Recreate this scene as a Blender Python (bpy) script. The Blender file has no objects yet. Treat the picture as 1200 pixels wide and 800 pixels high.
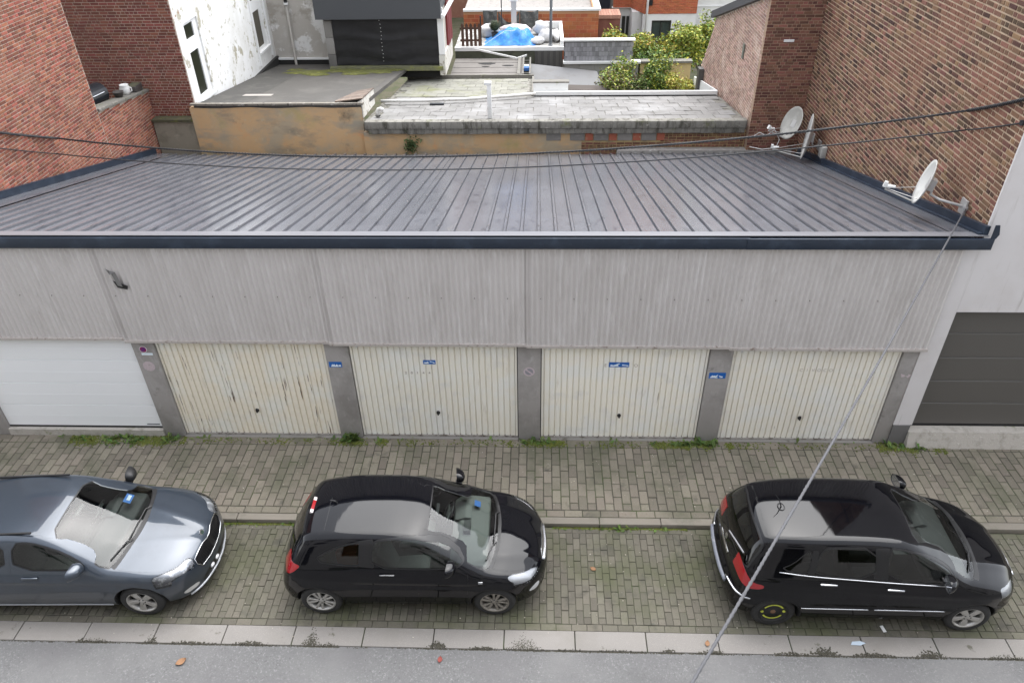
import bpy, bmesh, math, random
import numpy as np
from mathutils import Vector, Matrix

random.seed(7)
RNG = np.random.RandomState(11)
S = bpy.context.scene
COL = S.collection
R = math.radians

# ------------------------------------------------------------ camera
CAM_POS = Vector((0.13, -10.25, 9.667))
cam_data = bpy.data.cameras.new('camera')
cam = bpy.data.objects.new('camera', cam_data)
COL.objects.link(cam)
cam_data.sensor_width = 36.0
cam_data.lens = 26.43
cam_data.clip_end = 2000
_r, _d, _f = Vector((0.99945, 0.0300, -0.0147)), Vector((0.0056, -0.5837, -0.8120)), Vector((-0.0329, 0.8114, -0.5835))
_r.normalize(); _f = (_f - _r * _f.dot(_r)).normalized(); _u = _r.cross(_f)
cam.matrix_world = Matrix(((_r.x, _u.x, -_f.x, CAM_POS.x), (_r.y, _u.y, -_f.y, CAM_POS.y), (_r.z, _u.z, -_f.z, CAM_POS.z), (0, 0, 0, 1)))
S.camera = cam

# ------------------------------------------------------------ sky, sun, exposure (overcast day)
SUN_EL, SUN_AZ = R(66), R(20)        # azimuth measured from +Y towards +X
world = bpy.data.worlds.new('World')
S.world = world
world.use_nodes = True
nt = world.node_tree
nt.nodes.clear()
sky = nt.nodes.new('ShaderNodeTexSky')
sky.sky_type = 'NISHITA'
sky.sun_disc = False
sky.sun_elevation = SUN_EL
sky.sun_rotation = SUN_AZ
sky.air_density = 1.0
sky.dust_density = 1.2
sky.ozone_density = 1.0
hs = nt.nodes.new('ShaderNodeHueSaturation')
hs.inputs['Saturation'].default_value = 0.22
bg = nt.nodes.new('ShaderNodeBackground')
bg.inputs['Strength'].default_value = 0.15
wo = nt.nodes.new('ShaderNodeOutputWorld')
nt.links.new(sky.outputs[0], hs.inputs['Color'])
nt.links.new(hs.outputs[0], bg.inputs['Color'])
nt.links.new(bg.outputs[0], wo.inputs['Surface'])
sun_d = bpy.data.lights.new('sun', 'SUN')
sun_d.energy = 1.0
sun_d.angle = R(64)
sun_d.color = (1.0, 0.985, 0.965)
sun = bpy.data.objects.new('sun', sun_d)
COL.objects.link(sun)
_sd = Vector((math.sin(SUN_AZ) * math.cos(SUN_EL), math.cos(SUN_AZ) * math.cos(SUN_EL), math.sin(SUN_EL)))
sun.rotation_euler = _sd.to_track_quat('Z', 'Y').to_euler()
sun.location = (0, 20, 40)
S.view_settings.view_transform = 'Standard'
S.view_settings.look = 'None'
S.view_settings.gamma = 1.0
S.view_settings.use_curve_mapping = False
S.view_settings.exposure = 2.0

# ------------------------------------------------------------ helpers: objects
def tag(o, label=None, cat=None, group=None, kind=None):
    if label: o['label'] = label
    if cat: o['category'] = cat
    if group: o['group'] = group
    if kind: o['kind'] = kind
    return o

def empty(name, loc=(0, 0, 0), rz=0.0, label=None, cat=None, group=None):
    o = bpy.data.objects.new(name, None)
    COL.objects.link(o)
    o.location = loc
    o.rotation_euler = (0, 0, rz)
    return tag(o, label, cat, group)

def link(name, me, parent=None, loc=(0, 0, 0), rot=None):
    o = bpy.data.objects.new(name, me)
    COL.objects.link(o)
    if parent is not None: o.parent = parent
    o.location = loc
    if rot is not None: o.rotation_euler = rot
    return o

class MB:
    """collects shapes and links them as one mesh object"""
    def __init__(s): s.v = []; s.f = []; s.m = []; s.r = []
    def add(s, v, f, m=0, r=0.0):
        b = len(s.v)
        s.v.extend([tuple(p) for p in v])
        for q in f:
            s.f.append(tuple(b + i for i in q)); s.m.append(m); s.r.append(r)
        return s
    def box(s, x0, x1, y0, y1, z0, z1, m=0, r=0.0, skip=''):
        v = [(x0, y0, z0), (x1, y0, z0), (x1, y1, z0), (x0, y1, z0), (x0, y0, z1), (x1, y0, z1), (x1, y1, z1), (x0, y1, z1)]
        fs = {'b': (0, 3, 2, 1), 't': (4, 5, 6, 7), 'f': (0, 1, 5, 4), 'r': (1, 2, 6, 5), 'k': (2, 3, 7, 6), 'l': (3, 0, 4, 7)}
        return s.add(v, [q for k, q in fs.items() if k not in skip], m, r)
    def obox(s, c, ux, uy, uz, m=0, r=0.0):
        """box by centre and three half-axis vectors"""
        c = Vector(c); ux = Vector(ux); uy = Vector(uy); uz = Vector(uz)
        v = [c + a * ux + b * uy + d * uz for d in (-1, 1) for a, b in ((-1, -1), (1, -1), (1, 1), (-1, 1))]
        return s.add(v, [(0, 3, 2, 1), (4, 5, 6, 7), (0, 1, 5, 4), (1, 2, 6, 5), (2, 3, 7, 6), (3, 0, 4, 7)], m, r)
    def prism(s, poly, axis, a0, a1, m=0):
        """extrude a 2D polygon along axis ('x','y','z')"""
        def p3(p, a): return {'x': (a, p[0], p[1]), 'y': (p[0], a, p[1]), 'z': (p[0], p[1], a)}[axis]
        n = len(poly)
        v = [p3(p, a0) for p in poly] + [p3(p, a1) for p in poly]
        f = [tuple(range(n))[::-1], tuple(range(n, 2 * n))] + [(i, (i + 1) % n, n + (i + 1) % n, n + i) for i in range(n)]
        return s.add(v, f, m)
    def tube(s, pts, rad, n=8, m=0, cap=True):
        pts = [Vector(p) for p in pts]
        rads = rad if isinstance(rad, (list, tuple)) else [rad] * len(pts)
        v = []; f = []
        up = None
        for i, p in enumerate(pts):
            t = (pts[min(i + 1, len(pts) - 1)] - pts[max(i - 1, 0)]).normalized()
            if up is None:
                up = Vector((0, 0, 1)) if abs(t.z) < .9 else Vector((1, 0, 0))
            a = t.cross(up).normalized(); b = a.cross(t).normalized(); up = b
            for k in range(n):
                w = 2 * math.pi * k / n
                v.append(p + rads[i] * (math.cos(w) * a + math.sin(w) * b))
        for i in range(len(pts) - 1):
            for k in range(n):
                f.append((i * n + k, i * n + (k + 1) % n, (i + 1) * n + (k + 1) % n, (i + 1) * n + k))
        if cap:
            f.append(tuple(range(n))[::-1]); f.append(tuple((len(pts) - 1) * n + k for k in range(n)))
        return s.add(v, f, m)
    def lathe(s, prof, org=(0, 0, 0), axis=(0, 0, 1), n=24, m=0, a0=0.0, a1=2 * math.pi):
        """prof: list of (radius, height along axis)"""
        ax = Vector(axis).normalized(); o = Vector(org)
        u = ax.orthogonal().normalized(); w = ax.cross(u)
        full = abs(a1 - a0 - 2 * math.pi) < 1e-6
        nn = n if full else n + 1
        v = []; f = []
        for (r, h) in prof:
            for k in range(nn):
                t = a0 + (a1 - a0) * k / n
                v.append(o + ax * h + r * (math.cos(t) * u + math.sin(t) * w))
        for i in range(len(prof) - 1):
            for k in range(n):
                k2 = (k + 1) % nn
                f.append((i * nn + k, i * nn + k2, (i + 1) * nn + k2, (i + 1) * nn + k))
        return s.add(v, f, m)
    def blob(s, c, rx, ry, rz, n=10, m=0, jitter=0.0, seed=0):
        rr = random.Random(seed)
        v = []; f = []
        rows = max(4, n // 2 + 1)
        for i in range(rows + 1):
            t = math.pi * i / rows
            for k in range(n):
                w = 2 * math.pi * k / n
                j = 1 + jitter * (rr.random() - .5)
                v.append((c[0] + rx * j * math.sin(t) * math.cos(w), c[1] + ry * j * math.sin(t) * math.sin(w), c[2] - rz * j * math.cos(t)))
        for i in range(rows):
            for k in range(n):
                f.append((i * n + k, i * n + (k + 1) % n, (i + 1) * n + (k + 1) % n, (i + 1) * n + k))
        return s.add(v, f, m)
    def mesh(s, name, mats, smooth=False, rnd=False):
        me = bpy.data.meshes.new(name)
        me.from_pydata(s.v, [], s.f)
        if not isinstance(mats, (list, tuple)): mats = [mats]
        for q in mats: me.materials.append(q)
        if len(mats) > 1: me.polygons.foreach_set('material_index', s.m)
        if smooth: me.polygons.foreach_set('use_smooth', [True] * len(me.polygons))
        if rnd:
            at = me.attributes.new('rnd', 'FLOAT', 'FACE')
            at.data.foreach_set('value', s.r)
        me.update()
        return me
    def build(s, name, mats, parent=None, loc=(0, 0, 0), smooth=False, rnd=False, rot=None):
        return link(name, s.mesh(name, mats, smooth, rnd), parent, loc, rot)

def autosmooth(o, ang=35):
    me = o.data
    bm = bmesh.new(); bm.from_mesh(me)
    bmesh.ops.remove_doubles(bm, verts=bm.verts, dist=1e-5)
    for f in bm.faces: f.smooth = True
    for e in bm.edges:
        if len(e.link_faces) == 2 and e.calc_face_angle(0) > R(ang): e.smooth = False
    bm.to_mesh(me); bm.free()
    return o

def bevel(o, w=.01, seg=2, ang=30):
    bm = bmesh.new(); bm.from_mesh(o.data)
    bmesh.ops.remove_doubles(bm, verts=bm.verts, dist=1e-5)
    es = [e for e in bm.edges if len(e.link_faces) == 2 and e.calc_face_angle(0) > R(ang)]
    bmesh.ops.bevel(bm, geom=es, offset=w, segments=seg, affect='EDGES', profile=.5, clamp_overlap=True)
    bm.to_mesh(o.data); bm.free()
    return autosmooth(o, 40)

# ------------------------------------------------------------ helpers: materials
def lin(c):
    return tuple(((x / 255) / 12.92 if x / 255 <= .04045 else ((x / 255 + .055) / 1.055) ** 2.4) for x in c)

def mat(name, col, rough=.8, layers=(), bump=None, metal=0.0, spec=.5, rnd=0.0, rnd_hue=0.0, coat=0.0, grid=None):
    """principled material in world space. layers: (scale, colour, lo, hi[, (sx,sy,sz)[, detail]])
    rnd: per-piece brightness spread (object random plus the 'rnd' face attribute)"""
    m = bpy.data.materials.new(name)
    m.use_nodes = True
    t = m.node_tree
    L = t.links.new
    b = t.nodes['Principled BSDF']
    geo = t.nodes.new('ShaderNodeNewGeometry')
    def noise(scale, st=None, detail=5.0):
        n = t.nodes.new('ShaderNodeTexNoise')
        n.inputs['Scale'].default_value = scale
        n.inputs['Detail'].default_value = detail
        n.inputs['Roughness'].default_value = .62
        if st:
            mp = t.nodes.new('ShaderNodeMapping')
            mp.inputs['Scale'].default_value = st
            L(geo.outputs['Position'], mp.inputs['Vector']); L(mp.outputs[0], n.inputs['Vector'])
        else:
            L(geo.outputs['Position'], n.inputs['Vector'])
        return n
    rgb = t.nodes.new('ShaderNodeRGB'); rgb.outputs[0].default_value = (*col, 1)
    cur = rgb.outputs[0]
    if rnd or rnd_hue:
        oi = t.nodes.new('ShaderNodeObjectInfo')
        at = t.nodes.new('ShaderNodeAttribute'); at.attribute_name = 'rnd'
        ad = t.nodes.new('ShaderNodeMath'); ad.operation = 'ADD'
        L(oi.outputs['Random'], ad.inputs[0]); L(at.outputs['Fac'], ad.inputs[1])
        fr = t.nodes.new('ShaderNodeMath'); fr.operation = 'FRACT'
        L(ad.outputs[0], fr.inputs[0])
        hsv = t.nodes.new('ShaderNodeHueSaturation')
        mr = t.nodes.new('ShaderNodeMapRange')
        mr.inputs['To Min'].default_value = 1 - rnd; mr.inputs['To Max'].default_value = 1 + rnd
        L(fr.outputs[0], mr.inputs['Value']); L(mr.outputs[0], hsv.inputs['Value'])
        if rnd_hue:
            m7 = t.nodes.new('ShaderNodeMath'); m7.operation = 'MULTIPLY'; m7.inputs[1].default_value = 7.31
            L(fr.outputs[0], m7.inputs[0])
            f7 = t.nodes.new('ShaderNodeMath'); f7.operation = 'FRACT'; L(m7.outputs[0], f7.inputs[0])
            m2 = t.nodes.new('ShaderNodeMapRange')
            m2.inputs['To Min'].default_value = .5 - rnd_hue; m2.inputs['To Max'].default_value = .5 + rnd_hue
            L(f7.outputs[0], m2.inputs['Value']); L(m2.outputs[0], hsv.inputs['Hue'])
        L(cur, hsv.inputs['Color'])
        cur = hsv.outputs[0]
    for ly in layers:
        scale, c2, lo, hi = ly[:4]
        n = noise(scale, ly[4] if len(ly) > 4 else None, ly[5] if len(ly) > 5 else 5.0)
        mr = t.nodes.new('ShaderNodeMapRange')
        mr.inputs['From Min'].default_value = lo; mr.inputs['From Max'].default_value = hi
        if len(ly) > 6: mr.inputs['To Max'].default_value = ly[6]
        L(n.outputs['Fac'], mr.inputs['Value'])
        mx = t.nodes.new('ShaderNodeMixRGB')
        mx.inputs['Color2'].default_value = (*c2, 1)
        L(mr.outputs[0], mx.inputs['Fac']); L(cur, mx.inputs['Color1'])
        cur = mx.outputs[0]
    L(cur, b.inputs['Base Color'])
    b.inputs['Roughness'].default_value = rough
    b.inputs['Metallic'].default_value = metal
    b.inputs['Specular IOR Level'].default_value = spec
    if coat:
        b.inputs['Coat Weight'].default_value = coat
        b.inputs['Coat Roughness'].default_value = .03
    if bump:
        n = noise(bump[0], bump[2] if len(bump) > 2 else None, 6.0)
        bp = t.nodes.new('ShaderNodeBump')
        bp.inputs['Strength'].default_value = bump[1]
        bp.inputs['Distance'].default_value = .01
        L(n.outputs['Fac'], bp.inputs['Height']); L(bp.outputs[0], b.inputs['Normal'])
    m['cur'] = 1
    return m

def glass(name, tint=(.8, .87, .84), dens=.85):
    m = bpy.data.materials.new(name)
    m.use_nodes = True
    t = m.node_tree
    t.nodes.clear()
    o = t.nodes.new('ShaderNodeOutputMaterial')
    mx = t.nodes.new('ShaderNodeMixShader')
    fr = t.nodes.new('ShaderNodeFresnel'); fr.inputs['IOR'].default_value = 1.55
    tr = t.nodes.new('ShaderNodeBsdfTransparent'); tr.inputs[0].default_value = (*[c * dens for c in tint], 1)
    gl = t.nodes.new('ShaderNodeBsdfGlossy'); gl.inputs['Roughness'].default_value = 0.0
    gl.inputs['Color'].default_value = (1, 1, 1, 1)
    t.links.new(fr.outputs[0], mx.inputs[0]); t.links.new(tr.outputs[0], mx.inputs[1]); t.links.new(gl.outputs[0], mx.inputs[2])
    t.links.new(mx.outputs[0], o.inputs['Surface'])
    return m

BLACK = mat('black_plastic', (.012, .012, .013), .45)
RUBBER = mat('rubber', (.018, .018, .019), .75, bump=(60, .2))
CHROME = mat('chrome', (.52, .53, .55), .22, metal=1.0)
WHITE_PL = mat('white_plastic', (.72, .72, .70), .4)
DARKSTEEL = mat('dark_steel', (.05, .055, .06), .5, metal=.3)
# ------------------------------------------------------------ ground, road, kerbs, pavers
ASPHALT = mat('asphalt', (.122, .121, .121), .9, layers=[(42, (.22, .217, .217), .54, .70), (28, (.085, .082, .083), .55, .72), (95, (.36, .355, .35), .62, .78), (1.3, (.120, .116, .118), .45, .75), (.45, (.155, .153, .151), .48, .68), (.8, (.10, .099, .098), .58, .72, (.35, 1, 1)), (3.5, (.055, .054, .053), .69, .72)], bump=(60, .9))
PAVER = mat('paver_concrete', (.170, .150, .117), .88, rnd=.20, rnd_hue=.012,
            layers=[(70, (.26, .24, .21), .58, .76), (45, (.085, .08, .065), .58, .76), (1.1, (.100, .098, .066), .50, .70), (3.4, (.085, .078, .062), .60, .74)], bump=(150, .5))
PAVER_G = mat('paver_concrete_mossy', (.112, .103, .080), .9, rnd=.20, rnd_hue=.012,
              layers=[(70, (.18, .17, .15), .58, .76), (45, (.06, .058, .046), .58, .76), (.9, (.076, .079, .044), .47, .66), (2.6, (.056, .053, .043), .56, .72), (1.7, (.045, .042, .036), .64, .74)], bump=(150, .5))
JOINT = mat('joint_sand', (.034, .032, .024), .95, layers=[(2.0, (.036, .055, .014), .48, .62)], bump=(90, .6))
KERB = mat('kerb_concrete', (.205, .192, .178), .85, rnd=.06,
           layers=[(2.4, (.085, .08, .06), .62, .68), (140, (.36, .335, .31), .55, .75), (1.1, (.185, .172, .155), .5, .7)], bump=(120, .3))
EARTH = mat('earth', (.10, .09, .06), .95, layers=[(3, (.06, .07, .03), .4, .6)])

MB().add([(-90, -60, -.06), (90, -60, -.06), (90, 140, -.06), (-90, 140, -.06)], [(0, 1, 2, 3)]).build('ground', EARTH)
tag(bpy.data.objects['ground'], kind='structure')
XL, XR = -14.0, 14.0
rd = MB().box(-60, 60, -9.5, -4.205, -.045, -.012).build('road', ASPHALT); tag(rd, kind='structure')

bx = Vector
def paver_mesh(name, lx, ly, h, m, r=.006):
    """a block with a chamfered top, centred, top at z = 0"""
    mb = MB()
    a, b = lx / 2, ly / 2
    v = [(-a, -b, -h), (a, -b, -h), (a, b, -h), (-a, b, -h), (-a, -b, -r), (a, -b, -r), (a, b, -r), (-a, b, -r),
         (-a + r, -b + r, 0), (a - r, -b + r, 0), (a - r, b - r, 0), (-a + r, b - r, 0)]
    f = [(0, 1, 5, 4), (1, 2, 6, 5), (2, 3, 7, 6), (3, 0, 4, 7), (4, 5, 9, 8), (5, 6, 10, 9), (6, 7, 11, 10), (7, 4, 8, 11), (8, 9, 10, 11)]
    mb.add(v, f)
    return mb.mesh(name, m)

def lay(parent, items, meshes, z, mtl, name, limit=300):
    """items: (kind, x, y). the pieces nearest the camera become parts, the rest one stuff part"""
    def seen(p):
        q = cam_px(p[1], p[2], z)
        return 0 if (-.02 < q[0] < 1.02 and -.02 < q[1] < 1.02) else 1
    items = sorted(items, key=lambda p: (seen(p), (Vector((p[1], p[2], z)) - CAM_POS).length))
    for kd, x, y in items[:limit]:
        o = link(name, meshes[kd], parent, (x, y, z + random.uniform(-.006, .003)))
        o.rotation_euler = (random.uniform(-.022, .022), random.uniform(-.022, .022), random.uniform(-.014, .014))
    mb = MB()
    for kd, x, y in items[limit:]:
        me = meshes[kd]
        zz = z + random.uniform(-.006, .003); a = random.uniform(-.012, .012); tx, ty = random.uniform(-.012, .012), random.uniform(-.012, .012)
        mb.add([(x + v.co.x - a * v.co.y, y + v.co.y + a * v.co.x, zz + v.co.z + tx * v.co.x + ty * v.co.y) for v in me.vertices], [tuple(p.vertices) for p in me.polygons], 0, random.random())
    if items[limit:]:
        o = mb.build(name + '_field', mtl, parent, rnd=True)
        o['kind'] = 'stuff'

from bpy_extras.object_utils import world_to_camera_view
S.render.resolution_x, S.render.resolution_y = 1024, 682
bpy.context.view_layer.update()
def cam_px(x, y, z):
    return world_to_camera_view(S, cam, Vector((x, y, z)))

PZ = .08
op = MB().box(-60, 60, -11.2, -9.5, -.05, .07).build('far_pavement', JOINT); tag(op, kind='structure')
# pavement in front of the garages
pave = MB().box(XL, XR, -1.86, .30, -.05, PZ - .012).build('pavement', JOINT); tag(pave, kind='structure')
W_, L_, G_ = .147, .298, .0
pm = {'s': paver_mesh('paver', .138, .289, .06, PAVER, .009), 'h': paver_mesh('paver_half', .138, .140, .06, PAVER, .009), 'c': paver_mesh('paver_cross', .289, .138, .06, PAVER, .009)}
items = []
nx = int((XR - XL) / W_)
for i in range(nx):
    x = XL + W_ * (i + .5)
    y = -1.70; first = i % 2 == 0
    while y < -.18:
        if first: items.append(('h', x, y + .0745)); y += .149; first = False
        elif y + L_ > -.12: items.append(('h', x, y + .0745)); y += .149
        else: items.append(('s', x, y + .149)); y += L_
for i in range(int((XR - XL) / L_)):
    x = XL + L_ * (i + .5)
    items.append(('c', x, -1.778)); items.append(('c', x + .09, -.075))
lay(pave, items, pm, PZ, PAVER, 'paver')
# kerb of the pavement
k1 = MB().box(XL, XR, -1.99, -1.862, -.05, PZ - .02).build('pavement_kerb', JOINT); tag(k1, kind='structure')
KERB_P = mat('pavement_kerb_concrete', (.195, .175, .145), .88, rnd=.08, layers=[(2.2, (.13, .125, .095), .5, .7), (140, (.29, .27, .24), .58, .76)], bump=(120, .3))
kb = MB().box(-.495, .495, -.07, .07, -.14, 0).build('kerb_stone', KERB_P, k1); bevel(kb, .012)
kb.location = (XL + .5, -1.932, PZ + .006)
for i in range(1, int(XR - XL)):
    link('kerb_stone', kb.data, k1, (XL + .5 + i + .17, -1.932, PZ + .006 + random.uniform(-.003, .003)))
kb.location.x += .17
# parking lane
park = MB().box(XL, XR, -3.90, -2.0, -.05, -.012).build('parking_lane', JOINT); tag(park, kind='structure')
W2 = .1075; L2 = .222
pm2 = {'s': paver_mesh('lane_paver', W2 - .006, L2 - .006, .06, PAVER_G, .005), 'h': paver_mesh('lane_paver_half', W2 - .006, L2 / 2 - .006, .06, PAVER_G, .005), 'c': paver_mesh('lane_paver_cross', L2 * 1.0 - .006, .105, .06, PAVER_G, .005)}
items = []
for i in range(int((XR - XL) / W2)):
    x = XL + W2 * (i + .5)
    y = -3.785; first = i % 2 == 0
    while y < -2.22:
        if first: items.append(('h', x, y + L2 / 4)); y += L2 / 2; first = False
        elif y + L2 > -2.12: items.append(('h', x, y + L2 / 4)); y += L2 / 2
        else: items.append(('s', x, y + L2 / 2)); y += L2
for i in range(int((XR - XL) / L2)):
    x = XL + L2 * (i + .5)
    items.append(('c', x, -3.843)); items.append(('c', x + .07, -2.068))
lay(park, items, pm2, 0, PAVER_G, 'lane_paver')
# flush kerb between lane and road
k2 = MB().box(XL, XR, -4.21, -3.902, -.05, -.016).build('road_kerb', JOINT); tag(k2, kind='structure')
kb = MB().box(-.496, .496, -.15, .15, -.16, 0).build('kerb_stone', KERB, k2); bevel(kb, .008)
kb.location = (XL + .5 - .40, -4.052, .004)
for i in range(1, int(XR - XL) + 1):
    link('kerb_stone', kb.data, k2, (XL + .5 + i * 1.0065 - .40, -4.052, .004 + random.uniform(-.003, .003)))

# weeds and moss along the foot of the garage wall and in the gutter
LEAF = mat('weed_leaf', (.075, .125, .022), .7, rnd=.45, rnd_hue=.03)
MOSS = mat('moss', (.090, .105, .016), .95, rnd=.35, rnd_hue=.02)
def leafbits(mb, pts, size, flat=.5):
    for (x, y, z) in pts:
        s = size * random.uniform(.5, 1.4); a = random.uniform(0, 6.28); up = random.uniform(.1, 1) * flat
        dx, dy = math.cos(a), math.sin(a)
        px, py = -dy * s * .32, dx * s * .32
        mb.add([(x, y, z), (x + dx * s * .5 + px, y + dy * s * .5 + py, z + up * s * .7), (x + dx * s, y + dy * s, z + up * s), (x + dx * s * .5 - px, y + dy * s * .5 - py, z + up * s * .7)], [(0, 1, 2, 3)], 0, random.random())
mb = MB(); ms = MB(); md = MB()
def strip(x0, x1, yc, w, dens, z, sz, bits=mb):
    n = int((x1 - x0) * dens)
    pts = []
    for _ in range(n):
        x = random.uniform(x0, x1)
        if math.sin(x * 4.7) + math.sin(x * 11.3 + 2) + random.gauss(0, .5) < -.5: continue
        pts.append((x, yc + random.gauss(0, w), z))
    leafbits(bits, pts, sz)
    leafbits(bits, pts[::4], sz * 1.8, 1.3)
for (x0, x1, yc, w, d, sz) in [(-8.6, -6.55, -.10, .05, 190, .05), (-8.3, -6.6, -.2, .05, 60, .045), (-3.42, -3.10, -.05, .03, 900, .075), (-3.6, -2.7, -.10, .03, 60, .04), (-.35, .5, -.09, .03, 170, .045), (2.2, 3.6, -.11, .035, 200, .045), (3.0, 3.5, -.06, .03, 200, .05), (6.35, 7.2, -.12, .05, 160, .05), (-9, 8, -.07, .015, 16, .04)]:
    strip(x0, x1, yc, w, d, PZ, sz)
for (x0, x1, d) in [(-5.5, -4.2, 35), (-4.2, -3.4, 60), (.4, 2.4, 50), (1.2, 1.6, 160)]:
    strip(x0, x1, -2.03, .018, d, 0, .035)
o = mb.build('weeds', LEAF, rnd=True); tag(o, kind='stuff')
o['label'] = 'green weeds growing along the foot of the garage wall and in the gutter'
for (x0, x1, yc, w, d) in [(-8.6, -6.4, -.14, .07, 1500), (-3.5, -2.6, -.13, .05, 900), (-.4, .7, -.12, .04, 900), (2.1, 3.7, -.13, .05, 1100), (6.3, 7.5, -.15, .07, 900), (-6.4, 6.3, -.13, .045, 130)]:
    for _ in range(int((x1 - x0) * d)):
        x = random.uniform(x0, x1); y = yc + random.gauss(0, w)
        if math.sin(x * 5.1) + math.sin(x * 13.7 + 1) + random.gauss(0, .7) < -.2: continue
        s = random.uniform(.006, .016)
        ms.add([(x - s, y - s, PZ + .001), (x + s, y - s, PZ + .001), (x + s, y + s, PZ + .001), (x - s, y + s, PZ + .001), (x, y, PZ + s * .9)], [(0, 1, 4), (1, 2, 4), (2, 3, 4), (3, 0, 4)], 0, random.random())
for (x0, x1, d) in [(-5.5, -3.6, 260), (.4, 2.6, 230)]:
    for _ in range(int((x1 - x0) * d)):
        x = random.uniform(x0, x1); y = -2.02 + random.gauss(0, .012); s = random.uniform(.006, .014)
        ms.add([(x - s, y - s, .001), (x + s, y - s, .001), (x + s, y + s, .001), (x - s, y + s, .001), (x, y, s)], [(0, 1, 4), (1, 2, 4), (2, 3, 4), (3, 0, 4)], 0, random.random())
for (xc, hw, up) in [(-5.38, .10, .10), (-3.9, .30, .05), (-2.8, .14, .05), (-3.05, .12, .22), (-1.25, .13, .10), (-.6, .25, .04), (-.02, .22, .20), (.6, .3, .03), (2.0, .15, .05), (2.6, .2, .05), (3.7, .3, .04), (4.15, .2, .12), (4.8, .35, .05), (5.6, .2, .10), (-4.75, .5, .03), (-6.2, .3, .05), (1.3, .4, .03), (6.6, .3, .06)]:
    for _ in range(int(1500 * hw * (.3 + up * 8))):
        u = random.gauss(0, .5); x = xc + u * hw; y = -4.205 + abs(random.gauss(0, .5)) * up * math.exp(-u * u) - .012
        s = random.uniform(.004, .011); z0 = .004 if y > -4.2 else -.012
        md.add([(x - s, y - s, z0), (x + s, y - s, z0), (x + s, y + s, z0), (x - s, y + s, z0), (x, y, z0 + s * .7)], [(0, 1, 4), (1, 2, 4), (2, 3, 4), (3, 0, 4)], 0, random.random())
for _ in range(2600):
    x = random.uniform(-9, 8.6); y = -4.212 + random.gauss(0, .006); s = random.uniform(.003, .008)
    if math.sin(x * 3.3) + math.sin(x * 8.1 + 2) + random.gauss(0, .6) < -.1: continue
    md.add([(x - s, y - s, -.012), (x + s, y - s, -.012), (x + s, y + s, -.012), (x - s, y + s, -.012), (x, y, -.012 + s)], [(0, 1, 4), (1, 2, 4), (2, 3, 4), (3, 0, 4)], 0, random.random())
o = md.build('dry_moss', mat('dry_dark_moss', (.050, .046, .034), .95, rnd=.4), rnd=True); tag(o, 'dark dry moss and grit along the edge of the road kerb', kind='stuff')
gr_ = MB()
for _ in range(700):
    x = random.uniform(-8.5, 8.5); y = random.uniform(-4.1, -.1); s = random.uniform(.003, .010)
    z0 = PZ + .002 if y > -1.85 else .003
    gr_.add([(x - s, y - s, z0), (x + s, y - s * .6, z0), (x + s * .7, y + s, z0), (x - s, y + s, z0), (x, y, z0 + s)], [(0, 1, 4), (1, 2, 4), (2, 3, 4), (3, 0, 4)], 0, random.random())
o = gr_.build('grit', mat('pale_grit', (.34, .31, .26), .9, rnd=.6), rnd=True); tag(o, 'pale grit and crumbs scattered over the paving', kind='stuff')
o = ms.build('moss', MOSS, rnd=True); tag(o, kind='stuff')
o['label'] = 'dark moss in the joints at the foot of the garage wall'

# fallen leaves and litter
LEAF_O = mat('dead_leaf_orange', (.25, .135, .07), .8); LEAF_R = mat('dead_leaf_red', (.22, .05, .04), .8)
PAPER = mat('paper', (.75, .75, .74), .8); PAPER_B = mat('paper_blue', (.38, .45, .52), .8)
def dead_leaf(x, y, z, s, a, m, label, curl=.3):
    mb = MB(); pts = []
    for i in range(7):
        t = i / 6; w = math.sin(math.pi * t) ** .8 * .33
        for k in (-1, 0, 1): pts.append(((t - .5) * s, k * w * s, (.008 + curl * s * (abs(k) * .35 + (t - .5) ** 2))))
    f = [(i * 3 + k, (i + 1) * 3 + k, (i + 1) * 3 + k + 1, i * 3 + k + 1) for i in range(6) for k in (0, 1)]
    mb.add(pts, f)
    o = mb.build('dead_leaf', m, None, (x, y, z), rot=(0, 0, a)); tag(o, label, 'leaf')
dead_leaf(-4.80, -4.49, -.012, .15, .7, LEAF_O, 'large curled orange leaf lying on the asphalt in front of the grey car')
dead_leaf(-1.19, -4.38, -.012, .10, 1.5, LEAF_R, 'small dark red leaf on the asphalt below the black hatchback')
dead_leaf(1.02, -2.83, .002, .10, 2.6, LEAF_O, 'pale orange leaf on the empty paving between the two black cars')
dead_leaf(2.55, -4.07, .006, .10, 1.3, LEAF_O, 'brown leaf lying on the road kerb next to the slanting cable')
mb = MB().box(-.022, .022, -.05, .05, 0, .010); o = mb.build('litter', PAPER, None, (5.09, -3.78, .003), rot=(0, 0, .2)); tag(o, 'white scrap of paper on the paving beside the road kerb under the black car', 'litter')
mb = MB().add([(-.11, -.02, 0), (.02, -.03, .004), (.11, .01, 0), (.03, .035, .012), (-.08, .025, .008)], [(0, 1, 2, 3, 4)]); o = mb.build('litter', PAPER_B, None, (4.66, -4.02, .008)); tag(o, 'flattened pale blue scrap lying on a kerb stone', 'litter')
# ------------------------------------------------------------ shared wall builders
def base_of(o): return (-o.location.x, -o.location.y, -o.location.z)

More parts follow.
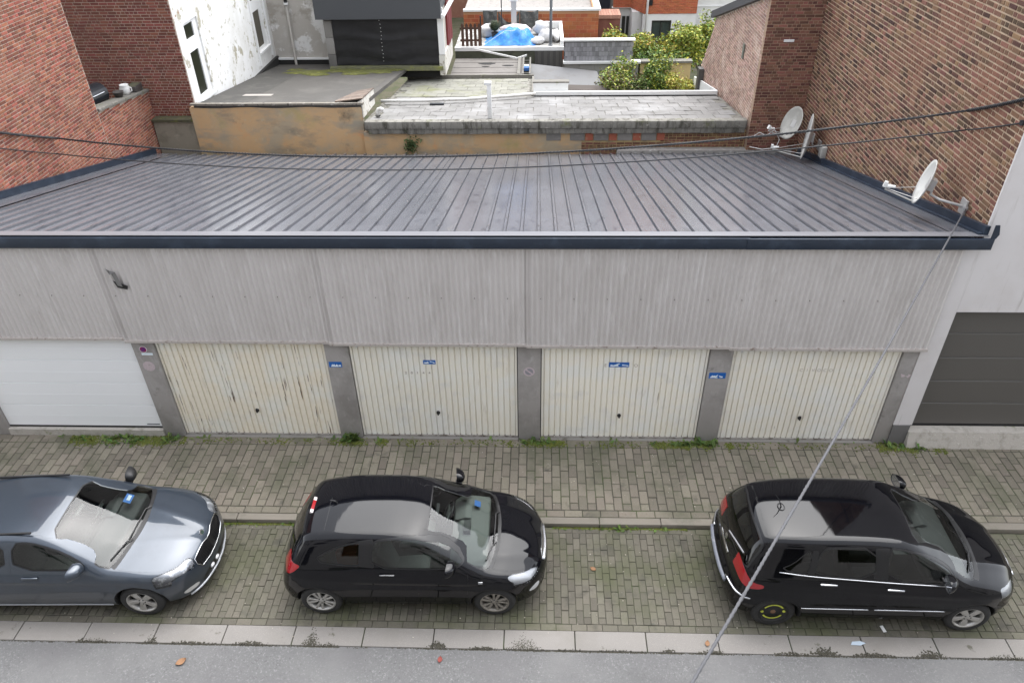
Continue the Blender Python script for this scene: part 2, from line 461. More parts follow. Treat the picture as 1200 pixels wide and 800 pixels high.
def brick_wall(parent, O, U, L, Hh, m_brick, m_mortar, bl=.19, bh=.056, jt=.012, bond='cross', keep=None, thick=.25, name='brick', wall=True, proud=.010, limit=300, wallpoly=None):
    """bricks proud of a mortar wall. O corner on the face, U along it; outward normal is (U.y, -U.x)"""
    O = Vector(O); U = Vector(U).normalized(); N = Vector((U.y, -U.x, 0)); off = Vector(base_of(parent))
    ang = math.atan2(U.y, U.x)
    if wall:
        mb = MB()
        pts = wallpoly or [(0, 0), (L, 0), (L, Hh), (0, Hh)]
        f = [O + U * a + Vector((0, 0, b)) - N * proud for a, b in pts]; k = [p - N * thick for p in f]
        n = len(pts)
        mb.add([p + off for p in f + k], [tuple(range(n)), tuple(range(n, 2 * n))[::-1]] + [(i, n + i, n + (i + 1) % n, (i + 1) % n) for i in range(n)])
        mb.build('wall', m_mortar, parent)
    rr = random.Random(int(abs(O.x * 31 + O.y * 17) * 10) + 3)
    meshes = {}
    def bm_(l):
        key = round(l, 3)
        if key not in meshes:
            a = l / 2; b = bh / 2; c = .005
            v = [(-a, .03, -b), (a, .03, -b), (a, .03, b), (-a, .03, b), (-a, c, -b), (a, c, -b), (a, c, b), (-a, c, b),
                 (-a + c, 0, -b + c), (a - c, 0, -b + c), (a - c, 0, b - c), (-a + c, 0, b - c)]
            f = [(0, 1, 5, 4), (1, 2, 6, 5), (2, 3, 7, 6), (3, 0, 4, 7), (4, 5, 9, 8), (5, 6, 10, 9), (6, 7, 11, 10), (7, 4, 8, 11), (8, 9, 10, 11)]
            me = bpy.data.meshes.new(name); me.from_pydata(v, [], f); me.materials.append(m_brick); meshes[key] = me
        return meshes[key]
    st, hd = bl, (bl - jt) / 2
    items = []
    rows = int(Hh / (bh + jt)); row = 0
    while row < rows:
        v = (row + .5) * (bh + jt)
        if bond == 'cross': seq = [st] if row % 2 == 0 else [hd]
        elif bond == 'stretch': seq = [st]
        else: seq = [st, hd] if row % 2 == 0 else [hd, st]
        u = 0.0
        if bond == 'stretch' and row % 2: u = -(st + jt) / 2
        if bond == 'cross' and row % 4 == 2: u = -(st + jt) / 2
        if bond == 'flemish' and row % 2: u = -(hd + jt) / 2
        k = rr.randrange(2)
        while u < L:
            l = seq[k % len(seq)]; k += 1
            if bond == 'flemish' and rr.random() < .25: l = hd if l == st else st
            a, b = max(u, 0), min(u + l, L - .004)
            if b - a > .018:
                q = (a + b) / 2
                if keep is None or keep(q, v): items.append((b - a, q, v))
            u += l + jt
        row += 1
    def rank(it):
        p = O + U * it[1] + Vector((0, 0, it[2]))
        c = cam_px(*p)
        return (0 if -.01 < c[0] < 1.01 and -.01 < c[1] < 1.01 else 1, (p - CAM_POS).length)
    items.sort(key=rank)
    for l, u, v in items[:limit]:
        p = O + U * u + Vector((0, 0, v)) + N * rr.uniform(-.004, .003) + off
        link(name, bm_(l), parent, p, (rr.uniform(-.02, .02), 0, ang + rr.uniform(-.015, .015)))
    if len(items) > limit:
        V = []; F = []; RR = []
        ca, sa = math.cos(ang), math.sin(ang)
        for l, u, v in items[limit:]:
            me = bm_(l)
            p = O + U * u + Vector((0, 0, v)) + N * rr.uniform(-.004, .003) + off
            tl = rr.uniform(-.02, .02)
            b0 = len(V); rv = rr.random()
            for q in me.vertices:
                x, y, z = q.co
                V.append((p.x + ca * x - sa * y, p.y + sa * x + ca * y, p.z + z + tl * x))
            for q in me.polygons: F.append(tuple(b0 + i for i in q.vertices)); RR.append(rv)
        mb = MB(); mb.v, mb.f, mb.m, mb.r = V, F, [0] * len(F), RR
        o = mb.build(name + '_field', m_brick, parent, rnd=True); o['kind'] = 'stuff'

def text_mesh(body, size, m, extrude=.001):
    cu = bpy.data.curves.new('lettering', 'FONT')
    cu.body = body; cu.size = size; cu.align_x = 'CENTER'; cu.align_y = 'CENTER'; cu.extrude = extrude
    o = bpy.data.objects.new('lettering', cu)
    COL.objects.link(o)
    bpy.context.view_layer.update()
    me = bpy.data.meshes.new_from_object(o.evaluated_get(bpy.context.evaluated_depsgraph_get()))
    bpy.data.objects.remove(o)
    me.materials.clear(); me.materials.append(m)
    return me

# ------------------------------------------------------------ the garage row
ROOFM = mat('coated_roof_sheet', (.122, .125, .138), .22, layers=[(1.2, (.140, .143, .158), .5, .7), (7, (.064, .067, .080), .55, .72, (1, .22, 1)), (16, (.13, .13, .13), .66, .76, (1, .3, 1)), (2.2, (.16, .16, .16), .66, .70, (1, .5, 1), 8.0, .5)], bump=(40, .05), spec=.8)
FASCIA = mat('fascia_metal', (.017, .026, .043), .4, layers=[(3, (.035, .05, .075), .5, .7)])
CLAD = mat('corrugated_cladding', (.545, .515, .497), .62, rnd=.025,
           layers=[(1.5, (.485, .455, .435), .48, .7, (1.6, 1, .5)), (5, (.61, .585, .57), .55, .72, (2.2, 1, .28)), (11, (.36, .32, .29), .64, .78, (2.6, 1, .16), 4.0, .8)])
CLADED = mat('cladding_edge', (.44, .40, .375), .8, layers=[(14, (.20, .16, .13), .56, .70)])
CREAM = mat('cream_door_paint', (.86, .82, .72), .5, rnd=.04,
            layers=[(1.6, (.83, .82, .77), .45, .65), (8, (.66, .60, .50), .63, .78, (1.2, 1, .2)), (2.4, (.74, .72, .67), .56, .72), (13, (.115, .055, .025), .71, .76, (1.6, 1, .09), 3.0)])
CREAM_R = mat('cream_door_paint_rusty', (.82, .755, .63), .5,
            layers=[(1.6, (.80, .78, .71), .45, .65), (8, (.58, .50, .38), .60, .76, (1.2, 1, .2)), (13, (.10, .045, .02), .650, .69, (1.9, 1, .10), 3.0)])
DOORIN = mat('dark_reveal', (.02, .019, .018), .9)
WHITED = mat('white_door_paint', (.87, .88, .89), .35)
CONC = mat('pillar_concrete', (.33, .31, .295), .8, layers=[(1.7, (.25, .235, .22), .45, .65), (9, (.39, .37, .355), .55, .75, (1, 1, .5)), (3.1, (.15, .14, .125), .62, .76)], bump=(60, .25))
RENDER = mat('pale_render', (.64, .615, .61), .85, layers=[(1.1, (.60, .57, .56), .45, .65), (4, (.47, .44, .42), .58, .74, (2.4, 2, .22)), (2.6, (.40, .385, .36), .66, .76)], bump=(150, .15))
PLINTH = mat('plinth_grey', (.14, .135, .132), .85, bump=(80, .2))
STEPC = mat('rough_concrete', (.42, .39, .35), .9, layers=[(7, (.30, .28, .24), .5, .7), (3, (.16, .18, .07), .60, .72), (30, (.62, .60, .57), .62, .75)], bump=(30, .8))
HOUSEWALL = mat('plain_wall', (.30, .27, .25), .9)
SCREW = mat('screw_heads', (.13, .11, .10), .6)

GX0, GX1 = -10.1, 6.80
G = empty('garage_row', (-1.65, 0, PZ), 0, 'long low row of five garages with a dark ribbed metal roof and grey corrugated front', 'garage row')
gb = base_of(G)
def zr(y): return 4.278 - .2482 * y      # roof plane
# body behind the doors
mb = MB()
mb.box(GX0 + .02, GX1 - .3, .14, .34, 2.05, 4.10)
mb.box(GX0 + .02, GX1 - .3, 5.9, 6.0, 0, 2.5)
mb.build('wall', HOUSEWALL, G, gb)
# pillars
PIL = [(-10.05, -9.80), (-6.835, -6.455), (-3.50, -3.095), (-.195, .20), (3.06, 3.44), (6.255, 6.505)]
for a, b in PIL:
    o = MB().box(a, b, 0, .32, 0.0, 2.42).build('pillar', CONC, G, gb); bevel(o, .006)
# scar lines on the second pillar and the inside darkness
for a, b in zip([p[1] for p in PIL[:-1]], [p[0] for p in PIL[1:]]):
    MB().box(a - .01, b + .01, .125, .135, 0.0, 2.4).build('reveal', DOORIN, G, gb)
# corrugated cladding
def corr(x0, x1, z0, z1, y, pitch=.0885, amp=.013, seg=8, dent=0):
    mb = MB(); n = int((x1 - x0) / pitch * seg)
    rows = 6
    V = []; F = []
    for j in range(rows + 1):
        z = z0 + (z1 - z0) * j / rows
        for i in range(n + 1):
            x = x0 + (x1 - x0) * i / n
            w = .5 + .5 * math.cos(2 * math.pi * (x - x0) / pitch)
            yy = y - 2 * amp * (w ** 1.5 - .5) - .004 * math.sin(x * 2.1 + z * 1.3) * math.sin(z * 2.2)
            V.append((x, yy, z))
    for j in range(rows):
        for i in range(n):
            F.append((j * (n + 1) + i, j * (n + 1) + i + 1, (j + 1) * (n + 1) + i + 1, (j + 1) * (n + 1) + i))
    mb.add(V, F)
    return mb
BAY = [(-10.1, -6.86, 2.345), (-6.86, -3.36, 2.30), (-3.36, -.04, 2.265), (-.04, 3.33, 2.24), (3.33, 6.56, 2.213)]
for k, (a, b, z0) in enumerate(BAY):
    nsh = 1
    for q in range(nsh):
        xa = a + (b - a) * q / nsh; xb = a + (b - a) * (q + 1) / nsh + (.03 if k < 4 else 0)
        o = corr(xa, xb, z0 + .02, 4.155, -.075 - .004 * (k % 2)).build('cladding_sheet', CLAD, G, gb, smooth=True)
    o = MB().box(a, b, -.10, -.02, z0 - .012, z0 + .035).build('drip_edge', CLADED, G, gb)
    o = MB().box(a, b, -.02, .12, z0 - .06, z0 - .006).build('lintel_edge', CONC, G, gb)
mb = MB()
x = -9.9
while x < 6.5:
    mb.lathe([(0, -.014), (.008, -.012), (.009, 0)], (x, -.090, 3.205 - .004 * x), (0, 1, 0), 6)
    x += .531
o = mb.build('screws', SCREW, G, gb); o['kind'] = 'stuff'
# the torn flap in the cladding
mb = MB().add([(-6.66, -.112, 3.53), (-6.62, -.112, 3.40), (-6.47, -.112, 3.36), (-6.44, -.112, 3.43)], [(0, 1, 2, 3)])
mb.build('hole', DOORIN, G, gb)
mb = MB().add([(-6.66, -.10, 3.70), (-6.58, -.10, 3.68), (-6.50, -.16, 3.44), (-6.585, -.15, 3.46), (-6.70, -.13, 3.76), (-6.65, -.15, 3.66)], [(0, 1, 2, 3), (0, 4, 5, 1)])
mb.build('torn_flap', mat('torn_metal', (.16, .155, .15), .5, metal=.3), G, gb)
# roof sheets with narrow ribs
PITCH = .268; SLEN = 8.62 / math.cos(math.atan(.2482)); tilt = -math.atan(.2482)
def sheet(nr):
    pr = []
    for i in range(nr):
        x0 = i * PITCH
        pr += [(x0, 0), (x0 + .090, 0), (x0 + .092, -.014), (x0 + .101, -.014), (x0 + .104, .036), (x0 + .142, .036), (x0 + .145, -.014), (x0 + .154, -.014), (x0 + .156, 0)]
    pr.append((nr * PITCH + .02, 0))
    V = []; F = []
    m = len(pr); ns = 3
    for j in range(ns + 1):
        for (px, pz) in pr: V.append((px, SLEN * j / ns, pz))
    for j in range(ns):
        for i in range(m - 1): F.append((j * m + i, j * m + i + 1, (j + 1) * m + i + 1, (j + 1) * m + i))
    return MB().add(V, F)
shm = sheet(4).mesh('roof_sheet', ROOFM)
x = -9.62
while x < 6.25:
    link('roof_sheet', shm, G, (x + gb[0], .02 + gb[1], zr(.02) + .002 * (int(x * 7) % 2) + gb[2]), (tilt + random.uniform(-.0006, .0006), 0, 0))
    x += 4 * PITCH
def slopebox(x0, x1, y0, y1, dz0, dz1, name, m):
    mb = MB()
    v = [(x0, y0, zr(y0) + dz0), (x1, y0, zr(y0) + dz0), (x1, y1, zr(y1) + dz0), (x0, y1, zr(y1) + dz0), (x0, y0, zr(y0) + dz1), (x1, y0, zr(y0) + dz1), (x1, y1, zr(y1) + dz1), (x0, y1, zr(y1) + dz1)]
    mb.add(v, [(0, 3, 2, 1), (4, 5, 6, 7), (0, 1, 5, 4), (1, 2, 6, 5), (2, 3, 7, 6), (3, 0, 4, 7)])
    return mb.build(name, m, G, gb)
slopebox(-10.09, -9.60, .03, 8.66, .036, .044, 'side_flashing', ROOFM)
slopebox(6.36, 6.79, .03, 8.30, .036, .044, 'side_flashing', ROOFM)
slopebox(-10.09, -10.02, .03, 8.66, .046, .19, 'upstand_flashing', FASCIA)
slopebox(6.72, 6.79, -.10, 8.30, .046, .19, 'upstand_flashing', FASCIA)
slopebox(6.66, 6.718, -.08, 8.30, .0455, .075, 'upstand_step', FASCIA)
slopebox(-10.09, 6.79, -.148, .10, .037, .048, 'ridge_cap', mat('ridge_cap_metal', (.16, .16, .172), .38))
slopebox(-10.0, 6.7, .05, 8.5, -.30, -.06, 'roof_deck', DOORIN)
mb = MB()
for i in range(60):
    xx = -9.62 + PITCH * i + .127
    if xx > 6.3: break
    for yy in np.arange(.5 + (i % 3) * .6, 8.4, 1.9):
        mb.lathe([(0, .016), (.010, .013), (.012, 0)], (xx + random.uniform(-.01, .01), yy, zr(yy) + .036), (0, 0, 1), 5)
o = mb.build('roof_screws', SCREW, G, gb); o['kind'] = 'stuff'
o = MB().box(-10.1, 3.30, -.185, -.15, 4.152, 4.335).build('fascia', FASCIA, G, gb); bevel(o, .004)
o = MB().box(3.26, 6.86, -.192, -.150, 4.150, 4.329).build('fascia', FASCIA, G, gb); bevel(o, .004)
MB().box(-10.1, 6.6, -.16, -.08, 4.135, 4.149).build('soffit_strip', mat('soffit_strip', (.30, .29, .28), .6), G, gb)
mb = MB().prism([(6.80, 4.33), (6.87, 4.33), (6.90, 4.40), (6.86, 4.55), (6.80, 4.55)], 'y', -.185, -.17); mb.build('end_cap', FASCIA, G, gb)

# up-and-over doors of vertical ribs
def ribbed_door(a, b, z0, z1, paint, handle_x, handle_z):
    D = empty('garage_door', (0, 0, 0)); D.parent = G; D.location = ((a + b) / 2 + gb[0], gb[1], z0 + gb[2])
    cx = (a + b) / 2; db = (-cx, 0, -z0)
    n = 27; fx0, fx1 = a + .045, b - .045; p = (fx1 - fx0) / n
    pr = []
    for i in range(n):
        x0 = fx0 + i * p
        pr += [(x0, .074), (x0 + p * .09, .074), (x0 + p * .18, .048), (x0 + p * .91, .048)]
    pr.append((fx1, .074))
    V = []; F = []; m = len(pr)
    zz = [z0 + .035, z0 + .045, (z0 + z1) / 2, z1 - .03]
    for z in zz:
        for (x, y) in pr: V.append((x, y + .004 * math.sin(x * 3 + z * 2), z))
    for j in range(3):
        for i in range(m - 1): F.append((j * m + i, j * m + i + 1, (j + 1) * m + i + 1, (j + 1) * m + i))
    MB().add(V, F).build('door_leaf', paint, D, db)
    mb = MB().box(a + .008, a + .043, .045, .09, z0 + .03, z1 - .03).box(b - .043, b - .008, .045, .09, z0 + .03, z1 - .03).box(a + .008, b - .008, .043, .09, z1 - .028, z1)
    mb.build('door_frame', paint, D, db)
    MB().box(a + .008, b - .008, .038, .09, z0, z0 + .030).build('bottom_rail', mat('rail_metal', (.33, .31, .28), .6, layers=[(9, (.12, .10, .08), .5, .65)]), D, db)
    mb = MB().lathe([(0, -.03), (.028, -.03), (.034, -.012), (.034, .0)], (handle_x, .045, handle_z), (0, 1, 0), 14)
    mb.box(handle_x - .011, handle_x + .011, -.005, .015, handle_z - .03, handle_z + .062)
    mb.build('handle', BLACK, D, db)
    mb = MB().box(a + .12, a + .155, .040, .0475, z1 - .09, z1 - .05); mb.build('bracket', WHITE_PL, D, db)
    return D
DOORS = [(-6.447, -3.507, .09, 2.235, CREAM_R, -4.97, .69), (-3.087, -.203, .09, 2.205, CREAM, -1.65, .67), (.208, 3.052, .087, 2.178, CREAM, 1.62, .64), (3.448, 6.247, .087, 2.148, CREAM, 4.84, .62)]
DO = [ribbed_door(*d) for d in DOORS]
# sill strip under the doors
for a, b in [(-6.45, -3.5), (-3.09, -.2), (.2, 3.06), (3.44, 6.25)]:
    MB().box(a, b, -.028, .05, PZ - .03, PZ + .006).build('threshold', KERB, G, gb)
# the white sectional door
D0 = empty('garage_door'); D0.parent = G; D0.location = (-8.3 + gb[0], gb[1], .25 + gb[2]); D0['label'] = 'white smooth sectional door'
db = (8.3, 0, -.25)
zt = [.262, .77, 1.285, 1.80, 2.31]
for z0, z1 in zip(zt[:-1], zt[1:]):
    zm = (z0 + z1) / 2
    poly = [(.075, z0), (.054, z0 + .006), (.052, zm - .005), (.0545, zm), (.052, zm + .005), (.053, z1 - .008), (.075, z1 - .004), (.10, z1 - .004), (.10, z0)]
    MB().prism([(y, z) for y, z in poly], 'x', -9.79, -6.845).build('door_panel', WHITED, D0, db)
MB().box(-9.79, -6.845, .05, .11, .225, .258).build('bottom_seal', BLACK, D0, db)
MB().box(-7.14, -6.90, .049, .056, .30, .325).build('name_plate', mat('plate_grey', (.16, .17, .18), .5), D0, db)
MB().box(-9.8, -6.84, -.02, .30, PZ - .03, .222).build('threshold', STEPC, G, gb)

# ------------------------------------------------------------ signs and lettering
BLUE = mat('sign_blue', (.010, .115, .42), .45)
SIGNW = mat('sign_white', (.72, .80, .86), .5)
FADED = mat('faded_pink', (.50, .42, .44), .7, layers=[(30, (.38, .33, .33), .5, .7)])
def poly_plate(polys, y, m, parent, name, off):
    mb = MB()
    for p in polys: mb.prism(p, 'y', y - .0015, y)
    return mb.build(name, m, parent, off)
def blue_sign(x, z, w, h, y, shapes, label, slant=0):
    s = empty('sign', (x, y, z)); tag(s, label, 'sign')
    o = MB().box(-w / 2, w / 2, -.004, 0, -h / 2, h / 2).build('plate', BLUE, s)
    if shapes: poly_plate([[((px - .5) * w, (pz - .5) * h) for px, pz in p] for p in shapes], -.005, SIGNW, s, 'lettering', (0, 0, 0))
scr1 = [[(.14, .12), (.26, .62), (.34, .45), (.40, .66), (.48, .30), (.60, .62), (.70, .30), (.72, .12)], [(.74, .16), (.74, .46), (.92, .46), (.92, .16)]]
scr2 = [[(.10, .22), (.10, .55), (.24, .48), (.40, .72), (.46, .30), (.40, .18)], [(.52, .55), (.56, .80), (.92, .45), (.95, .22), (.84, .28), (.76, .48)]]
scr3 = [[(.06, .18), (.08, .55), (.22, .42), (.48, .80), (.55, .80), (.44, .48), (.48, .20)], [(.66, .58), (.96, .40), (.97, .18), (.84, .32), (.64, .36)]]
scr4 = [[(.06, .14), (.20, .58), (.28, .46), (.33, .55), (.40, .44), (.54, .72), (.48, .34), (.30, .14)], [(.34, .10), (.36, .26), (.54, .22), (.52, .10)], [(.60, .50), (.84, .34), (.82, .18), (.62, .14), (.74, .26), (.60, .36)]]
blue_sign(-3.355, 1.785, .225, .115, 0, scr1, 'small blue sign with white lettering on the pillar right of the rusty door')
blue_sign(-1.725, 1.815, .215, .085, .046, scr2, 'smallest blue sticker, on the second cream door above its painted numbers')
blue_sign(1.545, 1.785, .345, .100, .046, scr3, 'widest blue sticker, on the third cream door')
blue_sign(3.235, 1.60, .285, .125, 0, scr4, 'blue sign on the pillar between the third and fourth cream doors')
RED = mat('sign_red', (.30, .015, .08), .5); NPB = mat('sign_navy', (.05, .03, .22), .5)
s = empty('sign', (-6.655, -.001, 2.085)); tag(s, 'round red and blue no parking sign with a white plate on the first pillar', 'sign')
o = MB().lathe([(0, 0), (.066, 0), (.066, .003), (0, .003)], (0, 0, 0), (0, -1, 0), 24).build('rim', SIGNW, s)
o = MB().lathe([(0, .003), (.058, .003), (.058, .005), (0, .005)], (0, 0, 0), (0, -1, 0), 24).build('ring', RED, s)
o = MB().lathe([(0, .005), (.040, .005), (.040, .007), (0, .007)], (0, 0, 0), (0, -1, 0), 24).build('disc', NPB, s)
o = MB().obox((0, -.0085, 0), (.038, 0, -.038), (0, .001, 0), (.006, 0, .006)).build('slash', RED, s)
o = MB().box(-.055, .14, -.004, 0, -.122, -.076).build('plate', SIGNW, s)
s = empty('sign', (-6.66, -.001, 1.72)); tag(s, 'larger faded pink disc left by an old sign below the red and blue one', 'sign')
o = MB().lathe([(0, 0), (.105, 0), (.105, .002), (0, .002)], (0, 0, 0), (0, -1, 0), 28).build('disc', FADED, s)
o = MB().box(-.0, .035, -.0035, -.002, .02, .04).build('remnant', CONC, s)
s = empty('sign', (.0, -.001, 1.655)); tag(s, 'faded no parking disc with a pale ring on the middle pillar', 'sign')
o = MB().lathe([(0, 0), (.098, 0), (.098, .002), (0, .002)], (0, 0, 0), (0, -1, 0), 28).build('ring', FADED, s)
o = MB().lathe([(0, .002), (.070, .002), (.070, .003), (0, .003)], (0, 0, 0), (0, -1, 0), 28).build('disc', mat('faded_grey', (.25, .24, .27), .7), s)
o = MB().obox((0, -.004, 0), (.055, 0, -.05), (0, .001, 0), (.009, 0, .011)).build('slash', FADED, s)
s = empty('sign', (6.39, -.001, 1.64)); tag(s, 'torn pale remains of a sign on the last pillar beside the pale rendered wall', 'sign')
poly_plate([[(-.07, .03), (-.04, -.05), (.02, -.03), (.0, .0)], [(.01, -.01), (.07, -.06), (.11, .0), (.06, .02), (.05, -.02)]], 0, FADED, s, 'scraps', (0, 0, 0))
for x, z in ((-6.67, 1.37), (-6.56, 1.36)):
    pass
def chars(body, xs, z, size, y, m, parent, dz=0):
    for ch, x in zip(body, xs):
        o = link('lettering', text_mesh(ch, size, m), parent, (x - parent.location.x - G.location.x, y - parent.location.y - G.location.y, z - parent.location.z - G.location.z), (R(90), 0, 0))
INK = mat('faded_ink', (.20, .15, .12), .8); INK2 = mat('very_faded_ink', (.42, .37, .31), .8); INKW = mat('white_ink', (.80, .78, .74), .7)
p2 = (2.884 - .09) / 27
chars('20144', [-3.042 + p2 * (i + .57) for i in (8, 9, 10, 11, 12)], 1.575, .072, .0465, INK, DO[1])
chars('CIVOCO', [3.493 + (2.799 - .09) / 27 * (i + .57) for i in (11, 12, 13, 14, 15, 16)], 1.69, .085, .0465, INK2, DO[3])
chars('EO', [1.545 - .23, 1.545 + .29], 1.765, .09, .0465, INK2, DO[2])

# ------------------------------------------------------------ neighbour on the right: rendered front with a dark sectional door
NB = empty('brick_house', (9.5, 4, 0), 0, 'tall brown brick house with pale rendered front, right of the garages', 'house')
nb = base_of(NB)
BRICK_R = mat('weathered_brick', (.145, .074, .046), .9, rnd=.70, rnd_hue=.028, layers=[(2.2, (.40, .30, .20), .60, .78), (.55, (.20, .090, .058), .54, .70), (40, (.42, .32, .22), .62, .8)], bump=(60, .5))
MORT_R = mat('sandy_mortar', (.50, .385, .275), .95, layers=[(3, (.38, .27, .185), .45, .65), (20, (.36, .27, .18), .5, .7)], bump=(80, .5))
RYB = 8.69
brick_wall(NB, (6.80, RYB, 1.5), (0, -1, 0), RYB - .02, 6.45, BRICK_R, MORT_R, bl=.20, bh=.060, jt=.021, bond='flemish', thick=.03,
           keep=lambda u, v: True)
MB().box(6.805, 6.83, .0, RYB, 7.96, 8.05).build('upper_wall', HOUSEWALL, NB, nb)
mb = MB()
mb.box(6.835, 14, .02, 8.6, 3.4, 8.04).box(6.835, 7.14, .31, 8.6, 0, 3.39)
mb.build('body', HOUSEWALL, NB, nb)
mb = MB().box(6.505, 6.832, -.012, .3, .52, 4.15).box(6.834, 14, -.0125, .018, 2.93, 8.06).box(6.803,6.833,-.0122,.018,4.151,8.06).box(13.0, 14, -.012, .3, .4, 2.93)
mb.build('rendered_front', RENDER, NB, nb)
MB().box(9.6, 9.75, .10, .125, .75, .80).build('door_handle', BLACK, NB, nb)
MB().box(6.836, 6.86, .06, .14, .43, 2.92).box(6.86, 12.98, .06, .14, 2.895, 2.925).build('door_seal', BLACK, NB, nb)
MB().box(6.505, 6.80, -.03, .3, 0.02, .518).build('plinth', PLINTH, NB, nb)
DK = mat('dark_door_paint', (.105, .098, .090), .45)
D5 = empty('garage_door'); D5.parent = NB; D5.location = (9.9 + nb[0], nb[1], .42 + nb[2]); D5['label'] = 'dark grey sectional garage door'
zt = [.435, .93, 1.43, 1.93, 2.43, 2.925]
for z0, z1 in zip(zt[:-1], zt[1:]):
    poly = [(.135, z0), (.122, z0 + .01), (.122, z1 - .016), (.135, z1 - .006), (.17, z1 - .006), (.17, z0)]
    MB().prism(poly, 'x', 6.84, 12.99).build('door_panel', DK, D5, (-9.9, 0, -.42))
MB().box(6.805, 12.99, .11, .18, .405, .430).build('bottom_seal', BLACK, D5, (-9.9, 0, -.42))
o = MB().add([(6.80, -.16, .04), (14, -.16, .04), (14, .3, .04), (6.80, .3, .04), (6.80, -.06, .39), (14, -.06, .39), (14, .3, .40), (6.80, .3, .40)], [(0, 1, 5, 4), (1, 2, 6, 5), (4, 5, 6, 7), (3, 0, 4, 7)]).build('door_step', STEPC, NB, nb)
# ------------------------------------------------------------ red brick house and low wall on the left
BRICK_L = mat('red_brick', (.235, .078, .048), .88, rnd=.44, rnd_hue=.012, layers=[(1.2, (.29, .135, .085), .52, .72), (50, (.36, .20, .14), .62, .8)], bump=(60, .4))
BRICK_LD = mat('dark_red_brick', (.180, .058, .040), .88, rnd=.34, rnd_hue=.012, layers=[(1.5, (.15, .045, .035), .5, .7), (50, (.30, .16, .12), .64, .82)], bump=(60, .4))
MORT_L = mat('pale_mortar', (.42, .345, .285), .95, layers=[(6, (.34, .26, .20), .5, .7)], bump=(80, .4))
COPE = mat('coping_stone', (.17, .16, .14), .85, layers=[(8, (.27, .25, .22), .55, .7), (5, (.10, .11, .05), .58, .7)], bump=(60, .3))
LH = empty('brick_house', (-12.2, 3, 0), 0, 'red brick house with a blank side wall, left of the garages', 'house')
lb = base_of(LH)
brick_wall(LH, (-10.1, .02, 1.6), (0, 1, 0), 6.75, 7.2, BRICK_L, MORT_L, bl=.19, bh=.053, jt=.014, bond='cross', thick=.3)
mb = MB().box(-14.5, -10.41, 0, 6.75, 0, 9).box(-10.4, -10.115, 0, 6.75, 8.82, 9)
mb.build('body', HOUSEWALL, LH, lb)
LW = empty('garden_wall', (-10.25, 8.0, 1.6), 0, 'low red brick wall with grey coping stones, meeting the left end of the metal roof', 'wall')
wb = base_of(LW)
cz = lambda y: 3.97 - .125 * (y - 6.77)
brick_wall(LW, (-10.1, 6.775, 1.6), (0, 1, 0), 2.50, 2.4, BRICK_L, MORT_L, bl=.19, bh=.053, jt=.014, bond='cross', thick=.24,
           keep=lambda u, v: v + 1.6 < cz(6.775 + u) - .06, wallpoly=[(0, 0), (2.5, 0), (2.5, cz(9.275) - 1.6 - .035), (0, cz(6.775) - 1.6 - .035)])
for i in range(4):
    y0 = 6.775 + i * .63; y1 = y0 + .622
    V = [(x, y, cz(y) + dz) for dz in (-.032, .035) for x, y in ((-10.40, y0), (-10.06, y0), (-10.06, y1), (-10.40, y1))]
    o = MB().add(V, [(0, 3, 2, 1), (4, 5, 6, 7), (0, 1, 5, 4), (1, 2, 6, 5), (2, 3, 7, 6), (3, 0, 4, 7)]).build('coping_stone', COPE, LW, wb); bevel(o, .008)
# yard behind the low wall
YD = MB().box(-14.5, -10.36, 6.76, 9.28, 3.10, 3.18).build('terrace_floor', mat('yard_tiles', (.16, .15, .14), .9)); tag(YD, kind='structure')
# barbecue
DKM = mat('enamel_black', (.018, .021, .026), .32)
B = empty('barbecue', (-10.80, 7.72, 3.34), R(78), 'black barrel barbecue standing behind the low brick wall', 'barbecue')
pr = [(.0, -.30), (.20, -.30), (.235, -.27), (.235, .27), (.20, .30), (0, .30)]
def half_barrel(up):
    mb = MB(); V = []; F = []
    n = 10; L_ = .42
    prof = [(math.cos(math.pi * i / n) * .26, math.sin(math.pi * i / n) * .25 * up) for i in range(n + 1)]
    for x in (-L_, L_):
        for (y, z) in prof: V.append((x, y, .62 + z))
    m = n + 1
    F = [(i, i + 1, m + i + 1, m + i) for i in range(n)] + [tuple(range(m)), tuple(range(m, 2 * m))]
    return mb.add(V, F)
half_barrel(1).build('lid', DKM, B, smooth=False); half_barrel(-1).build('bowl', DKM, B)
MB().tube([(-.2, -.285, .72), (-.2, -.33, .72), (.2, -.33, .72), (.2, -.285, .72)], .014).build('handle', CHROME, B)
for sx in (-1, 1):
    for sy in (-1, 1): MB().tube([(sx * .38, sy * .2, .5), (sx * .40, sy * .24, 0)], .016).build('leg', DKM, B)
MB().box(-.62, -.44, -.22, .22, .60, .625).build('side_shelf', DKM, B)
# pots on the coping
CERW = mat('white_ceramic', (.74, .73, .71), .35); CERD = mat('dark_pot', (.055, .048, .045), .6)
P = empty('plant_pot', (-10.27, 8.52, cz(8.52) + .03), 0, 'white round pot standing on the low brick wall', 'pot')
MB().lathe([(.0, 0), (.07, 0), (.115, .08), (.125, .17), (.10, .23), (.112, .25), (.09, .255), (.08, .20), (0, .2)], n=20).build('vessel', CERW, P, smooth=True)
MB().tube([(.10, 0, .2), (.17, 0, .17), (.165, 0, .09), (.11, 0, .07)], .014, 6).build('handle', CERW, P)
P = empty('plant_pot', (-10.28, 8.17, cz(8.17) + .03), 0, 'low dark pot between the barbecue and the white pot', 'pot')
MB().lathe([(0, 0), (.085, 0), (.125, .13), (.135, .14), (.115, .14), (.08, .09), (0, .09)], n=18).build('vessel', CERD, P, smooth=True)
P = empty('plant_pot', (-10.26, 8.95, cz(8.95) + .03), 0, 'dark square trough at the far end of the low brick wall', 'pot')
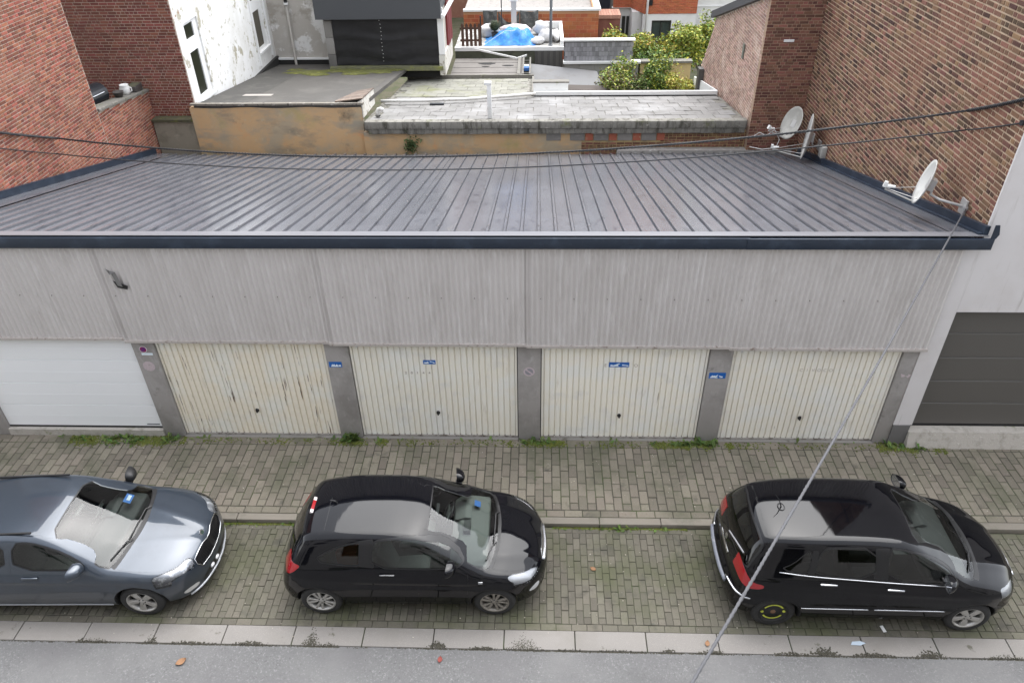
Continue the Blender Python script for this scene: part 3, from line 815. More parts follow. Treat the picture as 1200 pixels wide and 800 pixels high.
o = MB().box(-.13, .13, -.2, .2, 0, .17).build('vessel', CERD, P); bevel(o, .012)
MB().box(-.11, .11, -.18, .18, .1705, .176).build('soil', EARTH, P)

# rear red house
RH = empty('brick_house', (-11, 12, 0), 0, 'red brick rear house with a peeling white painted side and white windows', 'house')
rb = base_of(RH)
RY = 9.30
brick_wall(RH, (-14.4, RY, 2.95), (1, 0, 0), 5.445, 5.2, BRICK_LD, MORT_L, bl=.20, bh=.056, jt=.015, bond='flemish', thick=.3)
MB().box(-14.5, -9.125, RY + .31, 22, 0, 12).box(-14.4, -8.98, RY + .02, RY + .30, 8.2, 12).build('body', HOUSEWALL, RH, rb)
PEEL = mat('peeling_white_paint', (.78, .775, .76), .8, layers=[(1.1, (.70, .69, .66), .45, .6), (2.0, (.40, .37, .29), .575, .61, (1, 1, 1), 9.0), (4.5, (.46, .43, .35), .60, .65, (1, 1, 1), 8.0), (1.6, (.30, .19, .12), .655, .68, (1, 1, 1), 9.0)], bump=(14, .35))
mb = MB()
# white side wall with real openings for the two windows
WX = -8.95
def wall_with_holes(x, y0, y1, z0, z1, holes, t=.14):
    """wall in plane x, holes = (ya, yb, za, zb) sorted by y"""
    mb = MB(); y = y0
    for (a, b, c, d) in holes:
        mb.box(x - t, x, y, a, z0, z1); mb.box(x - t, x, a, b, z0, c); mb.box(x - t, x, a, b, d, z1); y = b
    mb.box(x - t, x, y, y1, z0, z1)
    return mb
WH = [(9.80, 10.72, 3.22, 5.16), (14.86, 15.95, 3.12, 5.05)]
wall_with_holes(WX, RY + .05, 16.42, 2.2, 9.0, WH).build('side_wall', PEEL, RH, rb)
WINW = mat('window_paint', (.80, .80, .79), .4)
CURT = mat('window_dark', (.020, .022, .012), .35, spec=.2); CURT2 = mat('net_curtain', (.10, .09, .07), .5, spec=.2)
def side_window(a, b, c, d, rail, pane):
    w = MB()
    w.box(WX - .10, WX - .045, a, a + .07, c, d).box(WX - .10, WX - .045, b - .26, b, c, d).box(WX - .10, WX - .045, a + .07, b - .26, d - .07, d).box(WX - .10, WX - .045, a + .07, b - .26, c, c + .09)
    w.box(WX - .105, WX - .04, a + .07, b - .26, rail, rail + .32)
    f = w.build('window', WINW, RH, rb)
    MB().box(WX - .085, WX - .075, a + .07, b - .26, c + .09, rail).build('pane', pane, f)
    MB().box(WX - .085, WX - .075, a + .07, b - .26, rail + .32, d - .07).build('pane', pane, f)
    MB().box(WX - .12, WX + .05, a - .05, b + .05, c - .07, c - .003).build('sill', WINW, f)
side_window(*WH[0], 4.42, CURT)
side_window(*WH[1], 4.30, CURT2)
MB().box(WX + .002, WX + .05, 14.70, 14.80, 2.75, 5.6).box(WX + .002, WX + .05, 16.0, 16.10, 2.75, 5.6).build('window_surround', WINW, RH, rb)
MB().box(WX + .001, WX + .09, RY + .5, 16.40, 2.2, 2.62).build('skirting_felt', DOORIN, RH, rb)

# ------------------------------------------------------------ flat roofed building with the ochre wall
OCHRE = mat('stained_ochre_render', (.55, .365, .195), .92, layers=[(1.0, (.42, .34, .23), .46, .62), (1.3, (.28, .235, .17), .54, .70, (.7, 1, 1.6)), (1.7, (.60, .33, .15), .58, .72), (6, (.50, .40, .26), .58, .72), (.8, (.42, .34, .15), .62, .74), (1.1, (.14, .115, .08), .60, .74), (.6, (.33, .29, .22), .54, .68, (1, 1, 2.5))], bump=(14, .45))
GREYR = mat('grey_render', (.25, .225, .175), .92, layers=[(2.4, (.17, .15, .11), .5, .7), (6, (.33, .30, .24), .58, .72)], bump=(20, .4))
FELT = mat('roofing_felt', (.074, .069, .062), .8, layers=[(.9, (.105, .098, .088), .45, .65), (3, (.07, .065, .058), .55, .7)], bump=(80, .4))
MOSSY = mat('mossy_felt', (.095, .100, .024), .95, layers=[(5, (.16, .16, .04), .5, .65), (3, (.09, .085, .05), .55, .7)], bump=(40, .9))
WORN = mat('worn_edge', (.20, .18, .15), .9, layers=[(7, (.40, .38, .34), .56, .68), (12, (.06, .05, .045), .56, .66)], bump=(50, .5))
FB = empty('flat_roof_building', (-6.8, 9, 0), 0, 'low building with a stained ochre wall and grey felt roof behind the garages', 'building')
fb = base_of(FB)
zf = lambda y: 3.33 - .135 * (y - 9.0)
def sl(x0, x1, y0, y1, d0, d1, zfun, name, m, parent, off, y_skew=0):
    V = [(x, y, zfun(y) + dz) for dz in (d0, d1) for x, y in ((x0, y0), (x1, y0), (x1 + y_skew, y1), (x0, y1))]
    return MB().add(V, [(0, 3, 2, 1), (4, 5, 6, 7), (0, 1, 5, 4), (1, 2, 6, 5), (2, 3, 7, 6), (3, 0, 4, 7)]).build(name, m, parent, off)
# ochre wall as a gently uneven sheet
def rough_wall(x0, x1, y, z0, ztop, name, m, parent, off, amp=.012, step=.12, thick=.2):
    nx = max(2, int((x1 - x0) / step)); nz = 10; V = []; F = []
    for j in range(nz + 1):
        for i in range(nx + 1):
            x = x0 + (x1 - x0) * i / nx
            zt = ztop(x) if callable(ztop) else ztop
            z = z0 + (zt - z0) * j / nz
            V.append((x, y + amp * (math.sin(x * 3.1 + z * 2) * .5 + math.sin(x * 7.7 - z * 5) * .3 + random.uniform(-.25, .25)), z))
    for j in range(nz):
        for i in range(nx): F.append((j * (nx + 1) + i, j * (nx + 1) + i + 1, (j + 1) * (nx + 1) + i + 1, (j + 1) * (nx + 1) + i))
    mb = MB().add(V, F); mb.box(x0, x1, y + .03, y + thick, z0, (ztop(x0) if callable(ztop) else ztop) - .01)
    return mb.build(name, m, parent, off, smooth=False)
rough_wall(-8.98, -4.46, 9.0, 1.4, lambda x: 3.27 + .012 * math.sin(x * 4), 'front_wall', OCHRE, FB, fb)
rough_wall(-10.08, -8.98, 9.04, 1.4, lambda x: 2.90 + .02 * math.sin(x * 9), 'grey_wall', GREYR, FB, fb)
MB().box(-10.08, -8.99, 8.98, 9.29, 2.90, 2.97).build('mossy_ledge', mat('sooty_mossy_ledge', (.075, .070, .040), .95, layers=[(4, (.12, .13, .03), .52, .66), (9, (.03, .028, .022), .55, .7)], bump=(40, .8)), FB, fb)
sl(-8.86, -4.46, 9.02, 16.4, -.10, 0, zf, 'roof_felt', FELT, FB, fb, .25)
o = sl(-8.94, -4.40, 8.96, 9.13, .004, .055, zf, 'roof_edge', WORN, FB, fb)
mpr = random.Random(5)
for (mx, my, ra, rb2) in [(-7.4, 14.5, .75, .5), (-6.3, 14.8, .7, .42), (-5.3, 14.6, .75, .45), (-4.7, 14.9, .4, .35), (-6.9, 14.0, .4, .25), (-5.7, 14.1, .5, .22), (-7.9, 15.0, .35, .3)]:
    pts = []
    for i in range(36):
        a_ = 2 * math.pi * i / 36; k = mpr.uniform(.6, 1.15)
        pts.append((mx + ra * k * math.cos(a_), my + rb2 * k * math.sin(a_)))
    V = [(px, py, zf(py) + .006) for px, py in pts] + [(mx + (px - mx) * .7, my + (py - my) * .7, zf(my + (py - my) * .7) + .028 + mpr.uniform(0, .012)) for px, py in pts] + [(mx, my, zf(my) + .035)]
    MB().add(V, [(i, (i + 1) % 36, 36 + (i + 1) % 36, 36 + i) for i in range(36)] + [(36 + i, 36 + (i + 1) % 36, 72) for i in range(36)]).build('moss_patch', MOSSY, FB, fb)
sl(-8.05, -7.25, 10.35, 10.62, .001, .008, zf, 'felt_strip', mat('pale_strip', (.36, .33, .30), .8), FB, fb)
sl(-8.85, -7.6, 9.25, 15.5, .0012, .004, zf, 'dark_felt_lap', mat('dark_felt', (.055, .052, .047), .8, layers=[(2, (.09, .085, .075), .5, .7)]), FB, fb)
sl(-4.95, -4.55, 9.2, 13.2, .0012, .004, zf, 'dark_felt_lap', mat('dark_felt_b', (.075, .070, .060), .8, layers=[(2, (.11, .10, .085), .5, .7)]), FB, fb)
# ridge tiles laid on the right edge of that roof
TILE = mat('old_clay_tile', (.16, .12, .095), .85, rnd=.3, layers=[(9, (.26, .23, .20), .55, .7)])
for i in range(9):
    y = 9.08 + i * .17
    V = [(x, yy, zf(yy) + dz) for dz, (x, yy) in [(.06, (-5.15 + .03 * i, y)), (.14, (-4.42, y)), (.14, (-4.42, y + .16)), (.06, (-5.15 + .03 * i, y + .16)), (.085, (-5.15 + .03 * i, y)), (.17, (-4.42, y)), (.17, (-4.42, y + .16)), (.085, (-5.15 + .03 * i, y + .16))]]
    MB().add(V, [(0, 3, 2, 1), (4, 5, 6, 7), (0, 1, 5, 4), (1, 2, 6, 5), (2, 3, 7, 6), (3, 0, 4, 7)]).build('edge_tile', TILE, FB, fb)
FLAKE = mat('flaking_white', (.62, .60, .55), .85, layers=[(8, (.28, .24, .18), .55, .65), (3, (.40, .36, .28), .55, .7)])
mb = MB().add([(-4.43, 9.04, 2.98), (-4.43, 10.6, 2.85), (-4.43, 10.6, zf(10.6) + .13), (-4.43, 9.04, zf(9.04) + .13), (-4.60, 9.04, 2.98), (-4.60, 10.6, 2.85), (-4.60, 10.6, zf(10.6) + .04), (-4.60, 9.04, zf(9.04) + .04)], [(0, 1, 2, 3), (7, 6, 5, 4), (0, 3, 7, 4), (2, 1, 5, 6)])
mb.build('flaking_kerb', FLAKE, FB, fb)

# ------------------------------------------------------------ tiled terrace roof on the concrete slab
SLABC = mat('mossy_concrete_edge', (.21, .20, .175), .9, rnd=.10, layers=[(5, (.075, .070, .055), .47, .64, (1.4, 1, .35)), (9, (.34, .32, .29), .58, .72), (2, (.13, .135, .06), .6, .74)], bump=(40, .6))
TTILE = mat('grey_roof_tile', (.205, .198, .19), .85, rnd=.13, layers=[(1.4, (.17, .165, .155), .48, .66), (4, (.10, .095, .088), .54, .72), (.8, (.28, .275, .27), .52, .7)], bump=(60, .3))
TTILE_G = mat('mossy_roof_tile', (.23, .225, .19), .88, rnd=.12, layers=[(1.0, (.19, .195, .10), .52, .70), (4, (.12, .115, .10), .56, .74)], bump=(60, .3))
BRICK_S = mat('sooty_brick', (.185, .085, .055), .9, rnd=.45, rnd_hue=.02, layers=[(3, (.32, .22, .10), .58, .74), (40, (.34, .25, .17), .62, .8)], bump=(60, .5))
MORT_S = mat('yellow_mortar', (.40, .30, .15), .95, layers=[(5, (.22, .17, .11), .5, .7)], bump=(80, .5))
TB = empty('terrace_building', (.5, 9, 0), 0, 'low building with a grey tiled roof on a mossy concrete slab edge behind the garages', 'building')
tb = base_of(TB)
zs = lambda y: 2.97 - .135 * (y - 8.8)
sl(-4.40, 5.48, 8.84, 12.25, -.25, -.028, zs, 'roof_slab', SLABC, TB, tb)
sl(-4.30, -.02, 12.25, 15.7, -.25, -.028, zs, 'roof_slab', SLABC, TB, tb)
# edge blocks in two courses
x = -4.36; i = 0
while x < 5.45:
    w = min(random.uniform(.42, .60), 5.47 - x)
    if w < .08: break
    o = MB().box(x, x + w - .004, 8.74 + random.uniform(-.003, .003), 8.95, 2.785, 2.968 + random.uniform(-.004, .004)).build('edge_block', SLABC, TB, tb); bevel(o, .005)
    x += w
x = -4.30
while x < 5.45:
    w = min(random.uniform(.38, .56), 5.45 - x)
    if w < .08: break
    o = MB().box(x, x + w - .005, 8.785 + random.uniform(-.004, .004), 8.95, 2.63 + random.uniform(-.008, .008), 2.775).build('edge_block', SLABC, TB, tb); bevel(o, .005)
    x += w
# tiles, staggered rows
def roof_tiles(x0, x1, y0, y1, tx, ty, m, off_row=.5, jit=.01):
    tlt = -math.atan(.135)
    hyp = math.cos(math.atan(.135))
    me = MB().add([(a * (tx - .008) / 2, b * (ty - .008) / 2, 0) for a, b in ((-1, -1), (1, -1), (1, 1), (-1, 1))] + [(a * (tx - .016) / 2, b * (ty - .016) / 2, .007) for a, b in ((-1, -1), (1, -1), (1, 1), (-1, 1))],
                  [(4, 5, 6, 7), (0, 1, 5, 4), (1, 2, 6, 5), (2, 3, 7, 6), (3, 0, 4, 7)]).mesh('roof_tile', m)
    y = y0; r = 0
    while y + ty <= y1 + .02:
        x = x0 + (tx * off_row if r % 2 else 0)
        while x + tx <= x1 + .01:
            yc = y + ty / 2 + random.uniform(-jit, jit)
            o = link('roof_tile', me, TB, (x + tx / 2 + tb[0] + random.uniform(-jit, jit), yc + tb[1], zs(yc) - .022 + random.uniform(-.003, .006) + tb[2]),
                     (tlt + random.uniform(-.012, .012), random.uniform(-.012, .012), random.uniform(-.02, .02)))
            x += tx
        y += ty; r += 1
roof_tiles(-4.30, 5.40, 8.97, 12.2, .43, .54, TTILE)
roof_tiles(-4.20, -.08, 12.30, 15.6, .42, .54, TTILE_G)
# wall under the slab: ochre to the left, brick to the right
rough_wall(-4.46, 1.28, 8.90, 1.4, 2.635, 'under_wall', OCHRE, TB, tb, amp=.008)
brick_wall(TB, (1.28, 8.905, 1.6), (1, 0, 0), 5.5, 1.02, BRICK_S, MORT_S, bl=.19, bh=.052, jt=.016, bond='cross', thick=.2, keep=lambda u, v: (v < .78 or u > 2.02) and not (u > 4.22 and v > 9))
CINDER = mat('grey_block', (.20, .19, .175), .9, rnd=.2, layers=[(6, (.28, .26, .24), .55, .7)], bump=(50, .5)); REDB = mat('red_block', (.33, .10, .06), .9, rnd=.2, layers=[(9, (.42, .30, .20), .55, .7)], bump=(50, .5))
x = -.9; k = 0
while x < 5.4:
    w = .40 if k % 2 == 0 else .22
    if x > 1.1 and x < 3.3 or k % 2 == 0 and x <= 1.1 and x > -.2:
        o = MB().box(x + .01, x + w - .01, 8.885, 8.95, 2.405, 2.622).build('under_block', CINDER if k % 2 == 0 else REDB, TB, tb)
    x += w; k += 1
MB().box(2.2, 6.7, 8.66, 8.89, 1.86, 2.215).build('mortar_fillet', mat('grey_fillet', (.32, .30, .28), .9, layers=[(9, (.55, .54, .52), .55, .7), (5, (.12, .115, .10), .58, .7)], bump=(30, .8)), TB, tb)
MB().box(-10.0, 1.0, 8.70, 8.90, 1.7, 2.03).build('rear_gutter_board', WORN, TB, tb)
# white upstand at the rear right of the tiles
WUP = mat('white_upstand', (.77, .77, .75), .7, layers=[(5, (.62, .60, .56), .58, .75)])
sl(-.0, 5.42, 12.22, 12.36, -.2, .13, zs, 'upstand', WUP, TB, tb)
sl(-.02, 1.02, 12.37, 12.75, -.2, .36, zs, 'upstand_block', WUP, TB, tb)
sl(-.04, 1.05, 12.36, 12.78, .362, .40, zs, 'upstand_cap', COPE, TB, tb)
sl(-.01, 5.40, 12.20, 12.218, -.02, .02, zs, 'felt_line', DOORIN, TB, tb)
sl(-4.32, -.02, 15.62, 15.74, -.1, .10, zs, 'rear_kerb', COPE, TB, tb)
sl(-.075, -.005, 12.4, 15.6, -.1, .06, zs, 'side_kerb', COPE, TB, tb)
mb = MB().add([(5.485, 12.0, 2.0), (5.485, 16.0, 1.35), (5.485, 16.0, 1.95), (5.485, 12.6, 2.55), (5.44, 12.0, 2.0), (5.44, 16.0, 1.35), (5.44, 16.0, 1.95), (5.44, 12.6, 2.55)], [(0, 1, 2, 3), (7, 6, 5, 4), (0, 3, 7, 4), (1, 5, 6, 2), (3, 2, 6, 7)])
mb.build('white_flashing', WUP, TB, tb)
# pipe lying across the tiles, and a white post
PIPEM = mat('old_pipe', (.60, .59, .56), .6, layers=[(7, (.40, .38, .34), .55, .7)])
o = MB().tube([(-4.35, 11.0, zs(11.0) + .11), (-3.2, 11.1, zs(11.1) + .10), (-2.0, 11.35, zs(11.35) + .09), (-.6, 11.85, zs(11.85) + .09), (.05, 12.1, zs(12.1) + .10)], .045, 10).build('roof_pipe', PIPEM, smooth=True)
tag(o, 'long off white pipe lying across the grey tiled roof', 'pipe')
PO = empty('roof_post', (-1.13, 9.15, zs(9.15)), 0, 'short white post standing at the front of the grey tiled roof', 'post')
o = MB().box(-.055, .055, -.055, .055, 0, .86).build('shaft', WUP, PO); bevel(o, .008)
o = MB().box(-.12, .06, -.06, .06, .862, .94).build('head', WUP, PO); bevel(o, .008)
V_ = empty('vent_pipe', (-4.12, 9.35, zs(9.35)), 0, 'white elbow vent at the left end of the grey tiled roof', 'vent')
MB().tube([(0, 0, 0), (0, 0, .14), (.03, 0, .20), (.10, -.02, .22), (.16, -.03, .19)], .055, 12).build('elbow', PIPEM, V_, smooth=True)
MB().lathe([(.058, 0), (.075, 0), (.075, .02), (.058, .02)], (0, 0, 0.03), n=14).build('collar', BLACK, V_)
o = MB().box(-.2, .2, -.05, .05, 0, .05).build('roof_batten', DKM, None, (-2.75, 11.0, zs(11.0) - .01)); tag(o, 'small dark batten under the pipe on the tiled roof', 'batten')
# fern like plant in the ochre wall
def leaf_cluster(name, m, pts, size, label, cat, parent=None, loc=(0, 0, 0)):
    mb = MB(); leafbits(mb, pts, size, 1.0)
    o = mb.build(name, m, parent, loc, rnd=True)
    if label: tag(o, label, cat)
    return o
FERN = mat('fern_leaf', (.10, .15, .055), .7, rnd=.4, rnd_hue=.02)
PL = empty('wall_plant', (-3.22, 8.86, 2.25), 0, 'small green plant growing out of the ochre wall under the slab edge', 'plant')
leaf_cluster('foliage', FERN, [(random.gauss(0, .09), random.uniform(-.10, .0), random.gauss(.05, .12)) for _ in range(140)], .085, None, None, PL)
MB().tube([(0, .02, -.25), (.01, -.02, 0), (.0, -.05, .15)], .006, 5).build('stem', FERN, PL)

# ------------------------------------------------------------ grey rendered wall and dark clad annexe at the back
GW = empty('rendered_building', (-7.8, 16.6, 0), 0, 'patchy pale grey rendered rear wall with a downpipe behind the felt roof', 'building')
gwb = base_of(GW)
PATCH = mat('patchy_grey_render', (.46, .43, .39), .9, layers=[(.75, (.72, .71, .69), .47, .50), (1.1, (.35, .32, .28), .53, .60), (5, (.52, .50, .47), .55, .7)], bump=(30, .3))
rough_wall(-8.94, -6.86, 16.42, 2.2, 9, 'wall', PATCH, GW, gwb, amp=.006, step=.3)
MB().box(-8.94, -6.88, 16.33, 16.41, 2.5, 2.56).build('white_strip', WINW, GW, gwb)
MB().box(-8.94, -6.88, 16.34, 16.41, 2.15, 2.49).build('felt_upstand', DOORIN, GW, gwb)
DP = empty('downpipe', (-8.25, 16.28, 2.4), 0, 'thin grey downpipe on the patchy rear wall', 'pipe')
MB().tube([(0, 0, 1.9), (0, 0, .0), (.02, -.05, -.06)], .045, 10).build('lower_pipe', mat('pipe_grey', (.34, .32, .29), .6), DP, smooth=True)
MB().tube([(0, 0, 2.6), (0, 0, 1.92)], .055, 10).build('upper_pipe', BLACK, DP, smooth=True)
MB().lathe([(.05, 0), (.075, 0), (.075, .06), (.05, .06)], (0, 0, 1.89), n=12).build('collar', WINW, DP)

AX = empty('clad_annexe', (-4.9, 15.3, 2), 0, 'annexe wrapped in black membrane under a dark grey roof edge', 'building')
ab = base_of(AX)
MEM = mat('black_membrane', (.012, .012, .014), .55, layers=[(2, (.018, .018, .020), .5, .7)], bump=(5, .35, (.6, 1, 2)))
def membrane(x0, x1, z0, z1, y):
    nx, nz = 26, 14; V = []; F = []
    for j in range(nz + 1):
        for i in range(nx + 1):
            x = x0 + (x1 - x0) * i / nx; z = z0 + (z1 - z0) * j / nz
            V.append((x, y + .012 * math.sin(z * 14 + math.sin(x * 2.3) * 1.5) * (1 if j < 5 else .35) + random.uniform(-.006, .006), z))
    for j in range(nz):
        for i in range(nx): F.append((j * (nx + 1) + i, j * (nx + 1) + i + 1, (j + 1) * (nx + 1) + i + 1, (j + 1) * (nx + 1) + i))
    return MB().add(V, F)
zb = lambda y: 2.42
for xa, xb in ((-6.52, -4.98), (-4.99, -3.13)):
    membrane(xa, xb, 2.62, 3.42, 15.20).build('membrane_sheet', MEM, AX, ab, smooth=True)
    membrane(xa, xb, 3.40, 4.30, 15.185).build('membrane_sheet', MEM, AX, ab, smooth=True)
MB().box(-6.75, -3.1, 15.26, 17.9, 2.2, 4.3).build('core', DOORIN, AX, ab)
mb = MB()
for k in range(14): mb.lathe([(0, -.004), (.012, -.003), (.012, 0)], (-4.97 + random.uniform(-.015, .015), 15.175, 2.75 + k * .115), (0, 1, 0), 6)
o = mb.build('nails', WINW, AX, ab); o['kind'] = 'stuff'
SLATE = mat('grey_edge_board', (.060, .064, .070), .6)
o = MB().box(-6.95, -2.95, 14.85, 15.2, 4.12, 4.9).build('roof_edge', SLATE, AX, ab)
MB().box(-6.95, -2.95, 15.2, 18, 4.31, 5.2).build('roof', SLATE, AX, ab)
for k, z in enumerate((2.46, 2.98, 3.5, 4.02)):
    o = MB().box(-6.80, -6.54, 15.17, 15.30, z, z + .51).build('quoin_block', mat('quoin_' + 'abcd'[k], [(.13, .125, .12), (.26, .25, .24), (.22, .21, .20), (.10, .1, .1)][k], .9, bump=(40, .4)), AX, ab); bevel(o, .008)
MB().box(-6.75, -3.0, 15.0, 15.3, 2.48, 2.60).build('plinth', mat('plinth_mossy', (.16, .16, .09), .9, layers=[(4, (.22, .23, .07), .5, .66), (7, (.08, .075, .06), .55, .7)], bump=(40, .5)), AX, ab)
MB().box(-6.6, -4.4, 14.86, 15.02, 2.45, 2.53).build('pale_ledge', WORN, AX, ab)
SIDEW = mat('weathered_boards', (.52, .48, .42), .8, layers=[(4, (.32, .27, .22), .56, .7, (1, 1, .3))])
MB().box(-3.10, -2.99, 15.14, 17.7, 2.95, 4.3).build('side_boards', SIDEW, AX, ab)
MB().box(-3.12, -2.93, 15.1, 17.6, 2.30, 2.94).build('side_plinth', FLAKE, AX, ab)
MB().box(-3.11, -2.92, 15.10, 15.18, 2.96, 4.4).build('corner_trim', WINW, AX, ab)
REDP = mat('dark_red_boards', (.16, .018, .022), .6, layers=[(3, (.22, .05, .03), .5, .7, (3, 3, .3))])
for k in range(4):
    MB().box(-2.985, -2.92 + .004 * (k % 2), 16.35 + k * .34, 16.35 + k * .34 + .33, 2.9, 4.9).build('red_board', REDP, AX, ab)
o = MB().tube([(-2.9, 14.86, 4.18), (-2.55, 17.8, 4.62)], .07, 8).build('gutter', WINW, AX, ab)
# ------------------------------------------------------------ rear wing of the right house
BRICK_P = mat('pale_brick', (.36, .235, .185), .9, rnd=.32, rnd_hue=.014, layers=[(1.6, (.52, .40, .33), .5, .7), (50, (.55, .46, .39), .6, .8)], bump=(60, .4))
MORT_P = mat('light_mortar', (.60, .52, .45), .95, bump=(80, .4))
BRICK_C = mat('brown_brick', (.185, .082, .058), .9, rnd=.45, rnd_hue=.016, layers=[(2.2, (.36, .25, .17), .62, .78), (40, (.34, .24, .17), .62, .8)], bump=(60, .5))
MORT_C = mat('brown_mortar', (.36, .255, .175), .95, layers=[(4, (.26, .18, .13), .5, .7)], bump=(80, .5))
RWG = empty('rear_wing', (6.1, 12, 0), 0, 'brick rear wing with pale side wall under a sloping dark roof edge', 'building')
wg = base_of(RWG)
brick_wall(RWG, (5.53, 8.68, 1.55), (1, 0, 0), 1.288, 5.4, BRICK_C, MORT_C, bl=.20, bh=.058, jt=.014, bond='flemish', thick=.2)
def pk(u, v):
    y = 16.0 - u; z = 1.2 + v
    if y < 14.25: return z < 4.25 + (14.25 - y) * .306 - .06
    return z < 4.1 - (y - 14.25) * 1.35
brick_wall(RWG, (5.53, 16.0, 1.2), (0, -1, 0), 7.30, 4.9, BRICK_P, MORT_P, bl=.20, bh=.058, jt=.014, bond='flemish', keep=pk, thick=.2,
           wallpoly=[(0, 0), (7.3, 0), (7.3, 4.72), (1.75, 3.03), (1.72, 2.85), (0, .55)])
mb = MB().add([(5.42, 8.6, 5.96), (5.42, 14.5, 4.155), (5.75, 14.5, 4.155), (5.75, 8.6, 5.96), (5.42, 8.6, 6.16), (5.42, 14.5, 4.355), (5.75, 14.5, 4.355), (5.75, 8.6, 6.16)], [(0, 3, 2, 1), (4, 5, 6, 7), (0, 1, 5, 4), (1, 2, 6, 5), (2, 3, 7, 6), (3, 0, 4, 7)])
mb.build('verge_board', SLATE, RWG, wg)
mb = MB().add([(5.75, 8.6, 6.1), (5.75, 14.5, 4.3), (9, 14.5, 4.3), (9, 8.6, 6.1)], [(0, 1, 2, 3)]); mb.build('roof', SLATE, RWG, wg)
mb = MB().box(5.50, 5.526, 10.35, 10.50, 4.05, 4.42).box(5.495, 5.524, 10.37, 10.43, 4.1, 4.25); mb.build('wall_plate', mat('plate_metal', (.16, .17, .14), .6), RWG, wg)
MB().box(5.98, 6.22, 8.66, 8.679, 4.90, 4.955).build('white_tag', WINW, RWG, wg)
MB().box(5.36, 5.52, 14.9, 15.2, 1.5, 2.5).build('rear_downpipe', mat('dark_pipe', (.09, .085, .08), .6), RWG, wg)

# ------------------------------------------------------------ lower flat roof and roof terrace
LRF = mat('low_roof_felt', (.165, .152, .138), .85, layers=[(1.2, (.20, .185, .17), .45, .65), (4, (.10, .095, .085), .6, .72)], bump=(60, .3))
LR = empty('low_flat_roof', (-1.5, 17, 0), 0, 'low grey brown felt roof between the black annexe and the ladder', 'building')
lro = base_of(LR)
MB().box(-2.92, -.42, 15.78, 18.3, 1.2, 1.97).build('roof_body', LRF, LR, lro)
for i in range(3): MB().box(-2.90, -.6, 16.5 + i * .62, 16.515 + i * .62, 1.97, 1.978).build('felt_seam', FELT, LR, lro)
MB().box(-2.92, -.42, 15.76, 16.05, 1.972, 2.03).build('front_strip', mat('strip_grey', (.16, .155, .15), .8), LR, lro)
MB().box(-.60, -.50, 16.05, 18.2, 1.971, 2.06).build('side_kerb', COPE, LR, lro)
for i, (x, y, sx, sy) in enumerate([(-1.72, 17.6, .30, .12), (-.95, 17.35, .20, .08), (-1.75, 17.25, .14, .06)]):
    mb = MB().prism([(x + sx * math.cos(a) * (1 + .3 * math.sin(3 * a)), y + sy * math.sin(a)) for a in np.linspace(0, 5.9, 10)], 'z', 1.971, 1.979); mb.build('tar_patch', DOORIN, LR, lro)
LD = empty('ladder', (-.28, 16.8, 1.97), 0, 'pale ladder lying beside the low felt roof with a blue crate between its rails', 'ladder')
for x in (-.12, .12): MB().box(x - .025, x + .025, -.75, 1.25, .05, .10).build('rail', COPE, LD)
for k in range(5): MB().tube([(-.12, -.6 + k * .38, .075), (.12, -.6 + k * .38, .075)], .015, 6).build('rung', COPE, LD)
CR = empty('crate', (-.28, 16.55, 2.04), 0, 'small blue and white crate by the pale ladder', 'crate')
o = MB().box(-.09, .09, -.13, .13, 0, .12).build('box', mat('crate_blue', (.03, .12, .35), .5), CR); bevel(o, .01)
MB().box(-.08, .08, .14, .5, 0, .05).build('sheet', WINW, CR)

TR = empty('roof_terrace', (-.6, 19.8, 0), 0, 'cluttered roof terrace with a white edge and dark boarded side', 'terrace')
tro = base_of(TR)
MB().box(-2.95, 1.02, 18.52, 21.4, 1.2, 2.27).build('terrace_body', mat('terrace_side', (.12, .125, .09), .9, layers=[(3, (.07, .07, .055), .5, .7)]), TR, tro)
MB().box(-2.95, 1.0, 18.54, 21.4, 2.271, 2.30).build('terrace_floor', mat('terrace_floor', (.27, .26, .24), .9, layers=[(4, (.60, .59, .57), .5, .65)]), TR, tro)
MB().box(-2.95, 1.06, 18.42, 18.54, 2.20, 2.33).build('white_edge', WUP, TR, tro)
for k in range(9):
    MB().box(.0 + k * .112, .105 + k * .112, 18.40 + .02 * (k % 2), 18.5, 1.35, 2.19).build('board', mat('dark_board' + 'ab'[k % 2], [(.085, .08, .075), (.12, .115, .105)][k % 2], .85, layers=[(6, (.2, .19, .18), .6, .72, (3, 3, .4))]) if k < 2 else bpy.data.materials['dark_board' + 'ab'[k % 2]], TR, tro)
MB().box(.94, 1.06, 18.55, 21.4, 2.30, 2.52).box(-.1, 1.06, 21.28, 21.4, 2.31, 2.55).build('parapet', WUP, TR, tro)
# terrace clutter
TARP = mat('blue_tarpaulin', (.012, .17, .50), .5, layers=[(6, (.04, .32, .62), .5, .7), (14, (.01, .11, .36), .55, .7)], bump=(9, .9))
T_ = empty('tarpaulin', (-.92, 19.35, 2.3), 0, 'bright blue tarpaulin draped over a heap on the roof terrace', 'tarpaulin')
V = []; F = []; nx, ny = 30, 16
for j in range(ny + 1):
    for i in range(nx + 1):
        u, v = i / nx, j / ny
        x = (u - .5) * 1.9; y = (v - .5) * 1.25
        h = .40 * min(1, 3.2 * u ** 1.2, 5.5 * (1 - u)) * min(1, 3.2 * v, 4 * (1 - v))
        h += (.05 * math.sin(x * 9 + y * 4) + .035 * math.sin(x * 17 - y * 13) + .02 * math.sin(y * 31 + x * 5)) * min(1, h * 3)
        V.append((x + .03 * math.sin(y * 12), y + .03 * math.sin(x * 11), max(.01, h)))
for j in range(ny):
    for i in range(nx): F.append((j * (nx + 1) + i, j * (nx + 1) + i + 1, (j + 1) * (nx + 1) + i + 1, (j + 1) * (nx + 1) + i))
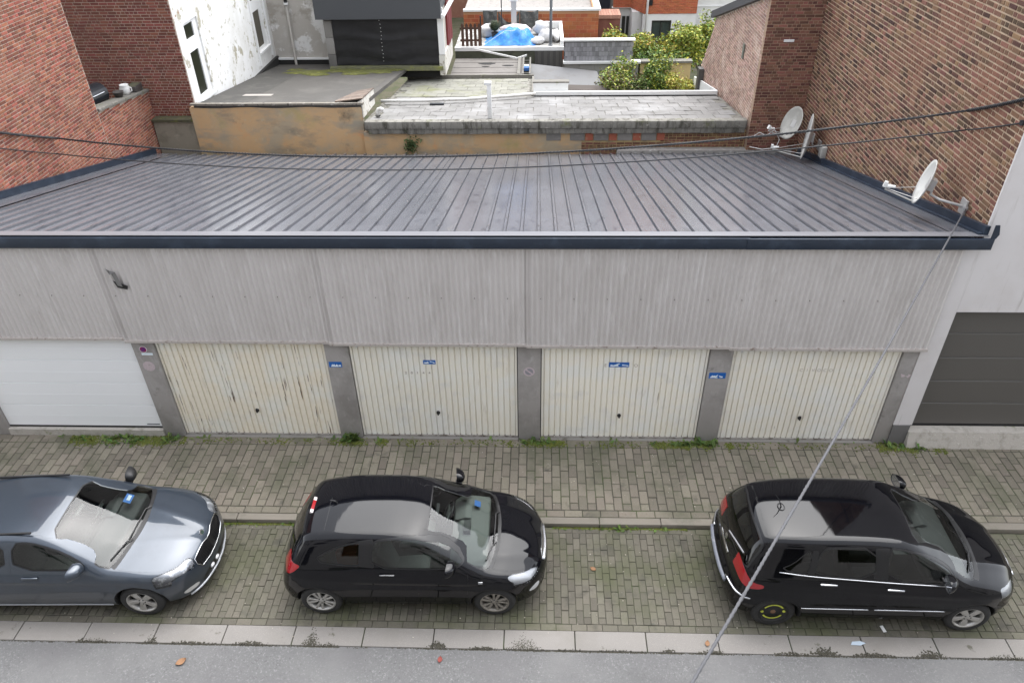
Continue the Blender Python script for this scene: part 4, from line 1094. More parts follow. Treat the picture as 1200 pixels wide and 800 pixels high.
MB().add(V, F).build('sheet', TARP, T_, smooth=True)
MB().tube([(-.95, -.45, .02), (-.2, -.2, .43), (.5, -.1, .43), (.93, -.3, .02)], .008, 5).build('rope', PAPER, T_)
SACK = mat('white_sack', (.56, .555, .55), .7, layers=[(7, (.52, .50, .49), .58, .75)], bump=(12, .6))
PSACK = mat('pinkish_sack', (.55, .47, .47), .7, layers=[(9, (.75, .72, .72), .5, .65)], bump=(12, .6))
def sack(x, y, z, rx, ry, rz, m, label, seed, rot=0):
    mb = MB().blob((0, 0, rz * .85), rx, ry, rz, 14, 0, .22, seed)
    mb.v = [(p[0] + .04 * math.sin(p[2] * 20 + seed), p[1], max(0, p[2])) for p in mb.v]
    o = mb.build('sack', m, None, (x, y, z), smooth=True, rot=(0, 0, rot)); tag(o, label, 'sack')
sack(.22, 20.4, 2.3, .30, .26, .27, SACK, 'big square white sack standing behind the tarpaulin near the grey pole', 1)
sack(.42, 19.35, 2.3, .34, .28, .24, SACK, 'slumped white sack at the foot of the grey pole', 2, .5)
sack(.12, 19.0, 2.3, .26, .2, .13, SACK, 'flat white sack between the tarpaulin and the grey pole', 3)
sack(-.75, 20.3, 2.3, .62, .3, .22, PSACK, 'wide pinkish sack heap behind the blue tarpaulin', 4)
sack(-1.75, 20.1, 2.3, .40, .3, .26, SACK, 'white sack behind the picket fence beside the round dark bush', 5)
sack(.80, 19.5, 2.3, .12, .5, .2, SACK, 'narrow white roll leaning on the right terrace parapet', 6)
POT = empty('topiary', (-1.52, 19.6, 2.3), 0, 'round dark green clipped bush in a pot left of the tarpaulin', 'bush')
BUSHD = mat('dark_clipped_leaf', (.030, .045, .016), .7, rnd=.4)
pts = []
for _ in range(500):
    a, b = random.uniform(0, 6.28), math.acos(random.uniform(-1, 1)); r = .21 * random.uniform(.8, 1)
    pts.append((r * math.sin(b) * math.cos(a), r * math.sin(b) * math.sin(a), .50 + r * math.cos(b)))
mb = MB(); leafbits(mb, pts, .05, .6); mb.blob((0, 0, .5), .17, .17, .17, 12, 0, .1); mb.build('foliage', BUSHD, POT, rnd=True)
MB().lathe([(0, 0), (.10, 0), (.14, .28), (.12, .28), (.1, .2), (0, .2)], n=14).build('vessel', CERD, POT)
WOODB = mat('brown_wood', (.085, .045, .03), .8, layers=[(4, (.13, .08, .055), .5, .7, (1, 1, .2))])
PF = empty('picket_fence', (-2.35, 18.62, 2.33), 0, 'short brown picket fence at the left end of the roof terrace', 'fence')
for k in range(5):
    o = MB().prism([(-.05, 0), (.05, 0), (.05, .74), (0, .80), (-.05, .74)], 'y', -.012, .012).build('picket', WOODB, PF, (-.30 + k * .155, 0, 0))
for z in (.16, .58): MB().box(-.40, .40, .014, .05, z, z + .07).build('rail', WOODB, PF)
POLE_M = mat('grey_pole', (.115, .125, .135), .5)
PL_ = empty('pole', (.575, 18.62, 2.33), 0, 'thick dark grey pole at the right end of the roof terrace', 'pole'); MB().lathe([(.055, 0), (.052, 3.6), (0, 3.61)], n=12).build('shaft', POLE_M, PL_, smooth=True); MB().lathe([(.05, 0), (.09, 0), (.09, .03), (.05, .05)], n=12).build('foot', POLE_M, PL_)
PL_ = empty('pole', (-1.30, 20.6, 2.3), 0, 'thinnest dark pole behind the blue tarpaulin', 'pole'); MB().lathe([(.022, 0), (.02, 3.4), (0, 3.41)], n=8).build('shaft', DKM, PL_, smooth=True); MB().lathe([(.02, 0), (.05, 0), (.05, .02)], n=8).build('foot', DKM, PL_)
PL_ = empty('pole', (-.83, 20.75, 2.3), 0, 'white square post behind the pinkish sacks', 'pole'); MB().box(-.10, .10, -.08, .08, 0, 3.4).build('shaft', mat('white_post', (.48, .47, .45), .7), PL_); MB().box(-.16, .16, -.13, .13, 1.15, 1.28).build('collar', WUP, PL_)
PL_ = empty('pole', (-1.98, 18.66, 2.33), 0, 'short dark post at the right end of the picket fence', 'pole'); MB().box(-.022, .022, -.022, .022, 0, 1.0).build('shaft', DKM, PL_); MB().box(-.03, .03, -.03, .03, 1.0, 1.03).build('cap', DKM, PL_)
NET = mat('dark_netting', (.075, .078, .075), .9, layers=[(9, (.16, .155, .145), .5, .68)], bump=(30, .6))
def netting(x0, x1, z0, z1, y, sag, label):
    V = []; F = []; nx, nz = 14, 5
    for j in range(nz + 1):
        for i in range(nx + 1):
            u = i / nx; x = x0 + (x1 - x0) * u
            zt = z1 - sag * math.sin(math.pi * u)
            V.append((x, y + .04 * math.sin(u * 9 + j), z0 + (zt - z0) * j / nz))
    for j in range(nz):
        for i in range(nx): F.append((j * (nx + 1) + i, j * (nx + 1) + i + 1, (j + 1) * (nx + 1) + i + 1, (j + 1) * (nx + 1) + i))
    o = MB().add(V, F).build('netting', NET, None); tag(o, label, 'netting')
netting(-2.05, -1.50, 2.3, 3.02, 21.15, .03, 'dark netting hung behind the round bush on the terrace')
netting(-1.46, -.62, 2.3, 2.98, 21.20, .42, 'sagging dark netting between the thin pole and the white post')
netting(-.60, .12, 2.3, 3.00, 21.22, .06, 'dark netting right of the white post on the terrace')
PK = empty('plank', (-1.45, 18.2, 2.15), 0, 'bent white plank lying against the terrace edge above the low felt roof', 'plank')
MB().obox((0, 0, .02), (.78, -.1, -.14), (0, .02, 0), (0, 0, .03)).build('board', WUP, PK); MB().obox((.96, -.07, -.09), (.20, .05, .05), (0, .02, 0), (0, 0, .03)).build('board', WUP, PK)

# ------------------------------------------------------------ garden walls
GW1 = empty('garden_wall', (2.3, 17.6, 0), 0, 'grey concrete garden wall with a slate patchwork screen on top', 'wall')
g1 = base_of(GW1)
CW = mat('concrete_panel', (.31, .30, .275), .9, rnd=.06, layers=[(1.5, (.25, .24, .21), .5, .7)], bump=(40, .3))
for k in range(5):
    MB().box(1.08 + k * .53, 1.08 + k * .53 + .52, 17.52, 17.66, 0, 1.98).build('panel', CW, GW1, g1)
MB().box(1.02, 3.78, 17.44, 17.72, 1.985, 2.06).build('coping', WUP, GW1, g1)
MB().box(1.04, 3.46, 17.58, 17.70, 2.061, 2.70).build('screen_core', SLATE, GW1, g1)
SL = mat('slate_tile', (.24, .235, .245), .8, rnd=.30, layers=[(8, (.30, .30, .31), .5, .7)], bump=(60, .2))
me = MB().box(-.052, .052, 0, .02, -.075, .075).mesh('slate', SL)
for r_ in range(4):
    for c in range(22):
        link('slate', me, GW1, (1.10 + c * .110 + (.03 if r_ % 2 else 0) + g1[0], 17.558 + random.uniform(0, .008) + g1[1], 2.145 + r_ * .158 + g1[2]))
MB().box(1.02, 3.54, 17.50, 17.74, 2.745, 2.80).build('top_coping', WUP, GW1, g1)
GW2 = empty('garden_wall', (4.7, 17.6, 0), 0, 'pale yellow garden wall behind the bushes', 'wall')
g2 = base_of(GW2)
rough_wall(3.80, 5.6, 17.55, 0, 1.98, 'wall', mat('pale_yellow_render', (.62, .47, .24), .9, layers=[(1.5, (.52, .42, .26), .5, .7)]), GW2, g2)
for k in range(3): MB().box(3.80 + k * .61, 4.40 + k * .61, 17.46, 17.8, 1.985, 2.055).build('coping_stone', COPE, GW2, g2)
LT = empty('lean_to_roof', (1.2, 16, 0), 0, 'grey felt lean to roof below the white upstand', 'roof')
lt = base_of(LT)
mb = MB().add([(-.25, 15.1, 1.62), (2.46, 14.9, 1.60), (2.40, 15.6, 1.80), (2.2, 17.0, 1.86), (-.14, 17.9, 1.88), (-.25, 15.1, 1.5), (2.46, 14.9, 1.48), (2.40, 15.6, 1.66), (2.2, 17.0, 1.74), (-.14, 17.9, 1.76)],
              [(0, 1, 2, 3, 4), (5, 9, 8, 7, 6), (0, 5, 6, 1), (1, 6, 7, 2), (2, 7, 8, 3), (3, 8, 9, 4), (4, 9, 5, 0)])
mb.build('felt', mat('smooth_felt', (.165, .165, .165), .8, layers=[(1.5, (.14, .135, .13), .5, .7), (6, (.09, .09, .09), .66, .74)]), LT, lt)
mb = MB().add([(-.2, 15.12, 1.64), (2.42, 14.92, 1.62), (2.38, 15.5, 1.80), (.9, 15.7, 1.785), (-.2, 15.9, 1.75)], [(0, 1, 2, 3, 4)]); mb.build('old_strip', mat('brown_felt', (.10, .085, .075), .9), LT, lt, )
bpy.data.objects['old_strip'].location.z += .012

# ------------------------------------------------------------ shrubs
G1 = mat('leaf_green', (.13, .20, .030), .6, rnd=.5, rnd_hue=.025)
G2 = mat('leaf_yellow_green', (.30, .31, .035), .6, rnd=.5, rnd_hue=.03)
G3 = mat('leaf_ochre', (.33, .25, .045), .65, rnd=.5, rnd_hue=.03)
G4 = mat('leaf_dark', (.065, .115, .025), .6, rnd=.5, rnd_hue=.02)
G5 = mat('twig_leaf', (.15, .12, .06), .7, rnd=.5, rnd_hue=.02)
WOODT = mat('branch_bark', (.10, .075, .05), .9)
def shrub(x, y, z0, rx, ry, h, n, mats, label, seed, size=.085, bare=0.0, group=None):
    rr = random.Random(seed)
    E_ = empty('shrub', (x, y, z0)); tag(E_, label, 'shrub', group)
    br = MB(); tips = []
    for k in range(16):
        a = rr.uniform(0, 6.28); q = rr.uniform(.2, 1)
        p1 = (rx * .45 * q * math.cos(a), ry * .45 * q * math.sin(a), h * rr.uniform(.35, .6))
        p2 = (rx * .95 * q * math.cos(a + .3), ry * .95 * q * math.sin(a + .3), h * rr.uniform(.62, .98))
        br.tube([(rr.uniform(-.06, .06), rr.uniform(-.06, .06), 0), p1, p2], [.025, .016, .005], 5)
        tips.append(p2); tips.append(tuple((p1[i] + p2[i]) / 2 for i in range(3)))
        for _ in range(3):
            b = rr.uniform(0, 6.28)
            p3 = (p2[0] + .3 * rx * math.cos(b), p2[1] + .3 * ry * math.sin(b), min(h * 1.05, p2[2] + rr.uniform(-.15, .2)))
            br.tube([p1, p3], [.008, .003], 4); tips.append(p3)
    br.build('branches', WOODT, E_)
    parts = [MB() for _ in mats]
    clumps = [(t, rr.uniform(.16, .34)) for t in tips]
    for _ in range(int(n * 2.6)):
        t, r = rr.choice(clumps)
        m = rr.choices(range(len(mats)), weights=[1.0] * len(mats))[0]
        d = Vector((rr.gauss(0, 1), rr.gauss(0, 1), rr.gauss(0, .8))); d = d.normalized() * r * rr.random() ** .4
        p = (t[0] + d.x, t[1] + d.y, max(.05, t[2] + d.z))
        s = size * 1.2 * rr.uniform(.5, 1.4)
        dr = Vector((rr.gauss(0, 1), rr.gauss(0, 1), rr.gauss(0, .6))).normalized(); sd = dr.orthogonal().normalized(); sd.rotate(Matrix.Rotation(rr.uniform(0, 6.28), 3, dr))
        P0 = Vector(p)
        parts[m].add([P0, P0 + dr * s * .5 + sd * s * .3, P0 + dr * s, P0 + dr * s * .5 - sd * s * .3], [(0, 1, 2, 3)], 0, rr.random())
    for q, m in zip(parts, mats):
        q.build('foliage', m, E_, rnd=True)
HG = 'shrubs massed behind the garden walls'
shrub(2.75, 19.2, 0, .75, .8, 2.42, 1900, [G2, G1, G3], 'yellow green shrub behind the left end of the slate screen', 21, group=HG)
shrub(3.65, 19.3, 0, .85, .9, 2.45, 2400, [G2, G3, G1], 'ochre tinted shrub just right of the slate screen', 22, group=HG)
shrub(4.6, 19.4, 0, .9, .9, 2.25, 2400, [G1, G2, G3], 'green shrub in front of the dark window of the orange house', 23, group=HG)
shrub(5.6, 19.6, 0, .9, .9, 2.60, 2600, [G1, G2, G2], 'tall bright green shrub beside the rear wing of the brick house', 24, group=HG)
shrub(6.6, 20.0, 0, .9, .8, 2.75, 2200, [G1, G2], 'tallest green shrub, partly behind the rear wing', 25, group=HG)
shrub(3.9, 18.2, 0, .6, .4, 2.2, 1300, [G4, G1], 'dark green shrub at the foot of the slate screen', 26, group=HG)
shrub(5.0, 18.4, 0, .6, .5, 2.2, 1500, [G4, G2, G1], 'dark green shrub behind the yellow wall', 27, group=HG)
HG2 = 'shrubs in the yard behind the tiled roof'
shrub(2.75, 15.9, 0, .55, .6, 2.05, 1300, [G1, G5, G2], 'sparse twiggy shrub at the end of the grey lean to roof', 31, .07, group=HG2)
shrub(3.05, 16.6, 0, .35, .35, 2.25, 600, [G2, G1], 'thin upright yellow green shrub in front of the concrete wall', 32, .07, group=HG2)
shrub(3.7, 16.3, 0, .55, .5, 1.75, 1300, [G5, G1, G4], 'low brownish shrub in the middle of the yard', 33, .07, group=HG2)
shrub(4.35, 16.6, 0, .55, .55, 2.22, 2200, [G1, G2, G4], 'dense green climber rising in front of the yellow wall', 34, .075, group=HG2)
shrub(5.05, 15.8, 0, .5, .6, 1.95, 1900, [G2, G3, G2], 'yellow autumn shrub against the rear wing', 35, .07, group=HG2)

# ------------------------------------------------------------ far buildings
OB = empty('flat_roof_building', (-.2, 24, 0), 0, 'orange hollow block building with a flat grey roof and white edge', 'building')
ob = base_of(OB)
ORB = mat('orange_block', (.42, .125, .052), .85, rnd=.16, rnd_hue=.01, layers=[(2, (.50, .20, .09), .52, .7), (9, (.34, .22, .15), .64, .74)], bump=(40, .3))
MORT_O = mat('orange_mortar', (.50, .27, .15), .95)
brick_wall(OB, (-2.9, 22.0, .9), (1, 0, 0), 5.45, 1.90, ORB, MORT_O, bl=.29, bh=.135, jt=.014, bond='stretch', thick=.25)
MB().box(-2.9, 2.55, 22.26, 30, 0, 2.72).build('body', HOUSEWALL, OB, ob)
MB().box(-2.9, 2.3, 22.2, 30, 2.721, 2.76).build('roof_gravel', mat('roof_gravel', (.30, .28, .26), .95, layers=[(5, (.18, .17, .16), .55, .7), (18, (.42, .40, .38), .55, .7)], bump=(40, .8)), OB, ob)
MB().box(-2.9, 2.62, 21.92, 22.16, 2.81, 2.885).box(2.36, 2.62, 22.16, 30, 2.81, 2.885).build('white_edge', WUP, OB, ob)
MB().box(2.30, 2.358, 22.2, 30, 2.76, 2.88).build('inner_kerb', MORT_O, OB, ob)
BR_ = empty('brick_shed', (3.05, 23.4, 0), 0, 'small red brown rendered shed with a tiled top beside the orange block building', 'shed')
bo = base_of(BR_)
MB().box(2.64, 3.52, 23.0, 24, 0, 2.28).build('wall', mat('red_brown_render', (.20, .075, .055), .9, layers=[(2, (.25, .11, .08), .5, .7)]), BR_, bo)
for k in range(8): MB().box(2.60 + k * .118, 2.71 + k * .118, 22.93, 24.05, 2.282, 2.42).build('ridge_tile', mat('pink_tile', (.42, .22, .16), .85, rnd=.15) if k == 0 else bpy.data.materials['pink_tile'], BR_, bo)
DH = empty('dark_building', (2.8, 29, 0), 0, 'slate grey windowless building far behind the white roof edge', 'building')
MB().box(2.45, 3.62, 28, 34, 0, 8).build('wall', mat('slate_cladding', (.055, .065, .085), .7), DH, base_of(DH)); MB().box(2.43, 3.64, 27.98, 34, 8.01, 8.2).build('roof', SLATE, DH, base_of(DH))
# orange house
OH = empty('orange_house', (5.3, 27, 0), 0, 'orange brick house with a white ground floor and white downpipe', 'house')
oh = base_of(OH)
ORH = mat('orange_brick', (.40, .105, .045), .85, rnd=.2, rnd_hue=.008, layers=[(20, (.46, .17, .09), .5, .7)])
brick_wall(OH, (4.75, 25.0, 2.0), (1, 0, 0), 2.28, 4.6, ORH, mat('orange_brick_mortar', (.42, .20, .11), .95), bl=.20, bh=.06, jt=.010, bond='stretch', thick=.2)
brick_wall(OH, (3.50, 26.3, 2.0), (1, 0, 0), .80, 4.6, ORH, bpy.data.materials['orange_brick_mortar'], bl=.20, bh=.06, jt=.010, bond='stretch', thick=.2, limit=80)
brick_wall(OH, (4.28, 26.3, 2.0), (.35, -1, 0), 1.38, 4.6, ORH, bpy.data.materials['orange_brick_mortar'], bl=.20, bh=.06, jt=.010, bond='stretch', thick=.2, limit=80)
MB().box(3.5, 7.0, 27.0, 33, 0, 8).box(4.8, 7.0, 25.3, 27, 2.02, 8).build('core', HOUSEWALL, OH, oh)
WHR = mat('white_render', (.74, .73, .71), .85, layers=[(1.5, (.66, .65, .62), .5, .7)])
mb = MB()
mb.box(3.50, 4.30, 26.5, 26.7, -.5, 1.98).box(4.72, 5.12, 25.04, 25.3, -.5, 1.99).box(5.12, 5.98, 25.04, 25.3, 1.72, 1.99).box(5.98, 7.03, 25.04, 25.3, -.5, 1.99).box(4.30, 4.73, 25.5, 26.7, -.5, 1.98)
mb.build('ground_floor', WHR, OH, oh)
mb = MB().add([(3.45, 26.25, 2.0), (4.30, 26.25, 2.0), (4.76, 24.95, 2.0), (4.76, 26.6, 1.985), (3.45, 26.6, 1.985)], [(0, 1, 2, 3, 4)]); mb.build('canopy', WUP, OH, oh)
w = MB().box(5.12, 5.18, 25.1, 25.18, .3, 1.71).box(5.92, 5.98, 25.1, 25.18, .3, 1.71).box(5.52, 5.58, 25.1, 25.18, .3, 1.71).box(5.18, 5.92, 25.1, 25.18, 1.64, 1.71).build('window', mat('dark_frame', (.03, .032, .03), .4), OH, oh)
for a, b in ((5.18, 5.52), (5.58, 5.92)): MB().box(a, b, 25.15, 25.16, .3, 1.64).build('pane', mat('window_reflection', (.045, .06, .055), .08, spec=.7) if a < 5.2 else bpy.data.materials['window_reflection'], w)
for a, b in ((3.95, 4.10), (4.15, 4.27)): MB().box(a, b, 26.46, 26.495, .2, 1.6).build('window', bpy.data.materials['dark_frame'], OH, oh)
MB().tube([(4.86, 24.93, 6.5), (4.86, 24.93, .2)], .05, 8).build('downpipe', WINW, OH, oh, smooth=True)
MB().box(4.93, 5.07, 24.90, 24.99, 2.36, 2.58).build('wall_lamp', DKM, OH, oh)
MB().box(5.7, 6.25, 24.95, 24.995, 3.25, 3.9).build('upper_window', bpy.data.materials['window_reflection'], OH, oh)
WHH = empty('white_house', (8.5, 27, 0), 0, 'white rendered house with dark upper windows, right of the orange house', 'house')
wh = base_of(WHH)
MB().box(7.06, 11, 25.9, 33, -.5, 9).build('wall', WHR, WHH, wh)
for a in (7.25, 8.1):
    w = MB().box(a, a + .6, 25.84, 25.9, 2.62, 3.9).build('window', WINW, WHH, wh); MB().box(a + .05, a + .55, 25.82, 25.839, 2.68, 3.85).build('pane', bpy.data.materials['window_reflection'], w)
MB().box(7.04, 11, 25.86, 25.898, 2.1, 2.14).build('ledge', WINW, WHH, wh)
# the terrace of houses closing the view far behind
FT = empty('far_terrace', (-2, 38, 0), 0, 'far brick terrace closing the view behind the flat roof building', 'house')
fo = base_of(FT)
MB().box(-16, 2.4, 34, 44, -1, 10).build('wall', mat('far_brick', (.26, .12, .08), .9, layers=[(3, (.32, .17, .12), .5, .7)]), FT, fo)
for k in range(6): MB().box(-14 + k * 2.7, -12.8 + k * 2.7, 33.95, 34.0, 3.6, 5.2).build('window', bpy.data.materials['window_reflection'], FT, fo)
MB().add([(-16.2, 33.7, 10), (2.6, 33.7, 10), (2.6, 39, 13), (-16.2, 39, 13)], [(0, 1, 2, 3)]).build('roof', SLATE, FT, fo)
# ------------------------------------------------------------ cables
CAB = mat('black_cable', (.022, .022, .024), .6); CABG = mat('steel_strand', (.070, .070, .076), .65)
def sagline(a, b, sag, n=40):
    a = Vector(a); b = Vector(b)
    return [a.lerp(b, t) - Vector((0, 0, sag * 4 * t * (1 - t))) for t in [i / n for i in range(n + 1)]]
def twist(line, r, off, turns, k, n):
    out = []
    for i, p in enumerate(line):
        t = (line[min(i + 1, len(line) - 1)] - line[max(i - 1, 0)]).normalized()
        u = t.cross(Vector((0, 0, 1))).normalized(); v = u.cross(t)
        w = 2 * math.pi * (turns * i / len(line) + k / n)
        out.append(p + off * (math.cos(w) * u + math.sin(w) * v))
    return out
C1 = empty('overhead_cable', (-10.0, 4.87, 4.0), 0, 'thick twisted black cable sagging along the back of the metal roof', 'cable')
o1 = base_of(C1)
ln = sagline((-10.05, 4.87, 4.02), (6.76, 1.46, 5.68), .57, 260)
for k in range(3): MB().tube(twist(ln, .014, .014, 95, k, 3), .0115, 6).build('strand', CAB, C1, o1, smooth=True)
for p_, q_, t_ in (((-10.05, 3.0, 4.86), (-10.05, 4.87, 4.02), 24), ((6.76, 1.46, 5.68), (6.76, .10, 6.31), 18)):
    e_ = sagline(p_, q_, .01, 40)
    for k in range(3): MB().tube(twist(e_, .014, .017, t_ / 2, k, 3), .014, 6).build('strand', CAB, C1, o1, smooth=True)
MB().box(-10.09, -10.02, 2.93, 3.07, 4.79, 4.93).build('bracket', mat('bracket_zinc', (.4, .4, .38), .5, metal=.5), C1, o1)
C2 = empty('overhead_cable', (-10.0, 3.0, 4.0), 0, 'thin single black cable crossing just above the metal roof', 'cable')
o2 = base_of(C2)
ln = sagline((-10.06, 4.68, 3.75), (6.76, 1.29, 5.44), .50, 120)
MB().tube(ln, .012, 6).build('strand', CAB, C2, o2, smooth=True)
MB().tube(sagline((-10.06, 2.8, 4.64), (-10.06, 4.68, 3.75), .01), .012, 6).tube(sagline((6.76, 1.29, 5.44), (6.78, .10, 5.97), .01), .012, 6).build('strand', CAB, C2, o2, smooth=True)
MB().lathe([(.02, 0), (.04, 0), (.04, .03), (.0, .03)], (6.795, .10, 5.97), (-1, 0, 0), 10).build('wall_eye', DKM, C2, o2)
C3 = empty('overhead_cable', (6.74, .35, 4.3), 0, 'grey steel strand slanting down across the photo from the right end of the roof', 'cable')
o3 = base_of(C3)
a = Vector((6.79, .66, 4.42)); b = Vector((1.06, -7.70, 5.27)); e = b + (b - a) * .42
ln = [a.lerp(e, i / 240) - Vector((0, 0, .20 * 4 * (i / 240) * (1 - i / 240))) for i in range(241)]
for k in range(4): MB().tube(twist(ln, .012, .0072, 80, k, 4), .0078, 6).build('strand', CABG, C3, o3, smooth=True)
MB().lathe([(.015, 0), (.05, 0), (.05, .04), (.0, .05)], (6.80, .66, 4.42), (-1, 0, 0), 10).build('wall_eye', mat('eye_zinc', (.5, .5, .5), .4, metal=.6), C3, o3)

# ------------------------------------------------------------ satellite dishes
DISHW = mat('dish_white', (.40, .395, .375), .5, layers=[(4, (.46, .45, .40), .55, .7)])
DISHB = mat('dish_bright', (.56, .555, .53), .5, layers=[(4, (.44, .43, .40), .55, .7)])
DISHG = mat('dish_grey', (.33, .32, .29), .55, layers=[(5, (.42, .41, .38), .5, .7), (3, (.22, .22, .17), .6, .72)])
ZINC = mat('zinc_arm', (.48, .47, .46), .45, metal=.4)
def dish(loc, normal, w, h, m, lbl, wall_pt, arm_side):
    D = empty('satellite_dish', loc, 0, lbl, 'satellite dish')
    n = Vector(normal).normalized()
    u = Vector((0, 0, 1)).cross(n).normalized(); v = n.cross(u).normalized()
    V = []; F = []; nr, na = 7, 32
    for side, dd in ((1, 0), (-1, -.012)):
        for j in range(nr + 1):
            r = j / nr
            for k in range(na):
                t = 2 * math.pi * k / na
                V.append(u * (w / 2 * r * math.cos(t)) + v * (h / 2 * r * math.sin(t)) + n * (.085 * (r * r - 1) * (h / .8) + dd))
    B_ = (nr + 1) * na
    for s in (0, 1):
        for j in range(nr):
            for k in range(na):
                q = (s * B_ + j * na + k, s * B_ + j * na + (k + 1) % na, s * B_ + (j + 1) * na + (k + 1) % na, s * B_ + (j + 1) * na + k)
                F.append(q if s == 0 else q[::-1])
    for k in range(na): F.append((nr * na + k, nr * na + (k + 1) % na, B_ + nr * na + (k + 1) % na, B_ + nr * na + k))
    MB().add(V, F).build('reflector', m, D, smooth=True)
    tip = n * (.50 * h / .8) - v * (.42 * h)
    root = -v * (h * .48) - n * .03
    MB().tube([root, tip], .014, 8).build('feed_arm', ZINC if m is DISHG else DISHW, D)
    for sx in (-1, 1): MB().tube([u * sx * w * .40 - v * h * .28, tip + Vector((0, 0, .02))], .006, 5).build('stay', ZINC, D)
    L = tip + v * .06
    mb = MB().lathe([(0, 0), (.03, 0), (.034, .05), (.024, .07), (.024, .13), (0, .13)], L, (-n * .9 + v * .2), 12); mb.build('feed_horn', WHITE_PL, D)
    mb = MB().obox(L + n * .03 + v * .02, u * .03, v * .045, n * .025); mb.build('feed_body', WHITE_PL, D)
    wp = Vector(wall_pt) - Vector(loc)
    back = -n * .16
    MB().obox(back + n * .04, u * .07, v * .09, n * .05).build('clamp', ZINC, D)
    MB().tube([back, Vector((back.x, back.y, wp.z)) * .0 + Vector((back.x, back.y, back.z - .16)), Vector((back.x + (wp.x - back.x) * .3, back.y + (wp.y - back.y) * .3, wp.z)), wp], .022, 8).build('mast', ZINC, D, smooth=True)
    MB().box(wp.x - .025, wp.x + .0, wp.y - .09, wp.y + .09, wp.z - .12, wp.z + .12).build('wall_plate', ZINC, D)
    return D
dish((6.22, 7.70, 3.28), (-.88, -.28, .37), .66, .80, DISHG, 'grey satellite dish in the back corner, tilted with its face to the left', (6.79, 7.9, 3.0), -1)
dish((6.42, 7.05, 3.18), (-.958, .27, .08), .80, 1.06, DISHB, 'white satellite dish seen edge on beside the grey one in the back corner', (6.79, 7.1, 2.95), -1)
dish((6.26, 1.12, 4.66), (-.93, .30, .23), .60, .74, DISHB, 'white satellite dish on the brick wall above the right end of the roof', (6.79, .72, 4.42), -1)
WB = empty('junction_box', (6.74, 6.7, 2.95), 0, 'small pale junction box on the brick wall beside the edge on dish', 'box')
o = MB().box(-.06, .06, -.1, .1, -.13, .13).build('housing', DISHW, WB); bevel(o, .01)
MB().tube([(-.02, -.05, -.13), (-.02, -.1, -.5)], .008, 5).build('lead', CAB, WB)
MB().tube([(0, .06, -.13), (-.05, .5, -.3), (-.08, 1.0, -.15)], .006, 5).build('lead', CAB, WB)
# loose leads on the roof corner
o = MB().tube([(5.6, 8.55, 2.62), (5.75, 8.5, 2.75), (5.9, 8.4, 2.70), (6.05, 8.3, 2.9), (6.2, 8.25, 2.65), (6.1, 8.1, 2.5), (5.8, 8.2, 2.42), (5.5, 8.3, 2.45)], .008, 5).build('loose_lead', PAPER); tag(o, 'loose pale leads curling below the dishes in the back corner', 'lead')
# ------------------------------------------------------------ cars: implicit bodies meshed with surface nets, then cut into panels
def catmull(pts, closed=True, n=6):
    P = np.array(pts, float); m = len(P); out = []
    rng = range(m) if closed else range(m - 1)
    for i in rng:
        if closed: a, b, c, d = P[(i - 1) % m], P[i], P[(i + 1) % m], P[(i + 2) % m]
        else: a, b, c, d = P[max(i - 1, 0)], P[i], P[i + 1], P[min(i + 2, m - 1)]
        for k in range(n):
            t = k / n
            out.append(.5 * ((2 * b) + (-a + c) * t + (2 * a - 5 * b + 4 * c - d) * t * t + (-a + 3 * b - 3 * c + d) * t ** 3))
    if not closed: out.append(P[-1])
    return np.array(out)

def poly_sdf(X, Y, P):
    """signed distance (negative inside) to a closed polygon"""
    sh = X.shape; x = X.ravel(); y = Y.ravel()
    d = np.full(x.shape, 1e9); ins = np.zeros(x.shape, bool)
    n = len(P)
    for i in range(n):
        ax, ay = P[i]; bx_, by_ = P[(i + 1) % n]
        ex, ey = bx_ - ax, by_ - ay; L2_ = ex * ex + ey * ey + 1e-12
        t = np.clip(((x - ax) * ex + (y - ay) * ey) / L2_, 0, 1)
        d = np.minimum(d, (x - ax - t * ex) ** 2 + (y - ay - t * ey) ** 2)
        cnd = (ay > y) != (by_ > y)
        with np.errstate(divide='ignore', invalid='ignore'):
            xi = ax + (y - ay) * ex / (ey if abs(ey) > 1e-12 else 1e-12)
        ins ^= cnd & (x < xi)
    d = np.sqrt(d); d[ins] *= -1
    return d.reshape(sh)

class Grid2:
    """bilinear lookup of a polygon distance field"""
    def __init__(s, P, h=.012, pad=.6):
        s.x0, s.y0 = P.min(0) - pad; x1, y1 = P.max(0) + pad; s.h = h
        nx, ny = int((x1 - s.x0) / h) + 2, int((y1 - s.y0) / h) + 2
        X, Y = np.meshgrid(s.x0 + np.arange(nx) * h, s.y0 + np.arange(ny) * h, indexing='ij')
        s.d = poly_sdf(X, Y, P)
    def __call__(s, x, y):
        u = np.clip((x - s.x0) / s.h, 0, s.d.shape[0] - 1.001); v = np.clip((y - s.y0) / s.h, 0, s.d.shape[1] - 1.001)
        i = u.astype(int); j = v.astype(int); fu = u - i; fv = v - j
        d = s.d
        return (d[i, j] * (1 - fu) + d[i + 1, j] * fu) * (1 - fv) + (d[i, j + 1] * (1 - fu) + d[i + 1, j + 1] * fu) * fv

def smax(a, b, k):
    h = np.maximum(k - np.abs(a - b), 0) / k
    return np.maximum(a, b) + h * h * k * .25

